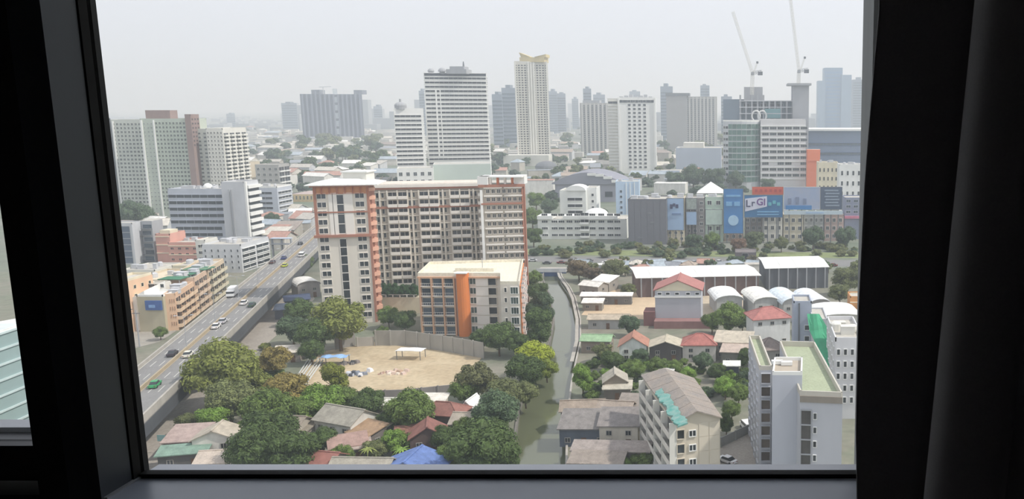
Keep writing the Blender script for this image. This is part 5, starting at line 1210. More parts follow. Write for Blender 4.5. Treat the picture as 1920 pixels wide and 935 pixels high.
HS = [ # px, py, w, d, h, rz, label, roof, wall, kind, rise, axis
 (1120, 631, 10, 6, 4, -4, 'house with a pale green sheet roof by the canal', '#93b08a', '#8a7f72', 'gable', 1.2, 'x'),
 (1142, 592, 15, 7, 3.4, 0, 'long low shed with a worn beige roof by the canal', '#b5a894', '#a8a8a6', 'gable', 1.0, 'x'),
 (1188, 634, 9, 9, 5, 4, 'house with an orange-red gable roof and white front', '#a87865', '#d9dcd6', 'gable', 2.6, 'y'),
 (1249, 639, 10.5, 9, 4.6, 2, 'house with a beige gable roof and dark timber front', '#b8b09c', '#55504d', 'gable', 1.6, 'y'),
 (1312, 633, 11, 9, 5, 0, 'house with a bright red hipped roof and white base', '#a5675e', '#cfc9c2', 'hip', 2.4, 'x'),
 (1376, 632, 12, 7, 5.4, -8, 'house with a pale grey-beige roof, upper of two steps', '#bdb3a1', '#8d8a80', 'shed', 1.6, 'x'),
 (1392, 652, 13, 7, 4, -8, 'pinkish beige lean-to roof, lower of two steps', '#b8a79a', '#7f7d74', 'shed', 1.2, 'x'),
 (1442, 642, 8, 8, 5.5, 10, 'house with a dark brown-grey hipped roof behind the apartments', '#82766f', '#9d9a92', 'hip', 2.6, 'x'),
 (1153, 702, 6.5, 7, 4.5, 10, 'small old house with a pale grey gable roof among trees', '#aaa395', '#8d8476', 'gable', 1.9, 'y'),
 (1158, 722, 7.5, 4, 3.2, 4, 'low shed with a bleached roof in front of the small old house', '#b9b2a2', '#6d675f', 'shed', .8, 'x'),
 (1093, 756, 11, 6, 4.4, 6, 'mottled grey roof beside the canal, upper left of the old houses', '#97897a', '#6a645d', 'gable', 1.5, 'x'),
 (1148, 757, 11, 6, 4.4, -8, 'mottled brown-grey roof with white patches, upper right of the old houses', '#9c8f82', '#6a645d', 'gable', 1.4, 'x'),
 (1099, 786, 12, 8, 4.2, 0, 'dark grey sheet roof at the canal edge', '#7f7a76', '#5b6470', 'shed', 1.8, 'x'),
 (1163, 782, 9.5, 7, 5.2, 0, 'grey roof over a cream upper wall beside the balcony block', '#827c78', '#cfc8b9', 'shed', 1.8, 'x'),
 (1186, 752, 6.5, 6, 4.2, -6, 'low grey roof squeezed behind the balcony block', '#8b8279', '#77716a', 'shed', 1.4, 'x'),
 (1147, 837, 18, 3.6, 3.2, -3, 'long brownish lean-to roof at the bottom by the canal', '#978d86', '#6d665e', 'shed', .7, 'x'),
 (1120, 858, 12, 5, 2.6, -3, 'low brown roof just above the sill by the canal', '#8f857b', '#6d665e', 'shed', .7, 'x'),
 (1113, 530, 10, 8, 4, -25, 'small white shed roof near the head of the canal', '#dcdad2', '#9d9890', 'gable', 1.2, 'x'),
 (1135, 522, 9, 8, 4, -25, 'bright white angled shed roof near the head of the canal', '#e8e6e0', '#9d9890', 'shed', 1.4, 'x'),
 (1108, 552, 8, 4, 3.2, 0, 'short white strip roof by the canal walkway', '#e6e4de', '#8a857c', 'shed', .6, 'x'),
 (1112, 564, 8, 5, 3, 0, 'second short white roof by the canal walkway', '#dfddd6', '#8a857c', 'shed', .6, 'x'),
 (1156, 552, 13, 3.5, 3.4, 0, 'long white strip roof over a parking row', '#e4e2dc', '#6b6a68', 'shed', .5, 'x'),
 (572, 527, 9, 12, 5, 40, 'white curved shed roof between the flyover and the terracotta wing', '#d9d6cf', '#8f8a86', 'arch', 1.8, 'x'),
 (556, 556, 9, 8, 4, 30, 'dark blue sheet roof between the flyover and the terracotta wing', '#3f4a63', '#4a4c55', 'gable', 1.2, 'x'),
 (535, 575, 7, 6, 3.5, 20, 'slate grey roof beside the street under the flyover', '#6d7686', '#5d6068', 'shed', .9, 'x'),
 # left bank
 (648, 772, 12, 9, 5.2, -22, 'large grey-roofed house with white lower wall, left of the garden trees', '#9a9588', '#cfcdc6', 'gable', 2.2, 'x'),
 (544, 786, 8, 7, 4.6, -8, 'house with a brown-grey roof behind the dark tree', '#94897b', '#a8a093', 'gable', 1.5, 'x'),
 (565, 797, 6, 5, 3.4, -8, 'low brownish shed beside the large grey-roofed house', '#8f8777', '#8a8377', 'shed', .8, 'x'),
 (408, 806, 9, 7, 5, 12, 'house with a pale beige roof and white wall near the flyover', '#b3a999', '#dcd8cf', 'gable', 1.8, 'y'),
 (353, 812, 8, 8, 4, 10, 'faded pink sheet roof near the street under the flyover', '#a8958d', '#8a8178', 'shed', 1.2, 'x'),
 (345, 843, 10, 3.5, 3.2, 14, 'green sheet lean-to roof beside the street', '#7d9788', '#5a5a58', 'shed', .7, 'x'),
 (418, 850, 9, 7, 4, 8, 'bleached pale roof at the bottom near the flyover', '#bdb0a2', '#d2cbc0', 'gable', 1.3, 'x'),
 (688, 803, 7, 6, 3.8, -28, 'rusty brown sheet roof beside the large grey-roofed house', '#a08468', '#77706a', 'shed', 1.1, 'x'),
 (707, 797, 6, 5, 3.4, -24, 'mossy beige roof right of the rusty sheet roof', '#a9a48a', '#77706a', 'shed', .9, 'x'),
 (652, 826, 8, 5, 3.4, 28, 'pinkish rusty lean-to below the large grey-roofed house', '#9f8378', '#b9b4aa', 'shed', 1.0, 'x'),
 (671, 832, 5, 4, 3, 28, 'small brown-grey roof below the pinkish lean-to', '#a39388', '#6f6a64', 'shed', .7, 'x'),
 (802, 801, 8, 7, 4.6, 18, 'dark red-brown gable house in the middle of the gardens', '#865a50', '#5a4a45', 'gable', 2.2, 'y'),
 (767, 808, 6, 4, 3.2, 18, 'low red-brown extension left of the dark red gable house', '#8d6658', '#5a4a45', 'shed', .9, 'x'),
 (832, 762, 11, 7, 4.4, -10, 'house with a wide red-brown hipped roof below the plot wall', '#8c6055', '#6d5d55', 'hip', 2.0, 'x'),
 (812, 746, 7, 4, 3.2, 0, 'white shed against the plot wall', '#dad4c8', '#c9c2b6', 'shed', .7, 'x'),
 (884, 752, 4, 6, 4, -8, 'small bright white gable beside the canal trees', '#e6e6e2', '#d9d7d0', 'gable', 1.6, 'y'),
 (882, 780, 8, 7, 4, -4, 'hut with a grey-brown shingle roof among canal trees', '#a2988a', '#5b4c47', 'gable', 1.5, 'x'),
 (608, 853, 7, 6, 3.8, -10, 'red sheet roof at the bottom below the dark tree', '#96655a', '#847a70', 'gable', 1.3, 'x'),
 (681, 865, 13, 6, 3.6, -2, 'wide grey roof just above the window sill', '#9c9688', '#8c867a', 'gable', 1.4, 'x'),
 (737, 750, 5, 4, 3, 0, 'tiny white roof showing between the garden trees', '#d9d6cc', '#bdb8ad', 'gable', .9, 'x'),
 (540, 655, 8, 5, 3, 12, 'pale roof between trees left of the sandy plot', '#c9c0b2', '#9a9187', 'shed', .8, 'x'),
 (1250, 690, 4, 3, 3, 0, 'tiny white hut in the garden belt', '#e2e1da', '#cfccc4', 'shed', .5, 'x'),
 (1372, 682, 4.5, 3, 3.4, 0, 'small dark hut with a white roof in the garden belt', '#e2e1da', '#3f4650', 'shed', .4, 'x'),
]
for (px, py, w, d, h, rz, lb_, rf, wl_, kd, rise, ax) in HS: house(px, py, w * .9, d * .88, h, rz, lb_, rf, wl_, kd, rise, over=.5, axis=ax)
# blue tarpaulin tent roof
t = house(775, 862, 12, 8, 3.4, -3, 'bright blue tarpaulin roof at the bottom of the window', '#6078ad', '#7d7a76', 'gable', 2.4, axis='y', name='tarpaulin_shelter')
# red-roofed white house and the blue-grey stair block
t = house(1440, 583, 12, 9, 9, 16, 'three-storey white house with a large red hipped roof', '#aa6f68', '#d5d6d4', 'hip', 2.6, axis='x')
p, z = rect_y(1488, 1522, 568, 246, 246, 9); t = T('blue_grey_block', p, 'blue-grey stair block right of the red-roofed white house'); M_BG = mat('#a9b1bf', .85, .07, .2); body(t, p, 0, z, M_BG, parapet=.6)
on_wall(t, *f_of(p, 0), 'window', 'pane1', [(3.9, 2 + 3.2 * j, 1.5, 1.6) for j in range(4)], WHT, GL, .2); on_wall(t, *f_of(p, 0), 'drain_fin', 'fin', [(1.6, 0, .4, z)], DGREY, DGREY, .3)
p, z = rect_y(1524, 1552, 600, 238, 238, 14); t = T('netted_block', p, 'narrow block wrapped in green scaffold netting'); body(t, p, 0, z, LGREY, parapet=.4)
M_NET = mat('#3f9a72', .8, .15, .5, kind='cloth'); mb = MB(); N = 12
lft = [(1513, 588), (1518, 620), (1532, 650), (1548, 675), (1556, 692)]; rgt = [(1536, 588), (1552, 615), (1566, 640), (1574, 664), (1578, 690)]; YS = [233, 230, 226, 221, 217]
for k_ in range(4):
    for i in range(4):
        f0, f1 = i / 4, (i + 1) / 4
        def np_(k2, f, dy): (xa, ya), (xb, yb) = lft[k2], rgt[k2]; return Q(xa + (xb - xa) * f, ya + (yb - ya) * f, YS[k2] + .35 * math.sin(f * 7 + k2 * 2) + dy)
        mb.hexa([np_(k_ + 1, f0, 0), np_(k_ + 1, f1, 0), np_(k_ + 1, f1, .25), np_(k_ + 1, f0, .25), np_(k_, f0, 0), np_(k_, f1, 0), np_(k_, f1, .25), np_(k_, f0, .25)])
mb.build('scaffold_net', M_NET, t)
p, z = rect_y(1566, 1620, 640, 205, 205, 22); t = T('white_apartment', p, 'white apartment block with rows of dark windows at the right edge'); body(t, p, 0, z, mat('#d5d5d6', .85, .08, .2), parapet=1); L = (p[1] - p[0]).length
on_wall(t, *f_of(p, 0), 'window', 'pane1', [(L * (.12 + .24 * i), z - 3.4 - 3.0 * j, .9, 1.6) for j in range(5) for i in range(4)], WHT, GL, .2); rooftop(t, p, z, 4, 61, OFFW)
on_wall(t, *f_of(p, 3), 'window', 'pane1', grid(*f_of(p, 3), 1, z - 1, 5, 5, .3, .5), WHT, GL, .2)
# long pale wall behind the white apartment
# ------------------------------------------------------------------ the two grey apartment blocks at the bottom right
z1_ = 23.0
q = rect_px((1500, 738), (1580, 741), z1_, (1462, 643)); t = T('grey_apartment', q, 'grey apartment block with a green roof and tall blank lift shaft'); M_GA = mat('#b6b8bd', .85, .06, .2); M_GRF = mat('#a2aa8e', .9, .1, .3, kind='roofing')
body(t, q, 0, z1_ - .6, M_GA, M_GRF, parapet=1.2, pm=mat('#c3beb2', .85, .08, .3)); A, B = q[0], q[1]; L = (B - A).length
on_wall(t, A, B, 'stair_glazing', 'strip', [(L * .15, 0, 2.0, z1_ - 3)], GREY, glass('#3c3a38'), .3)
on_wall(t, A, B, 'window', 'pane1', [(L * .36, z1_ - 4.8 - 2.7 * j, .7, 1.3) for j in range(8)], WHT, GL, .2)
on_wall(t, A, B, 'cornice', 'fin', [(L / 2, z1_ - 1.5, L, 1.2)], mat('#8d857a', .85), GREY, .25)
on_wall(t, q[1], q[2], 'window', 'window', grid(q[1], q[2], 0, z1_ - 1.5, 7, 6, .5, .5), WHT, GL, .25)
sh = rect_px((1448, 703), (1504, 703), z1_ + 2.2, (1452, 675)); body(t, sh, 0, z1_ + 2.2, mat('#b9bcc4', .85, .05, .2), mat('#b0a595', .9, .1, .3), name='lift_shaft', parapet=.7, pm=WHT)
on_wall(t, *f_of(sh, 3), 'window', 'pane1', [((sh[0] - sh[3]).length * .5, 1 + 2.7 * j, 1.1, 1.9) for j in range(8)], M_BG, GLB, .2)
for px, py in ((1457, 676), (1475, 678)): c = P(px, py, z1_ + 2.9); MB().box(c.x - 1.1, c.x + 1.1, c.y - .5, c.y + .5, z1_ + 2.3, z1_ + 3.0).build('roof_unit', WHT, t)
lw = rect_px((1424, 690), (1448, 690), z1_, (1404, 632)); body(t, lw, 0, z1_ - .4, M_GA, M_GRF, name='left_wing', parapet=.9, pm=mat('#c3beb2', .85, .08, .3))
on_wall(t, *f_of(lw, 0), 'loggia', 'pane1', [((lw[1] - lw[0]).length * .5, .6 + 2.75 * j, 2.0, 2.2) for j in range(8)], M_GA, glass('#4a4038'), .5)
on_wall(t, *f_of(lw, 3), 'window', 'pane1', grid(*f_of(lw, 3), 0, z1_ - 2, 8, 4, .4, .55), LGREY, GL, .3)
z2_ = 15.5
q = [P(x, y, z2_).xy for x, y in ((1268, 792), (1350, 782), (1300, 712), (1205, 706))]
t = T('balcony_block', q, 'beige apartment block with slanting balconies and a weathered roof'); M_BB2 = mat('#c9c0ae', .85, .09, .3); MB().prism([v.to_tuple() for v in q], 0, z2_).build('wall', M_BB2, t)
A, B, C_, D = q; L = (B - A).length
on_wall(t, A, B, 'wall_panel', 'fin', [(L * (.52 + .24 * i + .1), z2_ - 3.4 - 2.9 * j, L * .22, 2.8) for j in range(5) for i in range(2)], mat('#cfc6b4', .85, .06, .3), GREY, .08)
on_wall(t, A, B, 'window', 'window', [(L * .36, z2_ - 3.2 - 2.9 * j, 1.5, 1.4) for j in range(5)], WHT, GL, .25); on_wall(t, A, B, 'loggia', 'pane1', [(L * .09, z2_ - 3.4 - 2.9 * j, 1.6, 2.0) for j in range(5)], M_BB2, GL, .35)
LD = (A - D).length
on_wall(t, D, A, 'balcony', 'balcony', [(LD * (.08 + .23 * i + .1), z2_ - 3.4 - 2.9 * j, LD * .2, 2.7) for j in range(5) for i in range(4)], mat('#d6d0c6', .85, .08, .3), GL, 1.3)
on_wall(t, D, A, 'fin', 'fin', [(LD * (.08 + .23 * i), 0, .3, z2_) for i in range(5)], OFFW, OFFW, 1.4)
M_OLD = mat('#a29588', .85, 0, .35, kind='sheet', hex2='#8a8580')
o_ = [v + (v - sum(q, Vector((0, 0))) / 4).normalized() * .9 for v in q]; r0, r1 = o_[0].lerp(o_[1], .45), o_[3].lerp(o_[2], .45); NS = 6
for side, (e0, e1) in enumerate(((o_[0], o_[3]), (o_[1], o_[2]))):
    for i in range(NS):
        f0, f1 = i / NS, (i + .97) / NS; a, b2, c2, d2 = e0.lerp(e1, f0), e0.lerp(e1, f1), r0.lerp(r1, f1), r0.lerp(r1, f0)
        lo = [(*a, z2_ + .02), (*b2, z2_ + .02), (*c2, z2_ + 2.0), (*d2, z2_ + 2.0)]
        if side == 0: lo.reverse()
        MB().hexa(lo + [(x_, y_, zz + .22) for x_, y_, zz in lo]).build('roof_sheet', M_OLD, t)
MB().poly([(*q[0], z2_), (*q[1], z2_), (*q[0].lerp(q[1], .45), z2_ + 1.9)]).build('gable_end', M_BB2, t)
a, b2 = P(1234, 732, z2_ + .9), P(1281, 797, z2_ + .9); mb = MB(); N = 26; rt = random.Random(4); WV = [rt.uniform(.55, 1.25) for _ in range(N + 1)]; OV = [rt.uniform(-.35, .35) for _ in range(N + 1)]
for i in range(N):
    f0, f1 = i / N, (i + 1) / N; p0_, p1_ = a.lerp(b2, f0), a.lerp(b2, f1); w0, w1 = WV[i], WV[i + 1]; p0_, p1_ = p0_ + Vector((OV[i], 0, 0)), p1_ + Vector((OV[i + 1], 0, 0)); j0, j1 = .3 * OV[i], .3 * OV[i + 1]
    lo = [(p0_.x - w0, p0_.y, p0_.z - .5), (p0_.x + w0, p0_.y + .4, p0_.z + .1), (p1_.x + w1, p1_.y + .4, p1_.z + .1), (p1_.x - w1, p1_.y, p1_.z - .5)]; lo.reverse()
    mb.hexa(lo + [(x_, y_, zz + .35 + (j1 if q_ in (0, 1) else j0)) for q_, (x_, y_, zz) in enumerate(lo)])
o = mb.build('tarpaulin', mat('#4b968b', .75, .25, .9, kind='cloth', hex2='#8fa8a0')); tag(o, 'teal green tarpaulin draped along the weathered roof', 'tarpaulin')
# ------------------------------------------------------------------ trees
def leaf_mat():
    m = bpy.data.materials.new('foliage'); m.use_nodes = True; n, l = m.node_tree.nodes, m.node_tree.links; b = n['Principled BSDF']
    oi = n.new('ShaderNodeObjectInfo'); geo = n.new('ShaderNodeNewGeometry'); nz = n.new('ShaderNodeTexNoise'); nz.inputs['Scale'].default_value = .8; nz.inputs['Detail'].default_value = 5
    l.new(geo.outputs['Position'], nz.inputs['Vector']); r = n.new('ShaderNodeMapRange'); r.inputs[1].default_value = .3; r.inputs[2].default_value = .7; r.inputs[3].default_value = .5; r.inputs[4].default_value = 1.5
    l.new(nz.outputs['Fac'], r.inputs[0]); mx = n.new('ShaderNodeVectorMath'); mx.operation = 'SCALE'; l.new(oi.outputs['Color'], mx.inputs[0]); l.new(r.outputs[0], mx.inputs['Scale'])
    l.new(mx.outputs[0], b.inputs['Base Color']); b.inputs['Roughness'].default_value = .6; b.inputs['Specular IOR Level'].default_value = .25
    ad = n.new('ShaderNodeAddShader'); tl = n.new('ShaderNodeBsdfTranslucent'); ms = n.new('ShaderNodeMixShader'); ms.inputs[0].default_value = .25
    l.new(mx.outputs[0], tl.inputs[0]); l.new(b.outputs[0], ms.inputs[1]); l.new(tl.outputs[0], ms.inputs[2]); l.new(ms.outputs[0], n['Material Output'].inputs[0])
    return m
LEAF = leaf_mat(); BARK = mat('#6b5a49', .95, .2, 2.0, kind='bark')
def crown_mesh(seed, rx, rz, zc, nb, nl, ls, flat=.75):
    r = random.Random(seed); mb = MB(); blobs = []
    for i in range(nb):
        a = i * 2.399; q = math.sqrt((i + .5) / nb) * .68; h = (r.random() * 1.7 - .8) * (1 - q * .6)
        blobs.append((rx * q * math.cos(a), rx * q * math.sin(a), zc + rz * h * .8, rx * r.uniform(.26, .42)))
    for (x, y, z, R_) in blobs:      # inner mass
        i0 = len(mb.v); sg, rg = 7, 5
        for a in range(rg + 1):
            th = math.pi * a / rg
            for k_ in range(sg):
                p = 2 * math.pi * k_ / sg; q = R_ * .78 * r.uniform(.85, 1.1); mb.v.append((x + q * math.sin(th) * math.cos(p), y + q * math.sin(th) * math.sin(p), z + q * flat * math.cos(th)))
        for a in range(rg):
            for k_ in range(sg): j = (k_ + 1) % sg; mb.f.append((i0 + a * sg + k_, i0 + (a + 1) * sg + k_, i0 + (a + 1) * sg + j, i0 + a * sg + j)); mb.m.append(0)
    for i in range(nl):
        x, y, z, R_ = blobs[r.randrange(nb)]; u = r.uniform(-.75, 1); p = r.uniform(0, 2 * math.pi); s = math.sqrt(1 - u * u); d = Vector((s * math.cos(p), s * math.sin(p), u))
        q = R_ * r.uniform(.78, 1.12); c = Vector((x, y, z)) + Vector((d.x * q, d.y * q, d.z * q * flat))
        nn = (d + Vector((r.uniform(-.7, .7), r.uniform(-.7, .7), r.uniform(-.2, .9)))).normalized(); t1 = nn.orthogonal().normalized(); t2 = nn.cross(t1); an = r.uniform(0, 6.28)
        e1 = (t1 * math.cos(an) + t2 * math.sin(an)) * ls * r.uniform(.7, 1.4); e2 = (t2 * math.cos(an) - t1 * math.sin(an)) * ls * r.uniform(.35, .6)
        mb.poly([c - e1, c - e2 + nn * .05, c + e1, c + e2 + nn * .05])
    return mb.mesh('crown', LEAF)
def trunk_mesh(seed, h, r0, n):
    r = random.Random(seed); mb = MB(); mb.bar((0, 0, 0), (.1, .05, h * .45), r0, n=7, r2=r0 * .7)
    for i in range(n):
        a = i * 2.4; e = Vector((math.cos(a) * h * .24, math.sin(a) * h * .24, h * r.uniform(.62, .78))); mb.bar((.1, .05, h * .42), e, r0 * .5, n=5, r2=r0 * .18)
    return mb.mesh('trunk', BARK)
PROTO = {  # style: variants of (trunk, crown); crowns come low so that neighbours close up
 'round': [(trunk_mesh(s, 8, .28, 5), crown_mesh(s, 4.3, 4.2, 5.0, 28, 7500, .27, .85)) for s in (1, 2, 3)],
 'tall': [(trunk_mesh(s, 10, .26, 5), crown_mesh(s, 3.3, 6.0, 6.2, 28, 7000, .27, 1.0)) for s in (4, 5)],
 'loose': [(trunk_mesh(s, 8, .28, 7), crown_mesh(s, 4.4, 3.8, 5.0, 30, 6000, .28, .7)) for s in (6, 7)],
 'shrub': [(trunk_mesh(s, 4, .12, 4), crown_mesh(s, 4.2, 2.8, 2.4, 14, 3600, .32)) for s in (8, 9)],
 'far': [(trunk_mesh(s, 8, .3, 3), crown_mesh(s, 4.3, 3.8, 4.6, 10, 520, .8)) for s in (10, 11)],
}
def palm_meshes(seed):
    r = random.Random(seed); t = MB(); t.bar((0, 0, 0), (.3, .1, 6.5), .2, n=6, r2=.14); c = MB()
    for i in range(15):
        a = i * 2.4; dr = .5 + .8 * (i / 15); d = Vector((math.cos(a), math.sin(a), 0)); w = Vector((-d.y, d.x, 0)); prev = Vector((.3, .1, 6.4)); N = 6
        for k_ in range(N):
            f = (k_ + 1) / N; nx = Vector((.3, .1, 6.4)) + d * 3.2 * f + Vector((0, 0, 1.6 * f - 3.0 * dr * f * f)); w0 = .45 * (1 - (k_ / N) ** 2); w1 = .45 * (1 - f ** 2) + .02
            c.poly([prev - w * w0 - Vector((0, 0, .12)), nx - w * w1 - Vector((0, 0, .12)), nx, prev]); c.poly([prev, nx, nx + w * w1 - Vector((0, 0, .12)), prev + w * w0 - Vector((0, 0, .12))]); prev = nx
    return t.mesh('trunk', BARK), c.mesh('crown', LEAF)
PROTO['palm'] = [palm_meshes(1), palm_meshes(2)]
CZ_ = {'round': 5.4, 'tall': 6.6, 'loose': 5.4, 'shrub': 2.6, 'far': 5.0, 'palm': 5.8}; CW_ = {'round': 8.6, 'tall': 6.8, 'loose': 8.8, 'shrub': 8.4, 'far': 8.6, 'palm': 6.4}
tr_ = random.Random(99)
def tree(px, py, dpx, col, label, style='round', group=None, name=None, sq=1.0):
    """tree whose crown centre shows at (px, py) with a crown dpx wide"""
    z = 4.0
    for _ in range(5):
        c = P(px, py, z); s = dpx * c.length / FPX * .98 / CW_[style]; z = CZ_[style] * s * sq
    t = thing(name or ('palm_tree' if style == 'palm' else 'shrub' if style == 'shrub' else 'tree'), (c.x, c.y, 0), label, 'palm' if style == 'palm' else 'shrub' if style == 'shrub' else 'tree', group)
    tm, cm = PROTO[style][tr_.randrange(len(PROTO[style]))]; rz = tr_.uniform(0, 6.28)
    c4 = lin(col); j = tr_.uniform(.88, 1.14)
    for nm, me in (('trunk', tm), ('crown', cm)):
        o = node(nm, me, t, (0, 0, 0), rz, (s, s, s * sq)); o.color = (c4[0] * j, c4[1] * j, c4[2] * j, 1)
    return t
OL, DG, MG_, YG_, LG, RO, BG_, GO = '#7f8644', '#56693a', '#6a7e40', '#a8b340', '#7d9a46', '#8d8048', '#5b6e50', '#757c50'
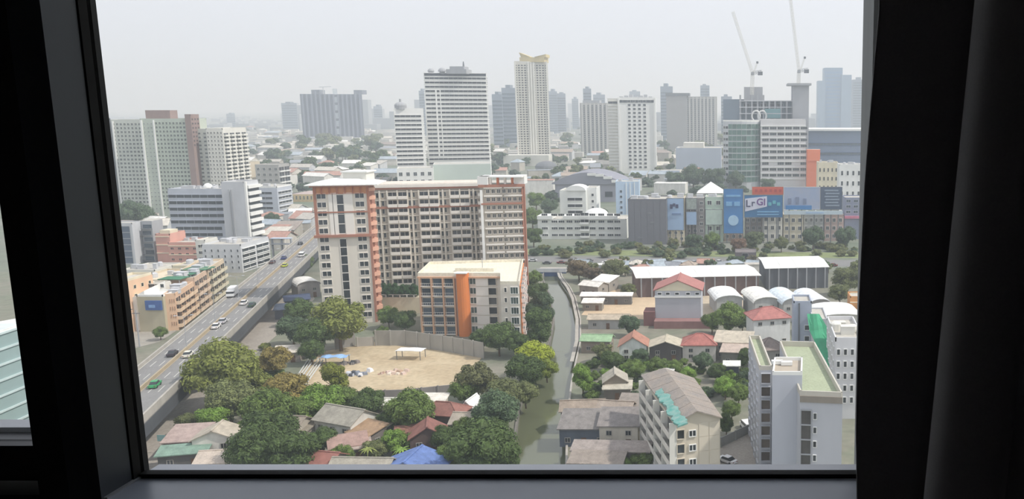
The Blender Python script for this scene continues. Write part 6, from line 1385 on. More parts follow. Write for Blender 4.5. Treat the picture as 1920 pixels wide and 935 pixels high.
TREES = [
 (415, 690, 118, OL, 'broad olive-green tree covering the flyover edge', 'round'), (375, 690, 62, OL, 'olive tree at the flyover parapet, left of the broad one', 'round'), (462, 705, 80, OL, 'olive tree right of the broad one by the flyover', 'loose'),
 (430, 745, 80, GO, 'shaded green tree below the broad olive tree', 'round'), (512, 668, 62, RO, 'reddish olive tree left of the sandy plot', 'loose'), (535, 725, 85, RO, 'yellow-brown tree in front of the plot rubble', 'loose'), (500, 765, 90, MG_, 'mid-green tree between olive trees and pale roofs', 'round'),
 (635, 597, 95, OL, 'large olive tree at the foot of the terracotta wing', 'round'), (590, 625, 66, DG, 'dark green tree left of the large olive tree below the wing', 'round'), (548, 612, 55, BG_, 'dark bluish tree beside the flyover street', 'round'), (583, 655, 44, DG, 'small dark tree at the corner of the sandy plot', 'round'), (560, 580, 48, DG, 'dark tree behind the flyover street trees', 'round'),
 (627, 708, 50, '#7c8238', 'slim yellow-green tree standing in the sandy plot', 'tall'), (600, 752, 80, LG, 'bright green tree left of the plot front wall', 'round'), (560, 770, 70, MG_, 'green tree behind the brown-grey house roof', 'round'), (640, 745, 60, MG_, 'green tree under the plot front wall', 'round'),
 (398, 783, 52, LG, 'fresh light green small tree above the pale roofs', 'round'), (350, 790, 40, GO, 'dull green tree beside the street under the flyover', 'round'),
 (505, 805, 100, DG, 'big dark green tree among the lower left roofs', 'round'), (475, 840, 90, DG, 'dark tree in front of the big dark one', 'round'), (548, 838, 95, DG, 'dark green tree left of the red bottom roof', 'loose'), (605, 822, 52, DG, 'dark tree right of the big dark one', 'round'), (580, 858, 40, MG_, 'small green tree beside the red bottom roof', 'round'),
 (690, 752, 62, DG, 'dark tree behind the large grey-roofed house', 'round'), (768, 765, 92, MG_, 'large green tree in the middle of the gardens', 'round'), (735, 785, 56, DG, 'dark tree left of the large garden tree', 'round'), (838, 818, 62, DG, 'dark tree right of the red gable house', 'round'), (870, 800, 46, MG_, 'green tree in front of the shingle hut', 'round'),
 (735, 822, 58, LG, 'fresh green tree in the lower gardens', 'loose'), (702, 838, 46, GO, 'pale green tree above the wide grey roof', 'loose'), (640, 850, 42, MG_, 'green tree between the red and grey bottom roofs', 'round'), (770, 828, 40, MG_, 'small green tree above the blue tarpaulin', 'round'),
 (905, 838, 135, DG, 'big dark green tree at the bottom beside the canal', 'round'), (850, 850, 60, MG_, 'green tree right of the blue tarpaulin', 'round'), (950, 855, 60, DG, 'dark tree at the very bottom on the canal bank', 'round'),
 (930, 768, 92, BG_, 'dusky green canal-side tree right of the shingle hut', 'round'), (945, 735, 80, GO, 'grey-green canal-side tree in the middle of the bank', 'loose'), (895, 705, 85, '#6d6f4a', 'grey-olive bare-looking tree at the plot corner', 'loose'), (870, 728, 56, MG_, 'green tree at the right end of the plot wall', 'round'), (925, 805, 60, DG, 'dark tree on the canal bank behind the big dark one', 'round'),
 (985, 690, 78, DG, 'dense dark tree below the yellow-green one on the canal', 'round'), (1005, 665, 74, YG_, 'bright yellow-green tree overhanging the canal', 'round'), (1025, 690, 46, '#7d8a3c', 'yellowish bough tree leaning over the canal water', 'round'), (985, 735, 52, GO, 'dull green tree leaning over the canal below the dense dark one', 'round'),
 (935, 628, 66, DG, 'dark tree at the corner of the orange-pillar block', 'round'), (900, 632, 40, DG, 'dark tree under the orange pillar', 'round'), (968, 640, 50, DG, 'dark tree between orange-pillar block and yellow-green tree', 'round'),
 (1012, 608, 56, DG, 'dark canal tree right of the orange-pillar block', 'tall'), (1015, 575, 52, BG_, 'dark canal tree behind the first', 'tall'), (1008, 545, 44, DG, 'canal-side tree below the bridge', 'round'), (1000, 520, 36, MG_, 'small green tree at the head of the canal', 'round'), (990, 590, 40, BG_, 'dark slim tree against the orange side wall', 'tall'),
 (728, 590, 40, MG_, 'green tree below the garden podium, left', 'round'), (758, 598, 44, DG, 'dark tree below the garden podium, right', 'round'), (716, 622, 28, MG_, 'small tree at the foot of the bowed balconies', 'round'),
 (567, 492, 36, MG_, 'green tree beside the flyover behind the left wing', 'round'), (545, 520, 30, BG_, 'dark small tree beside the flyover', 'round'),
 (1092, 705, 44, LG, 'bright green tree on the house side of the canal', 'tall'), (1130, 655, 42, GO, 'dull green tree in front of the green-roofed house', 'loose'), (1146, 672, 44, DG, 'dark tree below the green-roofed house', 'round'), (1180, 605, 44, BG_, 'dusky tree behind the orange-red gable house', 'round'), (1200, 665, 36, BG_, 'dark tree against the white gable front', 'round'), (1190, 690, 46, MG_, 'green tree behind the small old house', 'round'),
 (1368, 592, 66, MG_, 'large green tree left of the red-roofed white house', 'round'), (1335, 600, 44, MG_, 'green tree right of the tall grey block', 'round'), (1392, 600, 40, DG, 'dark tree against the red-roofed white house', 'round'),
 (1232, 685, 42, MG_, 'green tree in the garden belt, far left', 'round'), (1265, 688, 36, MG_, 'green tree in the garden belt below the beige gable', 'round'), (1318, 675, 42, BG_, 'bluish tree in front of the red hipped house', 'round'), (1290, 700, 34, LG, 'light green small tree in the garden belt', 'round'), (1345, 695, 36, DG, 'dark tree in the garden belt, middle', 'round'), (1360, 722, 46, LG, 'fresh green tree beside the weathered roof', 'round'), (1385, 735, 44, MG_, 'green tree left of the grey apartment block', 'round'), (1372, 765, 40, MG_, 'green tree above the lane', 'round'), (1362, 790, 30, DG, 'dark narrow tree at the lane wall', 'tall'), (1395, 668, 30, DG, 'dark tree behind the dark hut', 'tall'), (1413, 700, 28, BG_, 'dusky tree against the grey apartment', 'round'),
 (1205, 858, 56, MG_, 'green bush at the bottom left of the balcony block', 'shrub'), (1175, 866, 40, LG, 'low green bush above the sill', 'shrub'), (1100, 860, 34, GO, 'dull bush at the canal edge by the sill', 'shrub'),
 (1590, 518, 62, GO, 'hazy green tree right of the open shed', 'loose'), (1575, 545, 48, GO, 'green tree behind the white shed at right', 'loose'), (1612, 500, 50, GO, 'green tree at the right edge of the pane', 'loose'),
 (1150, 500, 50, GO, 'loose dusty tree just behind the white angled shed', 'loose'), (1085, 500, 46, '#7f7257', 'brownish bare tree at the canal head', 'loose'), (1110, 510, 36, '#7a6c56', 'brown twiggy tree left of the white angled shed', 'loose'), (1178, 540, 34, GO, 'grey-green tree at the end of the long shed', 'loose'),
 (1414, 445, 44, '#6f7a56', 'greenish-brown tree below the lettered billboard', 'loose'), (1385, 455, 34, '#8a6f58', 'reddish-brown tree below the tall blue billboard', 'loose'), (1300, 450, 36, BG_, 'dark tree in front of the grey-brown shophouse', 'round'), (1335, 448, 34, MG_, 'green tree in front of the pale green shophouse', 'round'), (1525, 440, 46, BG_, 'dusky tree in front of the greyish shophouse', 'round'), (1585, 440, 44, BG_, 'dark tree at the pink awning', 'round'), (1262, 452, 24, '#7d7f55', 'small pale tree below the light blue billboard', 'loose'), (1465, 455, 30, GO, 'small tree below the cream shophouse', 'round'),
 (998, 405, 40, MG_, 'green tree right of the terracotta corner', 'round'), (1000, 440, 38, DG, 'dark tree left of the long white apartments', 'round'), (1005, 372, 34, MG_, 'small tree behind the terracotta corner', 'round'), (1030, 385, 34, BG_, 'tree left of the curved-cap block', 'round'), (1125, 400, 30, BG_, 'tree between the curved-cap and light blue blocks', 'round'),
 (1265, 335, 40, BG_, 'tree behind the dark windowless block', 'round'), (1300, 328, 48, BG_, 'tree in front of the silver-blue hall, left', 'round'), (1340, 330, 46, BG_, 'tree in front of the silver-blue hall, right', 'round'), (1440, 344, 30, BG_, 'tree at the foot of the green glass corner', 'round'), (1380, 335, 36, BG_, 'tree left of the green glass corner', 'round'), (1560, 330, 40, BG_, 'tree in front of the cream flats', 'round'),
 (235, 398, 50, BG_, 'dark tree mass below the apartment slab', 'round'), (262, 400, 40, BG_, 'dark tree at the foot of the white pilaster', 'round'), (300, 622, 22, MG_, 'small street tree before the blank olive wall', 'round'), (500, 385, 24, BG_, 'tree between the two ribbon-window offices', 'round'), (510, 410, 26, BG_, 'dark tree right of the white sunshade side', 'round'),
]
for a in TREES: tree(*a)
for a in ((752, 846, 36, LG, 'palm with drooping fronds above the blue tarpaulin', 'palm'), (690, 845, 34, '#8a9450', 'pale palm above the wide grey roof', 'palm'), (1268, 705, 28, LG, 'small palm in the garden belt', 'palm'), (575, 742, 40, LG, 'palm at the left corner of the sandy plot', 'palm')): tree(*a)
# hedges on the garden podium
for i in range(5):
    c = Q(716 + 15 * i, 548, 318); t = thing('hedge', (c.x, c.y, 6), 'clipped hedge on the garden podium', 'hedge', 'podium hedges'); o = node('crown', PROTO['shrub'][i % 2][1], t, (0, 0, 0), i, (.62, .7, 1.0)); o.color = lin('#3f5f35')
# undergrowth filling the gardens
r = random.Random(3)
FILL = []; CWORD = {OL: 'olive', DG: 'dark green', MG_: 'mid-green', YG_: 'yellow-green', LG: 'light green', RO: 'brownish', BG_: 'grey-green', GO: 'dull green', '#7d8055': 'pale olive', '#7a745a': 'brown'}
def green_fill(label, n, area, size, cols, group, style='shrub', name='shrub'):
    for i in range(n):
        for _ in range(12):
            px, py = area(r)
            if clear(P(px, py, 2), 1.2): break
        else: continue
        c_ = r.choice(cols); t = tree(px, py, r.uniform(*size), c_, label, style, group, name); FILL.append((t, CWORD.get(c_, 'dull') , name, px, py))
green_fill('low garden shrub among the lower left houses', 120, lambda r: (lambda x: (x, r.uniform(755, 872)))(r.uniform(440, 960)), (16, 34), (DG, MG_, LG, GO), 'garden shrubs left of the canal')
green_fill('low shrub in the garden belt between houses and apartments', 95, lambda r: (r.uniform(1100, 1405), r.uniform(668, 740)), (16, 32), (DG, MG_, LG, BG_), 'garden belt shrubs')
green_fill('shrub in the overgrown strip beside the flyover', 26, lambda r: (lambda y: (560 - (y - 600) * 1.1 + r.uniform(-10, 70), y))(r.uniform(640, 770)), (18, 34), (OL, GO, MG_), 'flyover strip shrubs')
green_fill('small shrub on the canal bank', 22, lambda r: (lambda y: (1050 + (0 if y < 600 else -(y - 600) * .45) - r.uniform(25, 50), y))(r.uniform(530, 720)), (14, 24), (DG, MG_, GO), 'left bank shrubs')
green_fill('roadside shrub below the billboards', 95, lambda r: (r.uniform(1000, 1605), r.uniform(455, 477)), (12, 28), (GO, BG_, '#7d8055'), 'verge shrubs')
green_fill('dusty tree around the sheds beyond the canal', 34, lambda r: (r.uniform(1060, 1600), r.uniform(484, 512)), (16, 30), (GO, BG_, '#7a745a'), 'trees around the sheds', 'far', 'tree')
green_fill('hazy tree in the middle distance behind the apartments', 70, lambda r: (lambda y: (r.uniform(430, 740), y))(r.choice((r.uniform(285, 335), r.uniform(255, 290)))), (14, 30), (BG_, GO, DG), 'middle distance trees, left', 'far', 'tree')
green_fill('hazy tree around the striped and beige towers', 72, lambda r: (r.uniform(915, 1360), r.uniform(255, 345)), (14, 30), (BG_, GO, DG), 'middle distance trees, right', 'far', 'tree')
ORD = ('first', 'second', 'third', 'fourth', 'fifth', 'sixth', 'seventh', 'eighth', 'ninth', 'tenth', 'eleventh', 'twelfth', 'thirteenth', 'fourteenth', 'fifteenth')
# ------------------------------------------------------------------ sandy plot: walls, shelters, rubble
def wall_px(label, pts, h, m, bays=True):
    q = [P(x, y, 0) for x, y in pts]; c = sum(q, Vector()) / len(q); t = thing('plot_wall', (c.x, c.y, 0), label, 'wall')
    for a, b_ in zip(q, q[1:]):
        n = max(1, int((b_ - a).length / 4)); d = (b_ - a).normalized(); nn = Vector((-d.y, d.x, 0)) * .2
        for i in range(n):
            s, e_ = a.lerp(b_, i / n), a.lerp(b_, (i + .97) / n)
            MB().hexa([tuple(s), tuple(e_), tuple(e_ + nn), tuple(s + nn), (s.x, s.y, h), (e_.x, e_.y, h), (e_.x + nn.x, e_.y + nn.y, h), (s.x + nn.x, s.y + nn.y, h)]).build('wall_panel', m, t)
            MB().box(s.x - .18, s.x + .18, s.y - .25, s.y + .2, 0, h + .2).build('pier', m, t)
wall_px('tall grey panel wall behind the sandy plot', [(705, 648), (760, 648), (830, 658), (908, 672)], 5.0, mat('#a29f98', .9, .12, .3))
wall_px('grey wall left of the plot gate beneath the olive tree', [(630, 655), (668, 648)], 5.0, mat('#8f8c87', .9, .12, .3))
wall_px('pale low wall across the plot gate', [(670, 650), (703, 648)], 3.0, mat('#b5b1aa', .9, .1, .3))
wall_px('long grey front wall at the lower edge of the sandy plot', [(648, 752), (760, 748), (852, 738)], 2.6, mat('#8d8884', .9, .12, .3))
def shelter(px, py, w, d, h, rz, m, label, sag=.3):
    c = P(px, py, h); t = thing('shelter', (c.x, c.y, 0), label, 'shelter'); t.rotation_euler = (0, 0, math.radians(rz)); mb = MB(); N = 6
    for i in range(N):
        for k_ in range(N):
            def pt(a, b_): return ((a / N - .5) * w, (b_ / N - .5) * d, h + sag * math.sin(a * 2.1) * .4 + sag * math.cos(b_ * 1.7) * .4 - .25 * abs(a / N - .5))
            mb.poly([pt(i, k_), pt(i + 1, k_), pt(i + 1, k_ + 1), pt(i, k_ + 1)])
    o = node('roof_sheet', mb.mesh('roof_sheet', m), t); s = o.modifiers.new('thick', 'SOLIDIFY'); s.thickness = .08
    for a in (-.45, .45):
        for b_ in (-.45, .45): node('post', MB().box(a * w - .08, a * w + .08, b_ * d - .08, b_ * d + .08, 0, h - .2).mesh('post', DGREY), t)
    return t
shelter(627, 667, 7.5, 4.5, 2.6, 4, mat('#8db0d8', .7, .15, .8, kind='cloth'), 'pale blue tarpaulin shelter on the sandy plot', .5)
shelter(770, 654, 8, 4, 3.0, -4, mat('#e9eaea', .6, .06, .5, kind='sheet'), 'white flat shelter roof against the plot wall', .1)
r = random.Random(17)
def junk(label, px, py, n, cols, name, grp):
    c = P(px, py, .1); t = thing(name, (c.x, c.y, .08), label, 'rubble', grp)
    for i in range(n):
        x, y, s = r.gauss(0, 1.5), r.gauss(0, 1.0), r.uniform(.35, 1.1); a = r.uniform(0, 3); ca, sa = math.cos(a) * s, math.sin(a) * s; hh = s * r.uniform(.4, 1)
        mb = MB(); mb.hexa([(x - ca, y - sa, 0), (x + sa, y - ca, 0), (x + ca, y + sa, 0), (x - sa, y + ca, 0), (x - ca * .7, y - sa * .6, hh), (x + sa * .8, y - ca * .7, hh * .8), (x + ca * .6, y + sa * .8, hh), (x - sa * .7, y + ca * .6, hh * 1.1)])
        node('block', mb.mesh('block', mat(r.choice(cols), .85, .1, 1)), t)
junk('pile of white and dark scrap on the sandy plot', 672, 702, 16, ('#e4e4e6', '#43464d', '#b9bcc4', '#7d838d'), 'scrap_pile', 'plot rubble')
junk('pinkish rubble pile right of the scrap', 728, 700, 12, ('#c9b3a5', '#a8897b', '#d9cbb9'), 'rubble_pile', 'plot rubble')
junk('long low rubble trail at the right of the pinkish pile', 752, 697, 8, ('#c9b3a5', '#b59b86'), 'rubble_pile', 'plot rubble')
junk('dark scrap beside the blue tarpaulin shelter', 652, 682, 8, ('#4a4a4d', '#7d7570', '#2f3033'), 'scrap_pile', 'plot rubble')
junk('heap of white bags beside the grey apartments', 1402, 712, 18, ('#f0f0ee', '#dcdad4', '#e6e4e0'), 'bag_heap', 'heaps')
wall_px('low grey wall along the lane between the apartment blocks', [(1352, 838), (1405, 812)], 2.2, mat('#93948f', .9, .1, .3))
junk('white rubble by the stacked beams', 560, 722, 14, ('#dcd9d0', '#c9c4ba', '#b5b5b0'), 'rubble_pile', 'plot rubble')
for i in range(6):
    a, b_ = P(552 + 5 * i, 712 + 1.2 * i, .3), P(582 + 5 * i, 668 + 1.5 * i, .3); o = MB().bar(a + Vector((0, 0, .2 * (i % 3))), b_ + Vector((0, 0, .2 * (i % 3))), .18, n=4).build('steel_beam', mat('#c9ccc8', .6, .1, .5))
    tag(o, '%s of six pale steel beams lying left of the sandy plot' % ('leftmost', 'second from left', 'third from left', 'third from right', 'second from right', 'rightmost')[i], 'beam', 'steel beams on the plot')
# ------------------------------------------------------------------ vehicles
TYRE = plain('tyre_rubber', (.02, .02, .02), .9)
def vehicle_meshes(kind, hexc, roof=None):
    bm, rm = mat(hexc, .35, .05, 1, kind='paint'), mat(roof or hexc, .35, .05, 1, kind='paint'); L, Wd = (4.4, 1.8) if kind == 'car' else (5.4, 2.0) if kind == 'van' else (7.5, 2.4)
    x = Wd / 2; body_, cab, win = MB(), MB(), MB()
    if kind == 'car':
        body_.hexa([(-x, -2.2, .35), (x, -2.2, .35), (x, 2.2, .35), (-x, 2.2, .35), (-x * .94, -2.1, .85), (x * .94, -2.1, .85), (x * .94, 2.15, .92), (-x * .94, 2.15, .92)])
        cab.hexa([(-x * .75, -.75, 1.38), (x * .75, -.75, 1.38), (x * .75, .8, 1.38), (-x * .75, .8, 1.38), (-x * .72, -.65, 1.47), (x * .72, -.65, 1.47), (x * .72, .7, 1.47), (-x * .72, .7, 1.47)])
        win.hexa([(-x * .9, -1.5, .88), (x * .9, -1.5, .88), (x * .9, 1.3, .9), (-x * .9, 1.3, .9), (-x * .75, -.8, 1.38), (x * .75, -.8, 1.38), (x * .75, .8, 1.38), (-x * .75, .8, 1.38)])
        wy = (-1.35, 1.35)
    elif kind == 'van':
        body_.box(-x, x, -2.6, 2.6, .4, 1.1); cab.box(-x * .92, x * .92, -2.5, 1.6, 1.75, 1.95); win.box(-x * .95, x * .95, -2.5, 1.9, 1.1, 1.75); wy = (-1.7, 1.7)
    else:
        body_.box(-x, x, -3.7, 3.7, .6, 1.0).box(-x, x, 2.0, 3.7, 1.0, 1.5).box(-x, x, -3.7, 1.7, 1.0, 3.2); cab.box(-x, x, 2.0, 3.5, 2.2, 2.5); win.box(-x * .95, x * .95, 2.0, 3.6, 1.5, 2.2); wy = (-2.4, 2.5)
    ms = [('body', body_.mesh('body', bm)), ('roof', cab.mesh('roof', rm)), ('window', win.mesh('window', glass('#1d2226')))]
    wh = MB(); wh.bar((-.12, 0, 0), (.12, 0, 0), .33, n=10); wme = wh.mesh('wheel', TYRE)
    lights = MB(); lights.box(-x * .8, -x * .5, -2.22 if kind == 'car' else -wy[1] * 1.55, -2.05, .6, .75).box(x * .5, x * .8, -2.22 if kind == 'car' else -wy[1] * 1.55, -2.05, .6, .75); ms.append(('tail_light', lights.mesh('tail_light', mat('#7a2020', .4, .05, 1, kind='paint'))))
    return ms, wme, [(sx_ * (x - .1), y, .33) for sx_ in (-1, 1) for y in wy]
def vehicle(label, pos, ang, kind, hexc, roof=None, name='car', group=None, cat=None):
    t = thing(name, pos, label, cat or ('car' if kind == 'car' else kind), group); t.rotation_euler = (0, 0, ang); ms, wme, wp = vehicle_meshes(kind, hexc, roof)
    for nm, me in ms: node(nm, me, t)
    for p in wp: node('wheel', wme, t, p)
    return t
FA = math.atan2(-FDIR.x, FDIR.y)
def on_fly(label, px, py, kind, hexc, roof=None, name='car', rev=False):
    p = P(px, py, ZD + .6); s, w = s_of(p); w = min(max(w, 1.4), FW - 1.6)
    if abs(w - FW * .47) < 1.4: w = FW * .47 + (1.7 if w > FW * .47 else -1.7)
    vehicle(label, fp(s, w, ZD + .031), FA + (math.pi if rev else 0), kind, hexc, roof, name, 'traffic on the flyover')
on_fly('green taxi nearest on the flyover', 290, 720, 'car', '#2f9a5c', name='taxi'); on_fly('dark purple-grey car across the median from the green taxi', 323, 662, 'car', '#3a333a', rev=True)
on_fly('white car in the middle of the flyover', 405, 611, 'car', '#eceae6'); on_fly('silver car right behind the white car on the flyover', 409, 602, 'car', '#c9c9cc')
on_fly('white car with a green one beside it on the flyover', 457, 567, 'car', '#efeeea'); on_fly('dark green car beside the white one on the flyover', 472, 571, 'car', '#2f4f3c')
on_fly('white box truck by the shophouses on the flyover', 430, 552, 'truck', '#e6e6e4', name='box_truck', rev=True)
on_fly('yellow-green taxi on the far flyover', 534, 497, 'car', '#c3cf3f', '#d6dc52', 'taxi'); on_fly('blue car on the far flyover', 532, 483, 'car', '#3a437c', rev=True); on_fly('dark red car on the far flyover', 511, 491, 'car', '#5a3733', rev=True); on_fly('dark car farthest on the flyover', 563, 456, 'car', '#2c2e30', rev=True); on_fly('white van far along the flyover', 566, 478, 'van', '#e9e9e6', name='van')
on_fly('pale car close to the tree on the flyover', 352, 664, 'car', '#dcd9c9')
def on_ground(label, px, py, ang, kind, hexc, name='car', roof=None): p = P(px, py, .6); vehicle(label, (p.x, p.y, .06), math.radians(ang), kind, hexc, roof, name)
on_ground('white van parked in the lane beside the grey apartments', 1401, 800, 20, 'van', '#eceae6', 'van'); on_ground('white car parked at the foot of the balcony block', 1364, 862, 50, 'car', '#e9e9ea'); on_ground('red car parked at the bottom beside the green lean-to', 336, 869, -70, 'car', '#c2455c')
r = random.Random(41)
CC = {'#e9e9e6': 'white', '#c9c9cc': 'silver', '#4a4c50': 'dark grey', '#e2e0da': 'cream', '#7d2f2f': 'dark red'}
for i in range(22):
    px, py, hx = 1000 + 27 * i + r.uniform(-6, 6), r.uniform(486, 493) + i * .3, r.choice(list(CC)); p = P(px, py, .6)
    FILL.append((vehicle('small car on the cross street', (p.x, p.y, .06), math.radians(90 + r.uniform(-6, 6)), 'car', hx, None, 'car', 'cars on the cross street'), CC[hx], 'car', px, py))
# ------------------------------------------------------------------ street lamps on the flyover median, poles
lm = MB(); lm.bar((0, 0, 0), (0, 0, 8.5), .1, n=6, r2=.06).bar((0, 0, 8.4), (1.8, 0, 8.8), .05, n=5).bar((0, 0, 8.4), (-1.8, 0, 8.8), .05, n=5); pole_me = lm.mesh('pole', GREY)
hd = MB(); hd.box(1.6, 2.4, -.15, .15, 8.72, 8.88).box(-2.4, -1.6, -.15, .15, 8.72, 8.88); head_me = hd.mesh('lamp_head', LGREY)
for i, s in enumerate(range(-70, 200, 30)):
    t = thing('street_lamp', fp(s, FW * .47, ZD + .8), '%s twin-arm street lamp along the flyover median, counted from the nearest' % ORD[i], 'street lamp', 'flyover lamps'); t.rotation_euler = (0, 0, FA); node('pole', pole_me, t); node('lamp_head', head_me, t)
p = P(306, 850); t = thing('road_sign', tuple(p), 'small teal road sign by the street under the flyover', 'sign'); MB().bar(p, p + Vector((0, 0, 4.2)), .09).build('pole', GREY, t); MB().box(p.x - .9, p.x + .9, p.y - .08, p.y - .02, 2.9, 4.3).build('plate', mat('#8fb5b3', .5, .06, 1, kind='paint'), t)
for px, py, h in ((250, 655, 14), (262, 650, 12)):
    p = P(px, py); t = thing('utility_pole', tuple(p), 'concrete utility pole by the peach block, %s' % ('nearer the window edge' if px == 250 else 'farther from the window edge'), 'pole'); MB().bar(p, p + Vector((0, 0, h)), .22, n=6, r2=.14).build('pole', GREY, t); MB().box(p.x - 1.2, p.x + 1.2, p.y - .1, p.y + .1, h - 1.2, h - 1).build('crossarm', DGREY, t)

# ------------------------------------------------------------------ low roofs in the hazy middle distance
r = random.Random(12); RC = ('#b9b4aa', '#d9d7d0', '#a89a8c', '#e4e3de', '#9a8f86', '#b08a7c', '#c9c4b8', '#8f949a', '#a5b0b8'); WC = ('#cfcac0', '#dcdad4', '#b5afa4', '#c2c4c6')
RW = dict(zip(RC, ('grey-beige', 'pale', 'brownish', 'white', 'brown-grey', 'reddish', 'cream', 'grey', 'bluish')))
def low(n, area, label, group, hs=(4, 12), ws=(9, 24), ds=(9, 16)):
    for i in range(n):
        w, d, h = r.uniform(*ws), r.uniform(*ds), r.uniform(*hs)
        for _ in range(25):
            px, py = area(r); c = P(px, py, h)
            if clear(c, max(w, d) * .62): break
        else: continue
        OCC.append([Vector((c.x + a * w * .5, c.y + b_ * d * .5)) for a, b_ in ((-1, -1), (1, -1), (1, 1), (-1, 1))])
        rc, kd = r.choice(RC), r.choice(('gable', 'gable', 'flat', 'hip', 'shed'))
        t = house(px, py, w, d, h, r.uniform(-25, 25), label, rc, r.choice(WC), kd, group=group, wins=False, name='low_house'); FILL.append((t, RW[rc], {'gable': 'gabled house', 'flat': 'flat-roofed house', 'hip': 'hip-roofed house', 'shed': 'lean-to roof'}[kd], px, py))
low(95, lambda r: (r.uniform(425, 735), r.uniform(236, 330)), 'low roofed house in the hazy quarter left of the striped towers', 'hazy quarter left', ws=(10, 40))
low(70, lambda r: (r.uniform(920, 1360), r.uniform(262, 340)), 'low roofed house in the hazy quarter around the towers', 'hazy quarter right', ws=(10, 34))
low(30, lambda r: (r.uniform(1510, 1640), r.uniform(215, 345)), 'low building in the hazy quarter right of the building site', 'hazy quarter far right', ws=(12, 34))
low(16, lambda r: (r.uniform(200, 300), r.uniform(395, 420)), 'low roof at the foot of the tall apartment slab', 'roofs under the apartment slab', hs=(4, 8))
low(14, lambda r: (r.uniform(500, 585), r.uniform(385, 440)), 'low roof beside the far stretch of the flyover', 'roofs by the far flyover', hs=(4, 8), ws=(8, 14))
low(20, lambda r: (r.uniform(1060, 1420), r.uniform(488, 499)), 'low roof behind the long white shed', 'roofs behind the long shed', hs=(2.6, 3.6), ws=(5, 8), ds=(4, 6))
low(22, lambda r: (r.uniform(1085, 1420), r.uniform(540, 585)), 'low roof in the yards beyond the grey block', 'roofs in the shed yards', hs=(3, 4), ws=(6, 10)) if False else None
mb = MB(); r = random.Random(8)
for i in range(900):
    Y = r.uniform(1200, 2700); px = r.uniform(-300, 1750); c = Q(px, 300, Y); w, d, h = r.uniform(5, 22), r.uniform(6, 16), r.uniform(4, 13)
    if clear(c, w + 3): mb.box(c.x - w, c.x + w, Y, Y + d, 0, h)
o = mb.build('far_low_roofs', mat('#d0cdc6', .85, .25, .02)); tag(o, 'countless low roofs spreading towards the skyline', 'roofs', kind='stuff')
mb = MB(); cr = PROTO['far'][0][1]
vs_ = [v.co.copy() for v in cr.vertices]; fs_ = [tuple(p.vertices) for p in cr.polygons]
from itertools import chain
V, F = [], []
for i in range(600):
    Y = r.uniform(760, 3000) if i % 3 else r.uniform(700, 1300); px = r.uniform(-300, 1750); c = Q(px, 300, Y); s = r.uniform(.9, 2.2); b0 = len(V)
    if not clear(c, 6): continue
    V += [(c.x + v.x * s, c.y + v.y * s, (v.z - 3) * s) for v in vs_]; F += [tuple(b0 + k_ for k_ in f) for f in fs_]
me = bpy.data.meshes.new('far_treetops'); me.from_pydata(V, [], F); me.materials.append(LEAF); o = node('far_treetops', me); o.color = lin('#50624c'); tag(o, 'treetops mixed among the far low roofs', 'trees', kind='stuff')

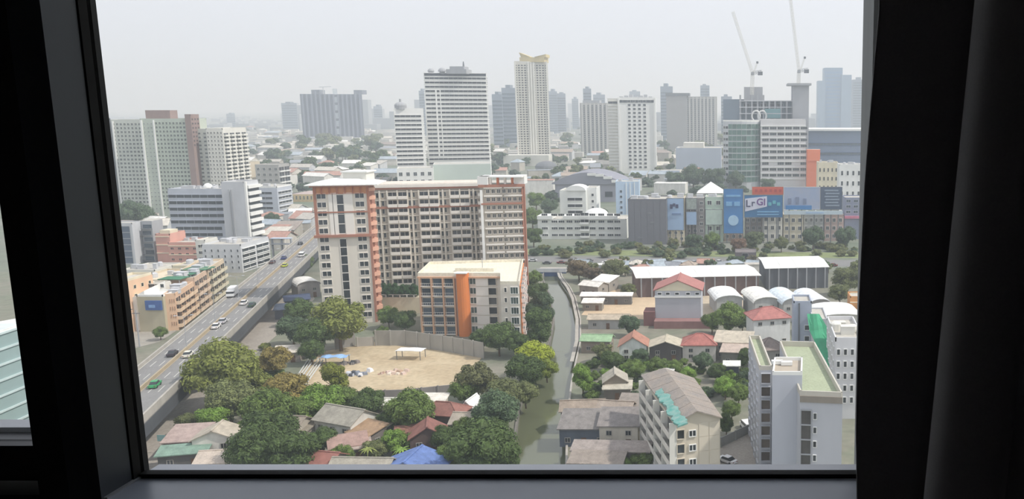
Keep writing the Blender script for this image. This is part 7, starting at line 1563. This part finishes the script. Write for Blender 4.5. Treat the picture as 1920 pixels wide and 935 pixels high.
# ------------------------------------------------------------------ say which one: each filler named by its nearest landmark
LAND = [(648, 772, 'large grey-roofed house'), (544, 786, 'brown-grey house roof'), (408, 806, 'pale beige roof near the flyover'), (345, 843, 'green lean-to'), (688, 803, 'rusty sheet roof'), (652, 826, 'pinkish lean-to'), (802, 801, 'dark red gable house'), (832, 762, 'wide red-brown roof'), (884, 752, 'small white gable'), (882, 780, 'shingle hut'), (608, 853, 'red bottom roof'), (681, 865, 'wide grey bottom roof'), (775, 862, 'blue tarpaulin roof'), (505, 805, 'big dark tree'), (905, 838, 'big dark canal tree'), (768, 765, 'large garden tree'),
 (415, 690, 'broad olive tree'), (512, 668, 'reddish olive tree'), (627, 708, 'slim plot tree'), (1005, 665, 'yellow-green canal tree'), (985, 600, 'orange-pillar block'), (1034, 512, 'canal bridge'),
 (1120, 631, 'pale green roof'), (1188, 634, 'orange-red gable house'), (1249, 639, 'dark timber house'), (1312, 633, 'red hipped house'), (1385, 645, 'two-step beige roofs'), (1153, 702, 'small old house'), (1245, 715, 'balcony block'), (1410, 690, 'green-roofed apartments'), (1372, 682, 'dark hut'), (1092, 705, 'bright green canal tree'),
 (1090, 450, 'long white apartments'), (1212, 450, 'dark windowless block'), (1266, 440, 'light blue billboard'), (1303, 440, 'grey-brown shophouse'), (1338, 440, 'pale green shophouse'), (1375, 430, 'tall blue billboard'), (1431, 430, 'lettered billboard'), (1487, 430, 'cream shophouse'), (1560, 430, 'slate billboard'), (1595, 430, 'pink awning'), (1300, 510, 'long white shed'), (1490, 490, 'open white shed'), (1135, 525, 'white angled shed'), (1400, 480, 'dark grey shed'), (1590, 518, 'tree at the right edge'),
 (620, 240, 'unfinished slab'), (541, 230, 'pale blue distant tower'), (450, 325, 'beige walk-up block'), (500, 325, 'grey walk-up block'), (506, 360, 'small ribbon-window office'), (640, 335, 'terracotta wing roof'), (766, 270, 'narrow striped tower'), (565, 375, 'cream-walled shed'), (720, 330, 'long slab roof'), (430, 250, 'brown lift core'),
 (995, 270, 'golden-crowned tower'), (940, 240, 'bluish stepped towers'), (1114, 260, 'left ribbed slab'), (1194, 300, 'four-column white slab'), (1300, 250, 'right ribbed slab'), (1310, 295, 'silver-blue hall'), (1100, 330, 'curved grey hall'), (900, 300, 'striped hotel'), (1395, 320, 'green glass corner'), (1020, 345, 'terracotta corner'), (1525, 295, 'orange banner'), (1575, 255, 'white-roofed station hall'), (1555, 325, 'cream flats'), (1595, 330, 'white flats'), (1565, 200, 'blue glass cluster'), (230, 400, 'dark glass block'), (290, 395, 'apartment slab'), (560, 440, 'far flyover')]
bucket = {}
for (t, cw, kind, px, py) in FILL:
    lx, ly, nm = min(LAND, key=lambda q: (q[0] - px) ** 2 + (1.6 * (q[1] - py)) ** 2); dx, dy = px - lx, (py - ly) * 1.6
    rel = ('right of' if dx > 0 else 'left of') if abs(dx) > abs(dy) else ('in front of' if dy > 0 else 'behind')
    bucket.setdefault((cw, kind, rel, nm), []).append((dx * dx + dy * dy, t))
ORDN = ('nearest', 'second nearest', 'third nearest', 'fourth nearest', 'fifth nearest', 'sixth nearest', 'seventh nearest', 'eighth nearest', 'ninth nearest', 'tenth nearest', 'eleventh nearest', 'twelfth nearest')
for (cw, kind, rel, nm), L in bucket.items():
    L.sort(key=lambda q: q[0])
    for i, (d, t) in enumerate(L):
        t['label'] = ('%s %s %s the %s' % (cw, kind, rel, nm)) if len(L) == 1 else ('%s %s %s the %s, %s' % (cw, kind, rel, nm, ORDN[min(i, 11)]))
for i, o in enumerate([o for o in bpy.data.objects if o.get('group') == 'podium hedges']): o['label'] = '%s clipped hedge on the garden podium, counted from the left' % ORD[i]
# ------------------------------------------------------------------ haze over the city: a real scattering volume
hz = bpy.data.materials.new('haze'); hz.use_nodes = True
n_, l_ = hz.node_tree.nodes, hz.node_tree.links; n_.remove(n_['Principled BSDF'])
vs = n_.new('ShaderNodeVolumeScatter'); vs.inputs['Color'].default_value = (0.83, 0.90, 0.975, 1); vs.inputs['Density'].default_value = 0.00033; vs.inputs['Anisotropy'].default_value = 0.25
l_.new(vs.outputs[0], n_['Material Output'].inputs['Volume'])
b = MB(); b.box(-9000, 9000, 4.0, 12000, -4, 330)
o = b.build('haze', hz); tag(o, 'pale haze hanging over the whole city', 'haze', kind='stuff')
